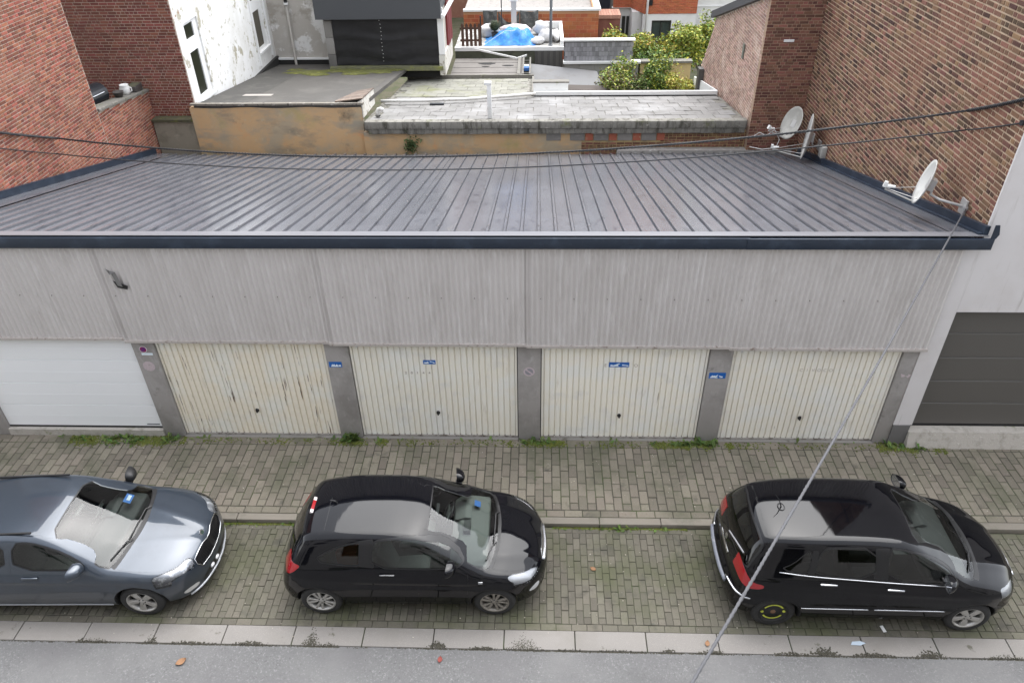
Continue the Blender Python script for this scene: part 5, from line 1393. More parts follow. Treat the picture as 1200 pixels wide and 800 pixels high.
def surface_nets(F, x, y, z):
    """F sampled on a grid -> quads"""
    S_ = F < 0
    nx, ny, nz = F.shape
    cs = np.zeros((nx - 1, ny - 1, nz - 1), int)
    for a in (0, 1):
        for b in (0, 1):
            for c in (0, 1): cs += S_[a:nx - 1 + a, b:ny - 1 + b, c:nz - 1 + c]
    act = (cs > 0) & (cs < 8)
    idx = -np.ones(act.shape, int); ii = np.argwhere(act); idx[act] = np.arange(len(ii))
    acc = np.zeros((len(ii), 3)); cnt = np.zeros(len(ii))
    cor = [(a, b, c) for a in (0, 1) for b in (0, 1) for c in (0, 1)]
    val = {c: F[ii[:, 0] + c[0], ii[:, 1] + c[1], ii[:, 2] + c[2]] for c in cor}
    for c in cor:
        for ax in range(3):
            if c[ax] == 0:
                e = list(c); e[ax] = 1; e = tuple(e)
                f0, f1 = val[c], val[e]; m = (f0 < 0) != (f1 < 0)
                t = np.where(m, f0 / np.where(m, f0 - f1, 1), 0)
                p = np.tile(np.array(c, float), (len(ii), 1)); p[:, ax] = t
                acc[m] += p[m]; cnt[m] += 1
    V = (ii + acc / cnt[:, None])
    h = np.array([x[1] - x[0], y[1] - y[0], z[1] - z[0]])
    V = V * h + np.array([x[0], y[0], z[0]])
    Q = []
    for ax in range(3):
        o1, o2 = (ax + 1) % 3, (ax + 2) % 3
        sl0 = [slice(1, -1)] * 3; sl1 = [slice(1, -1)] * 3
        sl0[ax] = slice(0, -1); sl1[ax] = slice(1, None)
        a_, b_ = S_[tuple(sl0)], S_[tuple(sl1)]
        e = np.argwhere(a_ != b_)
        if not len(e): continue
        flip = a_[tuple(e.T)]
        base = e.copy(); base[:, o1] += 1; base[:, o2] += 1
        def cell(d1, d2):
            q = base.copy(); q[:, o1] -= d1; q[:, o2] -= d2
            return idx[tuple(q.T)]
        q = np.stack([cell(1, 1), cell(0, 1), cell(0, 0), cell(1, 0)], 1)
        q[~flip] = q[~flip][:, ::-1]
        Q.append(q)
    return V, np.concatenate(Q)

class Car:
    def __init__(s, cfg):
        s.c = cfg
        s.side = Grid2(catmull(cfg['side']))
        pl = catmull(cfg['plan'], closed=False)
        pl = np.concatenate([pl, (pl * [1, -1])[::-1]])
        s.plan = Grid2(pl, pad=1.2)
        s.iz = np.array(cfg['inset'])
    def f(s, P):
        x, y, z = P[..., 0], P[..., 1], P[..., 2]
        c = s.c; ay = np.abs(y)
        w = np.clip((x - c['bow'][0]) / (c['bow'][1] - c['bow'][0]), 0, 1); bow = c['bow'][2] + (c['bow'][3] - c['bow'][2]) * w * w * (3 - 2 * w)
        crown = c.get('crown', .10)
        f1 = s.side(x + bow * y * y, z + crown * y * y * np.clip((z - .3) * 2, 0, 1))
        for (cx, hw, hh, y0, yw) in c.get('hood_lines', ()):   # soft raised bands on the bonnet
            f1 = f1 - hh * np.exp(-((ay - y0 - (cx - x) * hw) / yw) ** 2) * np.clip((x - .8) * 3, 0, 1)
        t = np.interp(z, s.iz[:, 0], s.iz[:, 1])
        for xw in (-c['wb'] / 2, c['wb'] / 2):
            t = t - c.get('flare', .014) * np.exp(-((x - xw) / .40) ** 2) * np.exp(-((z - .42) / .30) ** 2)
        zc, amp = c['crease']
        zc = zc + c.get('crease_slope', 0) * x
        t = t - amp * np.exp(-((z - zc) / .035) ** 2) * np.clip(1.3 - np.abs(x) / 1.6, 0, 1)
        if 'taper' in c:
            xf, xr, kf, kr = c['taper']
            gz = np.clip((z - .85) / .55, 0, 1)
            t = t + gz * (kf * np.clip(x - xf, 0, 2) ** 2 + kr * np.clip(xr - x, 0, 2) ** 2)
        f2 = s.plan(x, ay + t)
        f = smax(f1, f2, c.get('round', .10))
        for xw in (-c['wb'] / 2, c['wb'] / 2):
            r = np.sqrt((x - xw) ** 2 + (z - c['wr']) ** 2)
            g = np.maximum(r - c['arch'], .50 - ay)
            f = np.maximum(f, -g)
        return f
    def grad(s, P, e=2e-3):
        G_ = np.zeros_like(P)
        for a in range(3):
            d = np.zeros(3); d[a] = e
            G_[..., a] = (s.f(P + d) - s.f(P - d)) / (2 * e)
        return G_
    def mesh(s, h=.024):
        c = s.c
        P = np.array(c['side']); x0, x1 = P[:, 0].min() - .05, P[:, 0].max() + .05; z0, z1 = P[:, 1].min() - .05, P[:, 1].max() + .05
        hw = max(p[1] for p in c['plan']) + .06
        x = np.arange(x0, x1 + h, h); y = np.arange(-hw, hw + h, h); z = np.arange(z0, z1 + h, h)
        F = np.empty((len(x), len(y), len(z)))
        Y, Z = np.meshgrid(y, z, indexing='ij')
        for i0 in range(0, len(x), 24):
            xs = x[i0:i0 + 24]
            F[i0:i0 + 24] = s.f(np.stack([np.broadcast_to(xs[:, None, None], (len(xs),) + Y.shape), np.broadcast_to(Y, (len(xs),) + Y.shape), np.broadcast_to(Z, (len(xs),) + Y.shape)], -1))
        V, Q = surface_nets(F, x, y, z)
        for _ in range(4):
            fv = s.f(V); g = s.grad(V); n2 = (g * g).sum(-1)
            st = g * (fv / np.maximum(n2, .05))[:, None]
            L_ = np.linalg.norm(st, axis=1); k = np.minimum(1, .012 / np.maximum(L_, 1e-9))
            V = V - st * k[:, None]
        # triangles, split on the shorter diagonal
        d1 = ((V[Q[:, 0]] - V[Q[:, 2]]) ** 2).sum(1); d2 = ((V[Q[:, 1]] - V[Q[:, 3]]) ** 2).sum(1)
        m = d1 <= d2
        T = np.concatenate([Q[m][:, [0, 1, 2]], Q[m][:, [0, 2, 3]], Q[~m][:, [0, 1, 3]], Q[~m][:, [1, 2, 3]]])
        return V, T

def cut(V, T, lab, old, new, fld, mask):
    """inside the faces labelled old (and passing mask) split along fld = 0; the negative side gets label new"""
    d = fld(V)
    d = np.where(np.abs(d) < 1e-5, 1e-5, d)
    cen = V[T].mean(1)
    ok = np.isin(lab, old) & mask(cen)
    neg = d[T] < 0
    k = neg.sum(1)
    full = ok & (k == 3)
    mixed = np.nonzero(ok & (k > 0) & (k < 3))[0]
    lab = lab.copy(); lab[full] = new
    V = list(map(tuple, V)); newT = []; newL = []; cache = {}
    keep = np.ones(len(T), bool); keep[mixed] = False
    def mid(a, b):
        key = (a, b) if a < b else (b, a)
        if key not in cache:
            t = d[a] / (d[a] - d[b])
            pa, pb = V[a], V[b]
            cache[key] = len(V); V.append(tuple(pa[i] + (pb[i] - pa[i]) * t for i in range(3)))
        return cache[key]
    for ti in mixed:
        a, b, c = T[ti]
        na, nb, nc = neg[ti]
        odd = [na, nb, nc].index(True) if k[ti] == 1 else [na, nb, nc].index(False)
        v = [a, b, c]; v = v[odd:] + v[:odd]
        p, q = mid(v[0], v[1]), mid(v[0], v[2])
        tip = new if k[ti] == 1 else lab[ti]; rest = lab[ti] if k[ti] == 1 else new
        newT += [(v[0], p, q), (p, v[1], v[2]), (p, v[2], q)]; newL += [tip, rest, rest]
    # neighbours outside the mask keep T-junctions invisible: they share the exact edge line
    T2 = np.concatenate([T[keep], np.array(newT, int).reshape(-1, 3)]); L2_ = np.concatenate([lab[keep], np.array(newL, int)])
    return np.array(V), T2, L2_

def panel_mesh(name, V, T, mtl, N, gap=.0, depth=.0, sink=.0, smooth=True):
    """mesh of one label with its rim drawn in and folded inwards, so panel gaps read as grooves"""
    ids, inv = np.unique(T, return_inverse=True); T = inv.reshape(-1, 3)
    P = V[ids].copy(); n = N[ids]
    E_ = np.sort(np.concatenate([T[:, [0, 1]], T[:, [1, 2]], T[:, [2, 0]]]), 1)
    key, cnt = np.unique(E_, axis=0, return_counts=True)
    rim = set(map(tuple, key[cnt == 1]))
    if gap > 0 and rim:
        rv = np.unique(np.array(list(rim)).ravel()); isr = np.zeros(len(P), bool); isr[rv] = True
        acc = np.zeros_like(P); ct = np.zeros(len(P))
        cen = P[T].mean(1)
        for a in range(3):
            np.add.at(acc, T[:, a], cen); np.add.at(ct, T[:, a], 1)
        d = acc / np.maximum(ct, 1)[:, None] - P
        d -= n * (d * n).sum(1)[:, None]
        L_ = np.linalg.norm(d, axis=1)[:, None]
        mv = d / np.maximum(L_, 1e-6) * np.minimum(gap, L_ * .8)
        P[isr] += mv[isr]
    P = P - n * sink
    F = [tuple(t) for t in T]
    mb = [tuple(p) for p in P]
    if depth > 0 and rim:
        lower = {}
        for t in T:
            for a, b in ((t[0], t[1]), (t[1], t[2]), (t[2], t[0])):
                if (min(a, b), max(a, b)) in rim:
                    for q in (a, b):
                        if q not in lower:
                            lower[q] = len(mb); mb.append(tuple(P[q] - n[q] * depth))
                    F.append((b, a, lower[a], lower[b]))
    me = bpy.data.meshes.new(name)
    me.from_pydata(mb, [], F)
    me.materials.append(mtl)
    nb = len(T)
    sm = [True] * nb + [False] * (len(F) - nb)
    me.polygons.foreach_set('use_smooth', sm if smooth else [False] * len(F))
    if False and len(F) > nb:   # hard edge where the rim folds
        se = {e.key: e.index for e in me.edges}
        at = me.attributes.new('sharp_edge', 'BOOLEAN', 'EDGE')
        for a, b in rim:
            i = se.get((int(a), int(b)))
            if i is not None: at.data[i].value = True
    nn_ = [tuple(q) for q in n] + [(0.0, 0.0, 0.0)] * (len(mb) - len(n))
    if len(mb) > len(n):
        for q, i in lower.items(): nn_[i] = tuple(n[q])
    me.update()
    if smooth: me.normals_split_custom_set_from_vertices(nn_)
    me.update()
    return me

def chaikin(P, it=2):
    P = np.array(P, float)
    for _ in range(it):
        Q = np.roll(P, -1, 0); P = np.stack([P * .75 + Q * .25, P * .25 + Q * .75], 1).reshape(-1, 2)
    return P

# materials shared by the cars
GL_W = glass('car_windscreen_glass', (.86, .92, .89), .86)
GL_S = glass('car_side_glass', (.62, .72, .68), .62)
GL_D = glass('car_dark_glass', (.34, .36, .36), .40)
GL_L = glass('lamp_lens', (.95, .96, .97), .93)
TRIM = mat('window_rubber', (.008, .008, .009), .35)
SEATM = mat('seat_cloth', (.085, .088, .085), .85, layers=[(40, (.12, .12, .115), .5, .7)])
SEATL = mat('seat_cloth_grey', (.16, .165, .16), .85, layers=[(40, (.2, .2, .195), .5, .7)])
DASH = mat('dashboard_plastic', (.050, .053, .052), .6); DASHG = mat('dashboard_grey', (.15, .16, .15), .7)
INNER = mat('cabin_lining', (.035, .036, .036), .8)
TYRE = mat('tyre_rubber', (.022, .022, .022), .78, layers=[(9, (.05, .047, .042), .55, .75)], bump=(50, .2))
ALLOY = mat('alloy_wheel', (.46, .45, .43), .38, metal=.55, layers=[(14, (.26, .24, .21), .55, .75)])
ALLOY_D = mat('dusty_wheel', (.27, .25, .22), .5, metal=.4, layers=[(16, (.12, .11, .09), .5, .72)])
RIMB = mat('black_rim', (.014, .014, .014), .5)
WELL = mat('wheel_well', (.008, .008, .008), .9)
REFL = mat('lamp_reflector', (.80, .81, .83), .22, metal=.55); REFL_W = mat('lamp_housing', (.62, .63, .65), .3, metal=.2)
TAILR = mat('tail_lamp_red', (.28, .005, .009), .12, spec=.7, coat=.6)
TAILW = mat('tail_lamp_clear', (.55, .50, .50), .15, spec=.7)
PLATEW = mat('number_plate', (.70, .70, .68), .5)
GRIL = mat('grille_black', (.008, .008, .009), .4)
STICK = mat('sticker_blue', (.03, .16, .50), .5); STICKW = mat('sticker_white', (.7, .75, .8), .6)

def wheel(parent, x, y, r, w, rimr, style, rim_mat, name='wheel', spin=0.0, spare=False):
    sgn = 1 if y > 0 else -1
    W_ = empty(name, (x, y, r)); W_.parent = parent
    ax = (0, sgn, 0)
    prof = [(rimr - .01, -w / 2 + .01), (rimr + .012, -w / 2), (r - .035, -w / 2 + .002), (r - .008, -w / 2 + .022), (r, -w / 2 + .05), (r, w / 2 - .05), (r - .008, w / 2 - .022), (r - .035, w / 2 - .002), (rimr + .012, w / 2), (rimr - .004, w / 2 - .012)]
    t = MB().lathe(prof, (0, 0, 0), ax, 40).build('tyre', TYRE, W_, smooth=True)
    bar = MB().lathe([(rimr - .002, w / 2 - .006), (rimr + .006, w / 2 - .002), (rimr - .010, w / 2 - .008), (rimr - .022, w / 2 - .05), (rimr - .03, -w / 2 + .02)], (0, 0, 0), ax, 40).build('rim', rim_mat, W_, smooth=True)
    MB().lathe([(0, w / 2 - .085), (rimr - .02, w / 2 - .085), (rimr - .02, w / 2 - .10), (0, w / 2 - .10)], (0, 0, 0), ax, 32).build('brake_disc', RIMB, W_)
    A = Vector(ax); U = Vector((1, 0, 0)); V_ = Vector((0, 0, 1))
    mb = MB()
    def spoke(a, w0, w1, off=.0, r0=.03):
        ca = U * math.cos(a) + V_ * math.sin(a); cb = -U * math.sin(a) + V_ * math.cos(a)
        z0, z1 = w / 2 - .022, w / 2 - .012
        P = []
        for (rr, ww, zz) in ((r0, w0, z0), (rimr * .55, (w0 + w1) / 2 * .9, z0 + .006), (rimr - .006, w1, z1 - .004)):
            c0 = ca * rr + cb * off * (rr / rimr)
            P += [c0 + cb * ww + A * (zz - .006), c0 - cb * ww + A * (zz - .006), c0 - cb * ww * .55 + A * zz, c0 + cb * ww * .55 + A * zz, c0 + cb * ww * .9 + A * (zz - .03), c0 - cb * ww * .9 + A * (zz - .03)]
        f = []
        for k in (0, 6):
            for i, j in ((0, 3), (3, 2), (2, 1), (1, 5), (5, 4), (4, 0)): f.append((k + i, k + j, k + 6 + j, k + 6 + i))
        mb.add(P, f)
    if style == 'double':
        for k in range(5):
            a = spin + 2 * math.pi * k / 5
            spoke(a - .24, .016, .024); spoke(a + .24, .016, .024)
    elif style == 'five':
        for k in range(5): spoke(spin + 2 * math.pi * k / 5, .036, .058)
    elif style == 'ten':
        for k in range(7): spoke(spin + 2 * math.pi * k / 7, .022, .036)
    if style != 'steel':
        mb.lathe([(0, w / 2 - .012), (.028, w / 2 - .012), (.034, w / 2 - .018), (.06, w / 2 - .022), (.062, w / 2 - .06)], (0, 0, 0), ax, 20)
        mb.build('spokes', rim_mat, W_)
        lug = MB()
        for k in range(5):
            a = spin + .3 + 2 * math.pi * k / 5
            p = U * math.cos(a) * .045 + V_ * math.sin(a) * .045
            lug.lathe([(0, w / 2 - .012), (.009, w / 2 - .012), (.009, w / 2 - .03)], p, ax, 6)
        lug.build('wheel_bolts', DKM, W_)
    else:
        st = MB().lathe([(0, w / 2 - .03), (.07, w / 2 - .03), (.10, w / 2 - .045), (rimr - .03, w / 2 - .03), (rimr - .008, w / 2 - .012)], (0, 0, 0), ax, 36).build('steel_disc', RIMB, W_, smooth=True)
        MB().lathe([(0, w / 2 - .022), (.035, w / 2 - .022), (.038, w / 2 - .03)], (0, 0, 0), ax, 16).build('hub', mat('rusty_hub', (.22, .13, .08), .7, metal=.3), W_)
        YEL = mat('spare_marking', (.50, .55, .07), .6)
        mb = MB()
        for a0, a1 in ((.55, 2.6), (3.7, 5.75)):
            n = 18; V2 = []
            for i in range(n + 1):
                a = a0 + (a1 - a0) * i / n
                for rr in (rimr * .66, rimr * .78):
                    p = U * math.cos(a) * rr + V_ * math.sin(a) * rr; V2.append(p + A * (w / 2 - .0285 - .004 + .006))
            mb.add(V2, [(2 * i, 2 * i + 1, 2 * i + 3, 2 * i + 2) for i in range(n)])
        for a in (.05, 3.15):
            p = U * math.cos(a) * rimr * .74 + V_ * math.sin(a) * rimr * .74
            mb.lathe([(0, w / 2 - .024), (.022, w / 2 - .024), (.022, w / 2 - .034)], p, ax, 12)
        mb.build('markings', YEL, W_)
    return W_

def seat(parent, x, y, m, w=.25, head=True, zb=.30):
    st = empty('seat', (x, y, 0)); st.parent = parent
    o = MB().prism([(-.24, zb), (.28, zb + .03), (.30, zb + .13), (.20, zb + .18), (-.22, zb + .14)], 'y', -w, w).build('cushion', m, st); bevel(o, .035, 3)
    o = MB().prism([(-.30, zb + .12), (-.17, zb + .12), (-.27, zb + .52), (-.38, zb + .70), (-.46, zb + .68), (-.42, zb + .4)], 'y', -w * .92, w * .92).build('backrest', m, st); bevel(o, .04, 3)
    if head:
        o = MB().prism([(-.44, zb + .73), (-.36, zb + .74), (-.40, zb + .90), (-.47, zb + .89)], 'y', -w * .5, w * .5).build('headrest', m, st); bevel(o, .028, 3)

def build_car(cfg, root, paint):
    car = Car(cfg)
    V, T = car.mesh(cfg.get('h', .024))
    lab = np.zeros(len(T), int)
    names = {0: 'body'}
    spec = {0: dict(m=paint, gap=.0, depth=.03)}
    sgrid = {}
    def add(name, fld, mask, old=(0,), **kw):
        nonlocal V, T, lab
        i = len(names)
        V, T, lab = cut(V, T, lab, list(old), i, fld, mask)
        names[i] = name; spec[i] = kw
        return i
    wb = cfg['wb']
    for xw in (-wb / 2, wb / 2):
        for sg in (-1, 1):
            pass
    # wheel wells (the surfaces made by the arch cutters)
    N0 = car.grad(V)
    def wells(P): return np.min([np.sqrt((P[:, 0] - xw) ** 2 + (P[:, 2] - cfg['wr']) ** 2) for xw in (-wb / 2, wb / 2)], 0) - cfg['arch'] - .012
    well = add('wheel_wells', wells, lambda c: np.ones(len(c), bool), m=WELL)
    for it in cfg['panels']:
        nm, kind, poly, kw = it['name'], it['view'], it['poly'], dict(it.get('kw', {}))
        P2 = chaikin(poly, it.get('smooth', 2)) if it.get('smooth', 2) else np.array(poly)
        sides = it.get('sides', (-1, 1))
        def fld_of(P2, kind, sg, off=0.0):
            if kind == 'side': return lambda P: poly_sdf(P[:, 0], P[:, 2], P2) - off
            if kind == 'top': return lambda P: poly_sdf(P[:, 0], P[:, 1] * sg, P2) - off
            if kind == 'rear': return lambda P: poly_sdf(P[:, 1] * sg, P[:, 2], P2) - off
        for sg in sides:
            zr_ = it.get('z', (-9, 9)); xr_ = it.get('x', (-9, 9)); yr_ = it.get('y', None)
            def mask(c, sg=sg, kind=kind):
                m = (c[:, 2] > zr_[0]) & (c[:, 2] < zr_[1]) & (c[:, 0] > xr_[0]) & (c[:, 0] < xr_[1])
                if kind == 'side': m &= (c[:, 1] * sg > it.get('ymin', .35))
                elif it.get('half', False): m &= (c[:, 1] * sg > 0)
                return m
            old = tuple(i for i, n_ in names.items() if n_ in it.get('over', ('body',)))
            if it.get('trim'):
                ti = add('window_rubber', fld_of(P2, kind, sg, it['trim']), mask, old, m=TRIM)
                old = (ti,)
            kw2 = dict(kw); kw2['side'] = sg
            i = add(nm, fld_of(P2, kind, sg), mask, old, **kw2)
    G_ = car.grad(V, .016); N = G_ / np.maximum(np.linalg.norm(G_, axis=1)[:, None], 1e-6)
    objs = {}
    # rubber bands join the body as one part
    rub = [i for i, n_ in names.items() if n_ == 'window_rubber']
    done = set()
    order = [i for i in names if i not in rub]
    for i in order:
        sel = T[lab == i]
        if not len(sel): continue
        k = spec[i]; nm = names[i]
        me = panel_mesh(nm, V, sel, k['m'], N, k.get('gap', 0), k.get('depth', 0), k.get('sink', 0))
        par = root
        if k.get('under'):
            cands = [o for (n_, sd, o) in objs.values() if n_ == k['under'] and (sd == k.get('side') or sd is None)]
            if cands: par = cands[0]
        o = link(nm, me, par)
        objs[i] = (nm, k.get('side'), o)
        if k.get('lamp'):
            for (dz, mm, nn) in k['lamp']:
                me2 = panel_mesh(nn, V, sel, mm, N, .006, .0, dz); link(nn, me2, o)
    if rub:
        sel = T[np.isin(lab, rub)]
        link('window_rubber', panel_mesh('window_rubber', V, sel, TRIM, N, 0, .01, .002), root)
    car.objs = [q for q in objs.values()]
    return car

def on_side(car, x, z, sg=-1):
    """point on the flank at (x, z)"""
    y = np.linspace(.3, 1.1, 400)
    P = np.stack([np.full(400, x), y * sg, np.full(400, z)], -1)
    f = car.f(P); i = np.nonzero(f < 0)[0]
    return Vector((x, sg * (y[i[-1]] if len(i) else .8), z))
def on_top(car, x, y):
    z = np.linspace(.5, 1.8, 600)
    P = np.stack([np.full(600, x), np.full(600, y), z], -1)
    f = car.f(P); i = np.nonzero(f < 0)[0]
    return Vector((x, y, z[i[-1]] if len(i) else 1))
def on_front(car, y, z, back=False):
    x = np.linspace(.8, 2.8, 800) * (-1 if back else 1)
    P = np.stack([x, np.full(800, y), np.full(800, z)], -1)
    f = car.f(P); i = np.nonzero(f < 0)[0]
    return Vector((x[i[-1]], y, z))

def mirror(parent, p, sg, m, s=1.0):
    M_ = empty('mirror', p); M_.parent = parent
    V = []; F = []; nu, nv = 20, 10
    def rr(a, e):   # rounded rectangle radius
        c, q = abs(math.cos(a)), abs(math.sin(a)); return 1 / (c ** e + q ** e) ** (1 / e)
    for j in range(nv + 1):
        t = j / nv; k = math.sqrt(max(0, 1 - t ** 2.4)) if t < 1 else 0.02
        for i in range(nu):
            a = 2 * math.pi * i / nu; r = rr(a, 3.2)
            y = .125 + .120 * k * r * math.cos(a) - .03 * t; z = .075 + .080 * k * r * math.sin(a)
            V.append(((-.03 + .13 * t - .10 * (y - .02)) * s, sg * y * s, z * s))
    for j in range(nv):
        for i in range(nu): F.append((j * nu + i, j * nu + (i + 1) % nu, (j + 1) * nu + (i + 1) % nu, (j + 1) * nu + i))
    F.append(tuple(nv * nu + i for i in range(nu)))
    MB().add(V, F).build('housing', m, M_, smooth=True)
    G2_ = [Vector(V[i]) for i in range(nu)]; c = sum(G2_, Vector()) / nu
    mb = MB().add([c + (q - c) * .93 + Vector((.008, 0, 0)) for q in G2_], [tuple(range(nu))]); mb.build('mirror_glass', mat('mirror_face', (.5, .52, .55), .05, metal=.9), M_)
    mb = MB().add([c + (q - c) * 1.0 for q in G2_] + [c + (q - c) * .92 + Vector((.009, 0, 0)) for q in G2_], [(i, (i + 1) % nu, nu + (i + 1) % nu, nu + i) for i in range(nu)]); mb.build('mirror_rim', BLACK, M_)
    MB().obox((.0, sg * .02, .02), (.05, 0, 0), (0, .045, 0), (0, 0, .022)).build('arm', BLACK, M_)

def wiper(parent, car, pts, name='wiper'):
    P = [on_top(car, x, y) + Vector((.012, 0, .016)) for x, y in pts]
    mb = MB().tube(P[:2], .009, 5).tube(P[1:], .011, 5)
    mb.build(name, BLACK, parent)

def cabin(parent, xdash, xfront, xrear, hw, zs, seats, m, dash=DASH, wheel_y=.34):
    MB().box(xrear - .55, xdash + .15, -hw, hw, .20, .26).box(xrear - .6, xrear - .55, -hw, hw, .20, zs - .15).build('floor_tub', INNER, parent)
    o = MB().prism([(xdash - .22, zs - .38), (xdash - .30, zs - .12), (xdash - .16, zs + .0), (xdash + .08, zs - .02), (xdash + .26, zs - .05), (xdash + .26, zs - .4)], 'y', -hw, hw).build('dashboard', dash, parent); bevel(o, .03, 3)
    o = MB().prism([(xdash - .27, zs - .02), (xdash - .10, zs + .055), (xdash + .0, zs + .03), (xdash - .1, zs - .03)], 'y', wheel_y - .19, wheel_y + .19).build('instrument_hood', dash, parent); bevel(o, .02, 2)
    sw = empty('steering_wheel', (xdash - .38, wheel_y, zs - .08)); sw.parent = parent; sw.rotation_euler = (0, R(-62), 0)
    ring = [(.185 * math.cos(a), .185 * math.sin(a), 0) for a in np.linspace(0, 2 * math.pi, 25)]
    MB().tube(ring, .016, 7, cap=False).build('rim', BLACK, sw, smooth=True)
    MB().lathe([(0, .02), (.06, .015), (.07, -.03), (0, -.05)], n=14).obox((0, .1, 0), (.02, 0, 0), (0, .09, 0), (0, 0, .01)).obox((0, -.1, 0), (.02, 0, 0), (0, .09, 0), (0, 0, .01)).obox((.1, 0, 0), (.08, 0, 0), (0, .02, 0), (0, 0, .01)).build('hub', DASHG, sw)
    for (x, y, w, hd) in seats: seat(parent, x, y, m, w, hd)
    MB().box(xdash - .5, xdash - .25, -.10, .10, .26, zs - .3).build('console', dash, parent)
# ------------------------------------------------------------ the black three door hatchback
PAINT_K = mat('black_paint', (.0026, .0027, .0042), .05, spec=.36, layers=[(2.2, (.005, .005, .006), .5, .75), (60, (.012, .012, .012), .66, .85)])
PAINT_K2 = mat('black_paint_deep', (.0020, .0020, .0030), .05, spec=.36, layers=[(2.2, (.004, .004, .005), .5, .75), (60, (.010, .010, .010), .68, .85)])
PAINT_G = mat('grey_blue_metallic', (.038, .050, .068), .28, metal=.4, spec=.4, coat=1.0, layers=[(3, (.031, .041, .056), .5, .75)])
GAP = dict(gap=.0030, depth=.018)

H1 = empty('parked_car', (-1.72, -2.855, 0), R(.6), 'black three door hatchback parked in the middle of the lane', 'car', 'cars parked along the kerb')
cfg = dict(wb=2.511, wr=.303, arch=.345, h=.023, round=.10, flare=.020, crown=.11,
    side=[(-1.80, .25), (-1.885, .40), (-1.90, .56), (-1.86, .70), (-1.80, .84), (-1.735, .97), (-1.63, 1.14), (-1.52, 1.29), (-1.42, 1.395), (-1.22, 1.445), (-.85, 1.483), (-.45, 1.492), (-.05, 1.478), (.32, 1.425), (.68, 1.27), (1.00, 1.105), (1.20, 1.00), (1.33, .955), (1.55, .905), (1.76, .835), (1.90, .755), (1.99, .65), (2.05, .52), (2.055, .38), (2.0, .25), (1.8, .19), (.8, .175), (-.8, .175), (-1.6, .20)],
    plan=[(-1.90, 0), (-1.895, .35), (-1.85, .62), (-1.74, .765), (-1.45, .835), (-1.0, .858), (-.4, .866), (.4, .866), (1.0, .860), (1.4, .842), (1.68, .78), (1.86, .66), (1.97, .46), (2.045, .2), (2.055, 0)],
    inset=[(.15, .11), (.22, .06), (.32, .030), (.48, .006), (.62, 0), (.78, .002), (.90, .014), (.98, .035), (1.05, .062), (1.2, .128), (1.35, .20), (1.5, .28)],
    bow=(-1.3, .6, -.17, .24), taper=(.25, -.55, .05, .085), crease=(.80, .007), crease_slope=-.02, hood_lines=[(1.2, .18, .010, .50, .09)])
side_door = [(-.40, .30), (-.46, .62), (-.50, .90), (-.52, 1.02), (-.47, 1.44), (.12, 1.455), (.40, 1.37), (.78, 1.185), (.90, 1.10), (.90, .70), (.86, .42), (.78, .29)]
front_win = [(-.44, 1.055), (-.405, 1.37), (-.30, 1.402), (.12, 1.410), (.42, 1.330), (.72, 1.178), (.86, 1.048), (.3, 1.04)]
qwin = [(-1.24, 1.115), (-1.02, 1.25), (-.80, 1.335), (-.60, 1.372), (-.535, 1.372), (-.56, 1.075), (-.9, 1.085)]
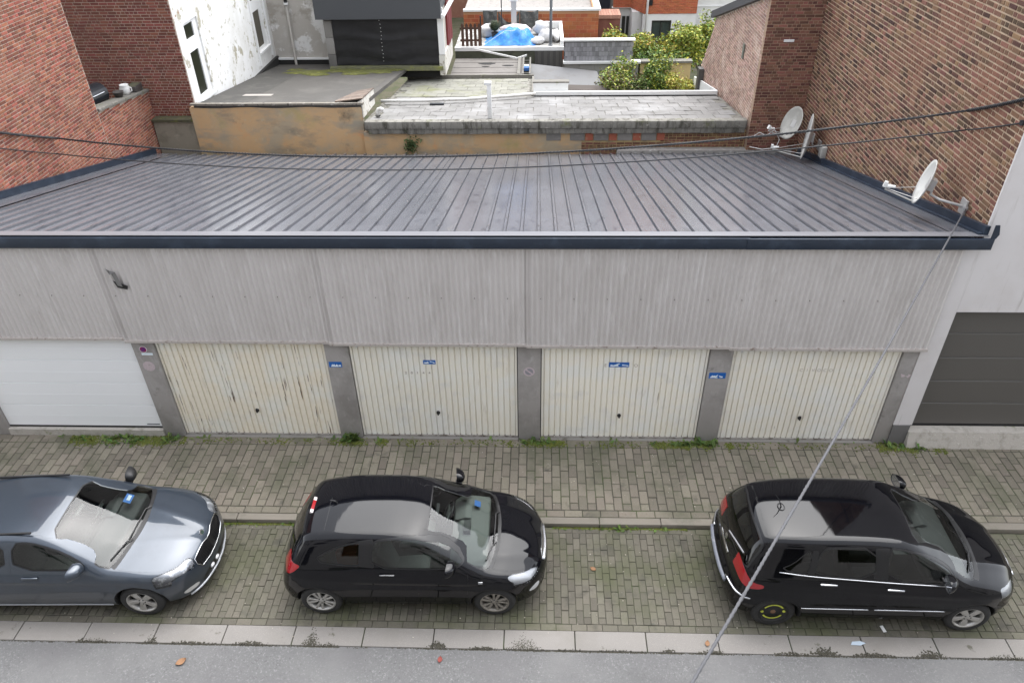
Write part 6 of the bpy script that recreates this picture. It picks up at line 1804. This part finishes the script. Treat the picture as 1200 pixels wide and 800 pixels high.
cfg['panels'] = [
    dict(name='door', view='side', poly=side_door, smooth=1, kw=dict(m=PAINT_K, **GAP)),
    dict(name='side_window', view='side', poly=front_win, smooth=1, trim=.022, over=('door',), kw=dict(m=GL_S, sink=.006, under='door'), z=(.9, 9)),
    dict(name='pillar_trim', view='side', poly=[(-.62, 1.06), (-.60, 1.40), (-.40, 1.42), (-.41, 1.04)], smooth=0, over=('body', 'door'), z=(.9, 9), kw=dict(m=TRIM)),
    dict(name='quarter_window', view='side', poly=qwin, smooth=1, trim=.022, kw=dict(m=GL_S, sink=.006), z=(.9, 9)),
    dict(name='windscreen', view='top', poly=[(.33, -.545), (.345, 0), (.33, .545), (.72, .655), (1.13, .745), (1.21, .64), (1.285, .3), (1.30, 0), (1.285, -.3), (1.21, -.64), (1.13, -.745), (.72, -.655)], smooth=1, sides=(1,), trim=.018, z=(.85, 9), kw=dict(m=GL_W, sink=.004)),
    dict(name='bonnet', view='top', poly=[(1.345, 0), (1.33, .3), (1.26, .62), (1.22, .70), (1.40, .705), (1.62, .655), (1.80, .50), (1.915, .30), (1.945, 0), (1.915, -.30), (1.80, -.50), (1.62, -.655), (1.40, -.705), (1.22, -.70), (1.26, -.62), (1.33, -.3)], smooth=1, sides=(1,), z=(.6, 9), kw=dict(m=PAINT_K, **GAP)),
    dict(name='cowl', view='top', poly=[(1.22, .70), (1.27, .6), (1.335, .3), (1.350, 0), (1.335, -.3), (1.27, -.6), (1.22, -.70), (1.175, -.69), (1.235, -.6), (1.30, -.3), (1.315, 0), (1.30, .3), (1.235, .6), (1.175, .69)], smooth=0, sides=(1,), z=(.85, 9), over=('body', 'window_rubber'), kw=dict(m=BLACK)),
    dict(name='headlight', view='top', poly=[(1.50, -.83), (1.44, -.78), (1.50, -.725), (1.68, -.655), (1.83, -.52), (1.93, -.47), (1.96, -.52), (1.90, -.62), (1.80, -.73), (1.68, -.81)], smooth=2, sides=(1, -1), z=(.66, 9), kw=dict(m=GL_L, gap=.002, depth=.02, lamp=[(.03, REFL_W, 'reflector')])),
    dict(name='lower_grille', view='rear', poly=[(-.52, .30), (-.56, .44), (-.3, .50), (.3, .50), (.56, .44), (.52, .30), (.3, .26), (-.3, .26)], smooth=1, sides=(1,), x=(1.5, 9), kw=dict(m=GRIL, sink=.015, depth=0)),
    dict(name='upper_grille', view='rear', poly=[(-.30, .57), (-.36, .72), (.36, .72), (.30, .57)], smooth=1, sides=(1,), x=(1.5, 9), kw=dict(m=CHROME, sink=-.004, depth=.01)),
    dict(name='fog_lamp', view='rear', poly=[(-.76, .47), (-.70, .56), (-.60, .545), (-.60, .47), (-.66, .43)], smooth=1, sides=(1, -1), x=(1.3, 9), kw=dict(m=REFL_W, sink=-.002, gap=.002, depth=.01)),
    dict(name='tail_light', view='side', poly=[(-1.86, .84), (-1.80, 1.005), (-1.62, 1.02), (-1.44, 1.035), (-1.52, .95), (-1.66, .84), (-1.80, .80)], smooth=1, ymin=.45, kw=dict(m=TAILR, gap=.002, depth=.01, sink=-.004)),
    dict(name='rear_window', view='rear', poly=[(-.58, 1.01), (-.56, 1.06), (-.49, 1.29), (-.40, 1.335), (0, 1.35), (.40, 1.335), (.49, 1.29), (.56, 1.06), (.58, 1.01), (.3, .985), (-.3, .985)], smooth=1, sides=(1,), x=(-9, -1.2), trim=.02, kw=dict(m=GL_S, sink=.004)),
    dict(name='tailgate', view='rear', poly=[(-.52, .56), (-.60, .80), (-.64, .98), (-.60, 1.30), (-.57, 1.425), (0, 1.50), (.57, 1.425), (.60, 1.30), (.64, .98), (.60, .80), (.52, .56)], smooth=1, sides=(1,), x=(-9, -1.115), kw=dict(m=PAINT_K, **GAP)),
]
car = build_car(cfg, H1, PAINT_K)
for sx in (-1, 1):
    for sy in (-1, 1):
        wheel(H1, sx * 2.511 / 2, sy * .735, .303, .195, .205, 'double', ALLOY if sx < 0 else ALLOY_D, spin=.4 + sx)
for sg in (-1, 1):
    dr = [o for n_, sd, o in car.objs if n_ == 'door' and sd == sg][0]
    a = on_side(car, -.32, .945, sg); b = on_side(car, -.13, .945, sg)
    o = MB().obox((a + b) / 2 + Vector((0, sg * .012, 0)), (.11, (b - a).y / 2, 0), (0, .014, 0), (0, 0, .016)).build('handle', PAINT_K, dr); bevel(o, .008)
    MB().obox((a + b) / 2 + Vector((0, sg * .026, .010)), (.10, 0, 0), (0, .002, 0), (0, 0, .004)).build('handle_trim', CHROME, dr)
    mirror(H1, on_side(car, .66, 1.06, sg) - Vector((0, sg * .02, .01)), sg, PAINT_K)
    m = on_side(car, 1.07, .80, sg); MB().obox(m + Vector((0, sg * .003, 0)), (.03, 0, 0), (0, .003, 0), (0, 0, .022)).build('fender_badge', CHROME, H1)
wiper(H1, car, [(1.30, .30), (1.24, .25), (1.235, -.30)]); wiper(H1, car, [(1.27, -.28), (1.22, -.34), (1.14, -.60)])
p = on_top(car, -1.02, .0); o = MB().tube([p, p + Vector((-.02, 0, .035)), p + Vector((-.10, 0, .06))], [.014, .01, .004], 6).build('aerial', BLACK, H1)
tg = [o for n_, sd, o in car.objs if n_ == 'tailgate'][0]
p = on_top(car, -1.36, 0); o = MB().obox(p + Vector((-.015, 0, .0)), (.02, 0, -.010), (0, .085, 0), (.006, 0, .014)).build('brake_light', TAILR, tg)
for s in (-1, 1): MB().obox(p + Vector((-.015, s * .115, .0)), (.02, 0, -.010), (0, .03, 0), (.006, 0, .014)).build('brake_light_end', TAILW, tg)
P = [on_front(car, y, .655) + Vector((.012, 0, 0)) for y in np.linspace(-.33, .33, 13)]; MB().tube(P, .018, 8).build('grille_bar', CHROME, H1, smooth=True)
cabin(H1, .90, 0, -.75, .66, .95, [(-.02, .34, .24, True), (-.02, -.34, .24, True), (-.85, .32, .29, True), (-.85, -.32, .29, True)], SEATL, DASHG)
MB().obox((.84, -.02, .98), (.05, 0, 0), (0, .10, 0), (0, 0, .04)).build('centre_display', DASH, H1)
p = on_top(car, 1.02, .42); MB().obox(p + Vector((-.05, 0, -.05)), (.045, 0, -.022), (0, .055, 0), (.0005, 0, .001)).build('disc_sticker', STICK, H1)
p = on_top(car, .40, -.0); o = MB().obox(p + Vector((.02, 0, -.07)), (.02, 0, -.01), (0, .11, 0), (.01, 0, .022)).build('rear_view_mirror', BLACK, H1)
MB().box(-1.02, -.72, -.50, -.25, .72, .98).build('orange_bag', mat('orange_cloth', (.36, .10, .05), .8), H1)

# ------------------------------------------------------------ the black five door compact on the right
H2 = empty('parked_car', (4.835, -2.945, 0), R(-.4), 'tall black five door car with a spare wheel, right end of the lane', 'car', 'cars parked along the kerb')
cfg = dict(wb=2.68, wr=.310, arch=.352, h=.024, round=.10, flare=.016, crown=.10,
    side=[(-1.98, .30), (-2.055, .42), (-2.06, .55), (-2.03, .66), (-1.965, .74), (-1.94, .90), (-1.90, 1.08), (-1.83, 1.26), (-1.73, 1.43), (-1.62, 1.525), (-1.40, 1.572), (-1.0, 1.60), (-.5, 1.607), (0, 1.595), (.38, 1.545), (.75, 1.375), (1.08, 1.195), (1.28, 1.085), (1.42, 1.04), (1.62, .985), (1.85, .90), (2.0, .80), (2.08, .68), (2.12, .52), (2.11, .36), (2.04, .25), (1.8, .20), (.8, .19), (-.8, .19), (-1.75, .22)],
    plan=[(-2.06, 0), (-2.045, .35), (-1.985, .62), (-1.88, .77), (-1.6, .850), (-1.1, .878), (-.4, .885), (.5, .885), (1.1, .878), (1.5, .855), (1.76, .78), (1.93, .65), (2.04, .45), (2.105, .2), (2.12, 0)],
    inset=[(.15, .10), (.24, .05), (.34, .028), (.44, .010), (.52, -.004), (.56, .004), (.70, 0), (.85, .004), (.98, .02), (1.06, .042), (1.12, .07), (1.3, .145), (1.5, .235), (1.62, .30)],
    bow=(-1.4, .6, -.13, .24), taper=(.25, -.7, .05, .075), crease=(.88, .006), crease_slope=-.07, hood_lines=[(1.2, .12, .012, .46, .08)])
rd_ = [(-1.12, .34), (-1.16, .62), (-1.22, .98), (-1.20, 1.14), (-1.02, 1.44), (-.92, 1.545), (-.10, 1.565), (-.07, 1.06), (-.05, .34)]
fd_ = [(-.03, .34), (-.045, 1.06), (-.08, 1.565), (.22, 1.54), (.50, 1.46), (.88, 1.27), (1.00, 1.16), (1.00, .72), (.96, .42), (.90, .33)]
bz = lambda x: 1.095 - .055 * x
rw_ = [(-.93, bz(-.93)), (-.915, 1.30), (-.84, 1.47), (-.75, 1.495), (-.155, 1.500), (-.14, bz(-.14))]
fw_ = [(.03, bz(.03)), (.015, 1.500), (.20, 1.482), (.45, 1.415), (.72, 1.285), (.90, 1.165), (.915, bz(.915))]
qw_ = [(-1.38, bz(-1.38) + .01), (-1.22, 1.26), (-1.08, 1.40), (-1.01, 1.455), (-.99, 1.30), (-1.02, bz(-1.02))]
cfg['panels'] = [
    dict(name='rear_door', view='side', poly=rd_, smooth=1, kw=dict(m=PAINT_K2, **GAP)),
    dict(name='front_door', view='side', poly=fd_, smooth=1, kw=dict(m=PAINT_K2, **GAP)),
    dict(name='rear_side_window', view='side', poly=rw_, smooth=1, trim=.020, over=('rear_door',), z=(.9, 9), kw=dict(m=GL_D, sink=.006, under='rear_door')),
    dict(name='front_side_window', view='side', poly=fw_, smooth=1, trim=.020, over=('front_door',), z=(.9, 9), kw=dict(m=GL_S, sink=.006, under='front_door')),
    dict(name='pillar_trim', view='side', poly=[(-.15, bz(-.15)), (-.165, 1.51), (.025, 1.51), (.04, bz(.04))], smooth=0, over=('body', 'front_door', 'rear_door'), z=(.9, 9), kw=dict(m=TRIM)),
    dict(name='pillar_trim', view='side', poly=[(-1.03, bz(-1.0)), (-1.0, 1.30), (-.98, 1.46), (-.90, 1.47), (-.94, bz(-.9))], smooth=0, over=('body', 'rear_door'), z=(.9, 9), kw=dict(m=TRIM)),
    dict(name='quarter_window', view='side', poly=qw_, smooth=1, trim=.016, over=('body', 'rear_door'), z=(.9, 9), kw=dict(m=GL_D, sink=.006)),
    dict(name='windscreen', view='top', poly=[(.41, -.53), (.425, 0), (.41, .53), (.82, .645), (1.20, .745), (1.285, .63), (1.36, .3), (1.375, 0), (1.36, -.3), (1.285, -.63), (1.20, -.745), (.82, -.645)], smooth=1, sides=(1,), trim=.018, z=(.85, 9), kw=dict(m=GL_W, sink=.004)),
    dict(name='bonnet', view='top', poly=[(1.44, 0), (1.42, .3), (1.36, .62), (1.32, .72), (1.50, .725), (1.74, .66), (1.90, .52), (2.0, .30), (2.02, 0), (2.0, -.30), (1.90, -.52), (1.74, -.66), (1.50, -.725), (1.32, -.72), (1.36, -.62), (1.42, -.3)], smooth=1, sides=(1,), z=(.6, 9), kw=dict(m=PAINT_K2, **GAP)),
    dict(name='cowl', view='top', poly=[(1.32, .72), (1.365, .6), (1.425, .3), (1.44, 0), (1.425, -.3), (1.365, -.6), (1.32, -.72), (1.24, -.70), (1.305, -.6), (1.375, -.3), (1.39, 0), (1.375, .3), (1.305, .6), (1.24, .70)], smooth=0, sides=(1,), z=(.85, 9), over=('body', 'window_rubber'), kw=dict(m=BLACK)),
    dict(name='headlight', view='top', poly=[(1.66, -.84), (1.60, -.77), (1.75, -.69), (1.92, -.50), (2.03, -.45), (2.06, -.52), (1.98, -.68), (1.84, -.80)], smooth=2, sides=(1, -1), z=(.68, 9), kw=dict(m=GL_L, gap=.002, depth=.02, lamp=[(.03, REFL_W, 'reflector')])),
    dict(name='grille', view='rear', poly=[(-.36, .60), (-.42, .78), (.42, .78), (.36, .60)], smooth=1, sides=(1,), x=(1.5, 9), kw=dict(m=GRIL, sink=.01)),
    dict(name='tail_light', view='side', poly=[(-2.0, 1.06), (-1.95, 1.135), (-1.87, 1.12), (-1.80, 1.02), (-1.72, .94), (-1.56, .93), (-1.60, .86), (-1.80, .84), (-1.97, .93)], smooth=1, ymin=.42, kw=dict(m=TAILR, gap=.002, depth=.01, sink=-.005)),
    dict(name='rear_window', view='rear', poly=[(-.66, 1.10), (-.645, 1.16), (-.565, 1.42), (-.46, 1.475), (0, 1.49), (.46, 1.475), (.565, 1.42), (.645, 1.16), (.66, 1.10), (.3, 1.07), (-.3, 1.07)], smooth=1, sides=(1,), x=(-9, -1.45), trim=.018, kw=dict(m=GL_D, sink=.004)),
    dict(name='tailgate', view='rear', poly=[(-.60, .68), (-.63, .84), (-.66, 1.02), (-.70, 1.2), (-.62, 1.50), (-.56, 1.56), (0, 1.64), (.56, 1.56), (.62, 1.50), (.70, 1.2), (.66, 1.02), (.63, .84), (.60, .68)], smooth=1, sides=(1,), x=(-9, -1.555), kw=dict(m=PAINT_K2, **GAP)),
    dict(name='bumper', view='side', poly=[(-2.2, .20), (-2.2, .69), (-1.96, .705), (-1.72, .68), (-1.66, .62), (-1.66, .2)], smooth=0, sides=(-1, 1), ymin=.0, kw=dict(m=PAINT_K2, **GAP)),
]
car = build_car(cfg, H2, PAINT_K2)
for sx in (-1, 1):
    for sy in (-1, 1):
        sp = sx < 0 and sy < 0
        wheel(H2, sx * 1.34, sy * .752, .310, .19 if not sp else .155, .205, 'steel' if sp else 'five', RIMB if sp else ALLOY, spin=.9)
for sg in (-1, 1):
    for nm, xa in (('rear_door', -.84), ('front_door', .06)):
        dr = [o for n_, sd, o in car.objs if n_ == nm and sd == sg][0]
        zz = 1.0 - .07 * xa - .04
        a = on_side(car, xa, zz, sg); b = on_side(car, xa + .20, zz, sg)
        o = MB().obox((a + b) / 2 + Vector((0, sg * .016, 0)), (.115, (b - a).y / 2, -.007), (0, .013, 0), (0, 0, .015)).build('handle', CHROME, dr); bevel(o, .008)
    P = [on_side(car, x, bz(x) - .030, sg) + Vector((0, sg * .004, 0)) for x in np.linspace(-1.40, .96, 24)]
    MB().tube(P, .009, 6).build('belt_chrome', CHROME, H2, smooth=True)
    for xa, xb in ((-1.08, -.10), (-.02, .93)):
        P = [on_side(car, x, .525, sg) + Vector((0, sg * .004, 0)) for x in np.linspace(xa, xb, 14)]
        MB().tube(P, .010, 6).build('rub_strip', CHROME, H2, smooth=True)
    mirror(H2, on_side(car, .80, 1.10, sg) - Vector((0, sg * .02, .01)), sg, PAINT_K2, 1.05)
    P = [Vector((-2.055 + .30 * (abs(y) - .45) ** 1.35 * 2.2, y * sg, .64)) for y in np.linspace(.45, .78, 8)]
    P = [on_front(car, p.y, .66, True) + Vector((-.006, 0, .0)) for p in P]
    P += [on_side(car, x, .64, sg) + Vector((0, sg * .006, 0)) for x in (-1.80, -1.72)]
    MB().tube(P, .016, 6).build('bumper_chrome', CHROME, H2, smooth=True)
P = [on_front(car, y, .60, True) + Vector((-.004, 0, 0)) for y in np.linspace(-.5, .5, 13)]
MB().tube(P, .034, 8).build('bumper_strip', mat('scuffed_plastic', (.16, .17, .20), .45, layers=[(9, (.38, .39, .42), .55, .7)]), H2, smooth=True)
wiper(H2, car, [(1.38, .30), (1.32, .25), (1.31, -.32)]); wiper(H2, car, [(1.35, -.28), (1.30, -.34), (1.21, -.62)])
p = on_top(car, -1.27, 0)
MB().tube([p + Vector((.045 * math.cos(a), .065 * math.sin(a), .004)) for a in np.linspace(0, 6.283, 17)], .009, 6, cap=False).build('aerial_base', BLACK, H2)
MB().tube([p, p + Vector((-.05, 0, .14)), p + Vector((-.12, 0, .24))], [.010, .006, .003], 6).build('aerial', BLACK, H2)
tg = [o for n_, sd, o in car.objs if n_ == 'tailgate'][0]
p = on_front(car, .0, .96, True); MB().lathe([(0, 0), (.04, 0), (.045, .008), (.0, .014)], p, (-1, 0, .2), 18).build('round_badge', CHROME, tg)
MB().obox(p + Vector((-.012, 0, -.10)), (.012, 0, 0), (0, .22, 0), (.006, 0, .016)).build('tailgate_bar', CHROME, tg)
MB().tube([on_front(car, -.02, 1.09, True) + Vector((-.02, 0, 0)), on_front(car, -.26, 1.16, True) + Vector((-.02, 0, 0)), on_front(car, -.50, 1.20, True) + Vector((-.02, 0, 0))], .012, 6).build('rear_wiper', mat('pale_wiper', (.22, .22, .23), .5), H2)
P = [on_front(car, y, .69) + Vector((.012, 0, 0)) for y in np.linspace(-.38, .38, 13)]; MB().tube(P, .012, 6).build('grille_bar', CHROME, H2, smooth=True)
cabin(H2, .98, 0, -.85, .68, 1.04, [(.02, .35, .25, True), (.02, -.35, .25, True), (-.88, .34, .30, True), (-.88, -.34, .30, True)], SEATM, DASH)
for sg in (-1,):
    o = MB().tube([(.30, -.56, 1.42), (.32, -.555, 1.40), (.50, -.55, 1.385), (.52, -.55, 1.40)], .013, 6).build('grab_handle', WHITE_PL, H2)
p = on_top(car, .50, .0); o = MB().obox(p + Vector((.02, 0, -.08)), (.02, 0, -.01), (0, .11, 0), (.01, 0, .022)).build('rear_view_mirror', BLACK, H2)

# ------------------------------------------------------------ the grey blue hatchback on the left
H3 = empty('parked_car', (-6.935, -2.93, 0), R(1.3), 'blue grey car with a wide chrome edged grille at the left end of the lane', 'car', 'cars parked along the kerb')
cfg = dict(wb=2.686, wr=.316, arch=.360, h=.025, round=.10, flare=.012, crown=.09,
    side=[(-2.30, .28), (-2.40, .42), (-2.41, .60), (-2.36, .78), (-2.31, .94), (-2.22, 1.03), (-2.0, 1.10), (-1.7, 1.22), (-1.35, 1.35), (-1.0, 1.42), (-.5, 1.462), (-.1, 1.455), (.26, 1.405), (.62, 1.255), (.92, 1.11), (1.10, 1.02), (1.24, .985), (1.50, .95), (1.80, .89), (2.02, .815), (2.12, .74), (2.17, .62), (2.215, .48), (2.23, .34), (2.19, .24), (2.0, .20), (.9, .18), (-.9, .18), (-2.0, .21)],
    plan=[(-2.41, 0), (-2.39, .4), (-2.30, .70), (-2.05, .83), (-1.5, .89), (-.8, .905), (.5, .905), (1.2, .900), (1.6, .875), (1.88, .80), (2.04, .66), (2.15, .45), (2.215, .2), (2.23, 0)],
    inset=[(.15, .09), (.22, .05), (.32, .026), (.46, .006), (.62, 0), (.76, .002), (.86, .010), (.93, .032), (1.0, .062), (1.2, .15), (1.35, .225), (1.5, .30)],
    bow=(-1.3, .5, -.12, .22), taper=(.2, -.8, .05, .06), crease=(.815, .010), crease_slope=-.012, hood_lines=[(1.2, .25, .006, .36, .08)])
fd_ = [(-.30, .30), (-.32, .90), (-.30, 1.41), (.02, 1.425), (.34, 1.335), (.74, 1.145), (.86, 1.05), (.86, .70), (.82, .40), (.74, .29)]
rd_ = [(-.34, .30), (-.36, .90), (-.34, 1.41), (-.80, 1.39), (-1.12, 1.28), (-1.22, 1.0), (-1.10, .68), (-1.0, .40), (-.92, .30)]
fw_ = [(-.26, 1.02), (-.25, 1.355), (.0, 1.362), (.30, 1.275), (.60, 1.125), (.74, 1.015)]
rw_ = [(-.40, 1.02), (-.39, 1.355), (-.76, 1.335), (-1.02, 1.25), (-1.10, 1.03)]
cfg['panels'] = [
    dict(name='front_door', view='side', poly=fd_, smooth=1, kw=dict(m=PAINT_G, **GAP)),
    dict(name='rear_door', view='side', poly=rd_, smooth=1, kw=dict(m=PAINT_G, **GAP)),
    dict(name='front_side_window', view='side', poly=fw_, smooth=1, trim=.020, over=('front_door',), z=(.88, 9), kw=dict(m=GL_S, sink=.006, under='front_door')),
    dict(name='rear_side_window', view='side', poly=rw_, smooth=1, trim=.020, over=('rear_door',), z=(.88, 9), kw=dict(m=GL_S, sink=.006, under='rear_door')),
    dict(name='windscreen', view='top', poly=[(.25, -.56), (.265, 0), (.25, .56), (.64, .68), (1.0, .785), (1.085, .66), (1.165, .3), (1.18, 0), (1.165, -.3), (1.085, -.66), (1.0, -.785), (.64, -.68)], smooth=1, sides=(1,), trim=.020, z=(.85, 9), kw=dict(m=GL_W, sink=.004)),
    dict(name='bonnet', view='top', poly=[(1.245, 0), (1.22, .3), (1.14, .66), (1.10, .78), (1.40, .785), (1.70, .755), (1.88, .64), (1.95, .44), (2.02, .26), (2.095, .06), (2.10, 0), (2.095, -.06), (2.02, -.26), (1.95, -.44), (1.88, -.64), (1.70, -.755), (1.40, -.785), (1.10, -.78), (1.14, -.66), (1.22, -.3)], smooth=1, sides=(1,), z=(.6, 9), kw=dict(m=PAINT_G, **GAP)),
    dict(name='cowl', view='top', poly=[(1.10, .78), (1.15, .64), (1.225, .3), (1.245, 0), (1.225, -.3), (1.15, -.64), (1.10, -.78), (1.03, -.74), (1.10, -.64), (1.175, -.3), (1.19, 0), (1.175, .3), (1.10, .64), (1.03, .74)], smooth=0, sides=(1,), z=(.85, 9), over=('body', 'window_rubber'), kw=dict(m=BLACK)),
    dict(name='headlight', view='top', poly=[(1.66, -.90), (1.60, -.85), (1.74, -.755), (1.90, -.63), (1.975, -.46), (2.06, -.43), (2.09, -.50), (2.0, -.68), (1.86, -.82)], smooth=1, sides=(1, -1), z=(.62, 9), kw=dict(m=GL_L, gap=.003, depth=.02, lamp=[(.03, mat('smoked_reflector', (.30, .31, .33), .3, metal=.5, layers=[(12, (.75, .76, .78), .5, .6)]), 'reflector')])),
    dict(name='grille', view='rear', poly=[(-.40, .555), (-.46, .66), (-.44, .735), (-.16, .765), (-.05, .74), (.05, .74), (.16, .765), (.44, .735), (.46, .66), (.40, .555), (.2, .535), (-.2, .535)], smooth=1, sides=(1,), x=(1.8, 9), z=(.50, 9), kw=dict(m=GRIL, sink=.012)),
    dict(name='lower_grille', view='rear', poly=[(-.48, .25), (-.50, .36), (-.3, .42), (.3, .42), (.50, .36), (.48, .25)], smooth=1, sides=(1,), x=(1.5, 9), kw=dict(m=GRIL, sink=.012)),
    dict(name='fog_lamp', view='rear', poly=[(-.76, .33), (-.74, .42), (-.56, .40), (-.55, .33)], smooth=1, sides=(1, -1), x=(1.5, 9), kw=dict(m=REFL, sink=-.002, gap=.002, depth=.01)),
    dict(name='rear_window', view='top', poly=[(-1.30, .50), (-1.28, 0), (-1.30, -.50), (-1.85, -.58), (-1.92, 0), (-1.85, .58)], smooth=1, sides=(1,), z=(1.0, 9), trim=.018, kw=dict(m=GL_D, sink=.004)),
    dict(name='tail_light', view='side', poly=[(-2.5, .80), (-2.5, 1.0), (-2.10, .96), (-2.06, .86), (-2.2, .80)], smooth=1, ymin=.4, kw=dict(m=TAILR, gap=.002, depth=.01, sink=-.003)),
]
car = build_car(cfg, H3, PAINT_G)
for sx in (-1, 1):
    for sy in (-1, 1): wheel(H3, sx * 1.343, sy * .778, .316, .205, .212, 'five', ALLOY, spin=.25 + sx * .5)
for sg in (-1, 1):
    for nm, xa in (('front_door', -.16), ('rear_door', -1.0)):
        dr = [o for n_, sd, o in car.objs if n_ == nm and sd == sg][0]
        a = on_side(car, xa, .90, sg); b = on_side(car, xa + .2, .90, sg)
        o = MB().obox((a + b) / 2 + Vector((0, sg * .014, 0)), (.115, (b - a).y / 2, 0), (0, .014, 0), (0, 0, .016)).build('handle', PAINT_G, dr); bevel(o, .008)
    mirror(H3, on_side(car, .66, 1.02, sg) - Vector((0, sg * .02, .01)), sg, PAINT_G if sg < 0 else BLACK, 1.08)
    P = [on_side(car, x, .27, sg) + Vector((0, sg * .004, 0)) for x in np.linspace(-.95, .92, 14)]
    MB().tube(P, .012, 6).build('sill_strip', mat('satin_strip', (.3, .31, .32), .4, metal=.6) if sg < 0 else bpy.data.materials['satin_strip'], H3, smooth=True)
gr = [o for n_, sd, o in car.objs if n_ == 'grille'][0]
ring = [(-.40, .555), (-.46, .66), (-.44, .735), (-.28, .758), (-.16, .765), (-.05, .742), (.05, .742), (.16, .765), (.28, .758), (.44, .735), (.46, .66), (.40, .555), (.2, .535), (0, .535), (-.2, .535), (-.40, .555)]
P = [on_front(car, y, z) + Vector((.004, 0, 0)) for y, z in ring]
MB().tube(P, .010, 6, cap=False).build('grille_frame', CHROME, gr, smooth=True)
for y in list(np.linspace(-.41, -.07, 10)) + list(np.linspace(.07, .41, 10)):
    a = on_front(car, y, .555); b = on_front(car, y, .74)
    MB().tube([a + Vector((-.004, 0, 0)), b + Vector((-.004, 0, 0))], .008, 5).build('grille_bar', BLACK, gr)
p = on_front(car, 0, .80); MB().lathe([(0, 0), (.044, 0), (.05, .006), (.046, .012), (0, .014)], p - Vector((.008, 0, 0)), (1, 0, .75), 20).build('round_badge', CHROME, H3)
MB().lathe([(0, .0145), (.030, .0145), (.030, .016), (0, .016)], p - Vector((.008, 0, 0)), (1, 0, .75), 16).build('badge_centre', mat('badge_dark', (.03, .05, .04), .4), H3)
P = [on_front(car, y, .245) + Vector((.010, 0, 0)) for y in np.linspace(-.68, .68, 19)]
MB().tube(P, .017, 8).build('bumper_lip', mat('silver_lip', (.50, .52, .55), .35, metal=.4), H3, smooth=True)
for y in (-.20, -.05): MB().blob(on_front(car, y - .05, .37) + Vector((.0, 0, 0)), .03, .05, .03, 10).build('bumper_sensor', REFL_W, H3, smooth=True)
wiper(H3, car, [(1.19, .34), (1.13, .28), (1.12, -.30)]); wiper(H3, car, [(1.17, -.28), (1.11, -.34), (1.0, -.66)])
cabin(H3, .72, 0, -.85, .70, .96, [(-.15, .36, .25, True), (-.15, -.36, .25, True), (-1.0, .34, .30, True), (-1.0, -.34, .30, True)], SEATM, DASH)
p = on_top(car, .86, .44); MB().obox(p + Vector((-.03, 0, -.03)), (.05, 0, -.022), (0, .085, 0), (.0005, 0, .001)).build('disc_sticker', STICK, H3); MB().obox(p + Vector((-.025, .01, -.027)), (.022, 0, -.010), (0, .05, 0), (.0005, 0, .001)).build('sticker_print', STICKW, H3)
p = on_top(car, .34, .0); o = MB().obox(p + Vector((.02, 0, -.08)), (.02, 0, -.01), (0, .11, 0), (.01, 0, .022)).build('rear_view_mirror', BLACK, H3)
p = on_top(car, -.12, .56); MB().obox(p + Vector((-.5, 0, .01)), (.62, 0, .03), (0, .012, 0), (0, 0, .012)).build('roof_rail', BLACK, H3)
p = on_top(car, -.12, -.56); MB().obox(p + Vector((-.5, 0, .01)), (.62, 0, .03), (0, .012, 0), (0, 0, .012)).build('roof_rail', BLACK, H3)
# ------------------------------------------------------------ the houses across the street (behind the camera, seen in the car paint)
OP = empty('street_terrace', (0, -14, 0), 0, 'row of brick houses across the street behind the viewpoint', 'house')
oo = base_of(OP)
OPB = mat('opposite_brick', (.36, .35, .34), .9, layers=[(.5, (.31, .30, .29), .5, .7)])
holes = []
x = -30.0
mb = MB()
while x < 30:
    for z0, z1 in ((0, .9), (2.6, 3.9), (5.7, 7.0), (8.6, 10.6)): mb.box(x, x + 3, -11.6, -11.2, z0, z1)
    for z0, z1 in ((.9, 2.6), (3.9, 5.7), (7.0, 8.6)): mb.box(x, x + .9, -11.6, -11.2, z0, z1).box(x + 2.1, x + 3, -11.6, -11.2, z0, z1)
    x += 3
mb.build('facade', OPB, OP, oo)
MB().box(-30, 30, -11.55, -11.45, .5, 9).build('window_glass', CURT, OP, oo)
MB().box(-30, 30, -20, -11.62, 0, 10.6).build('core', HOUSEWALL, OP, oo)
mb = MB().add([(-30, -11.0, 10.6), (30, -11.0, 10.6), (30, -16, 13.6), (-30, -16, 13.6)], [(0, 1, 2, 3)]); mb.build('roof', SLATE, OP, oo)
# ------------------------------------------------------------ group names for repeats
GROUPS = {'sign': 'signs and stickers on the garage front', 'satellite_dish': 'satellite dishes on the brick wall', 'overhead_cable': 'overhead cables', 'sack': 'sacks on the roof terrace',
          'netting': 'netting behind the roof terrace', 'pole': 'poles on the roof terrace', 'dead_leaf': 'fallen leaves', 'plant_pot': 'pots on the low brick wall', 'garden_wall': 'garden walls', 'litter': 'scraps of litter'}
for o in S.objects:
    k = o.name.split('.')[0]
    if o.parent is None and k in GROUPS and not o.get('group'): o['group'] = GROUPS[k]
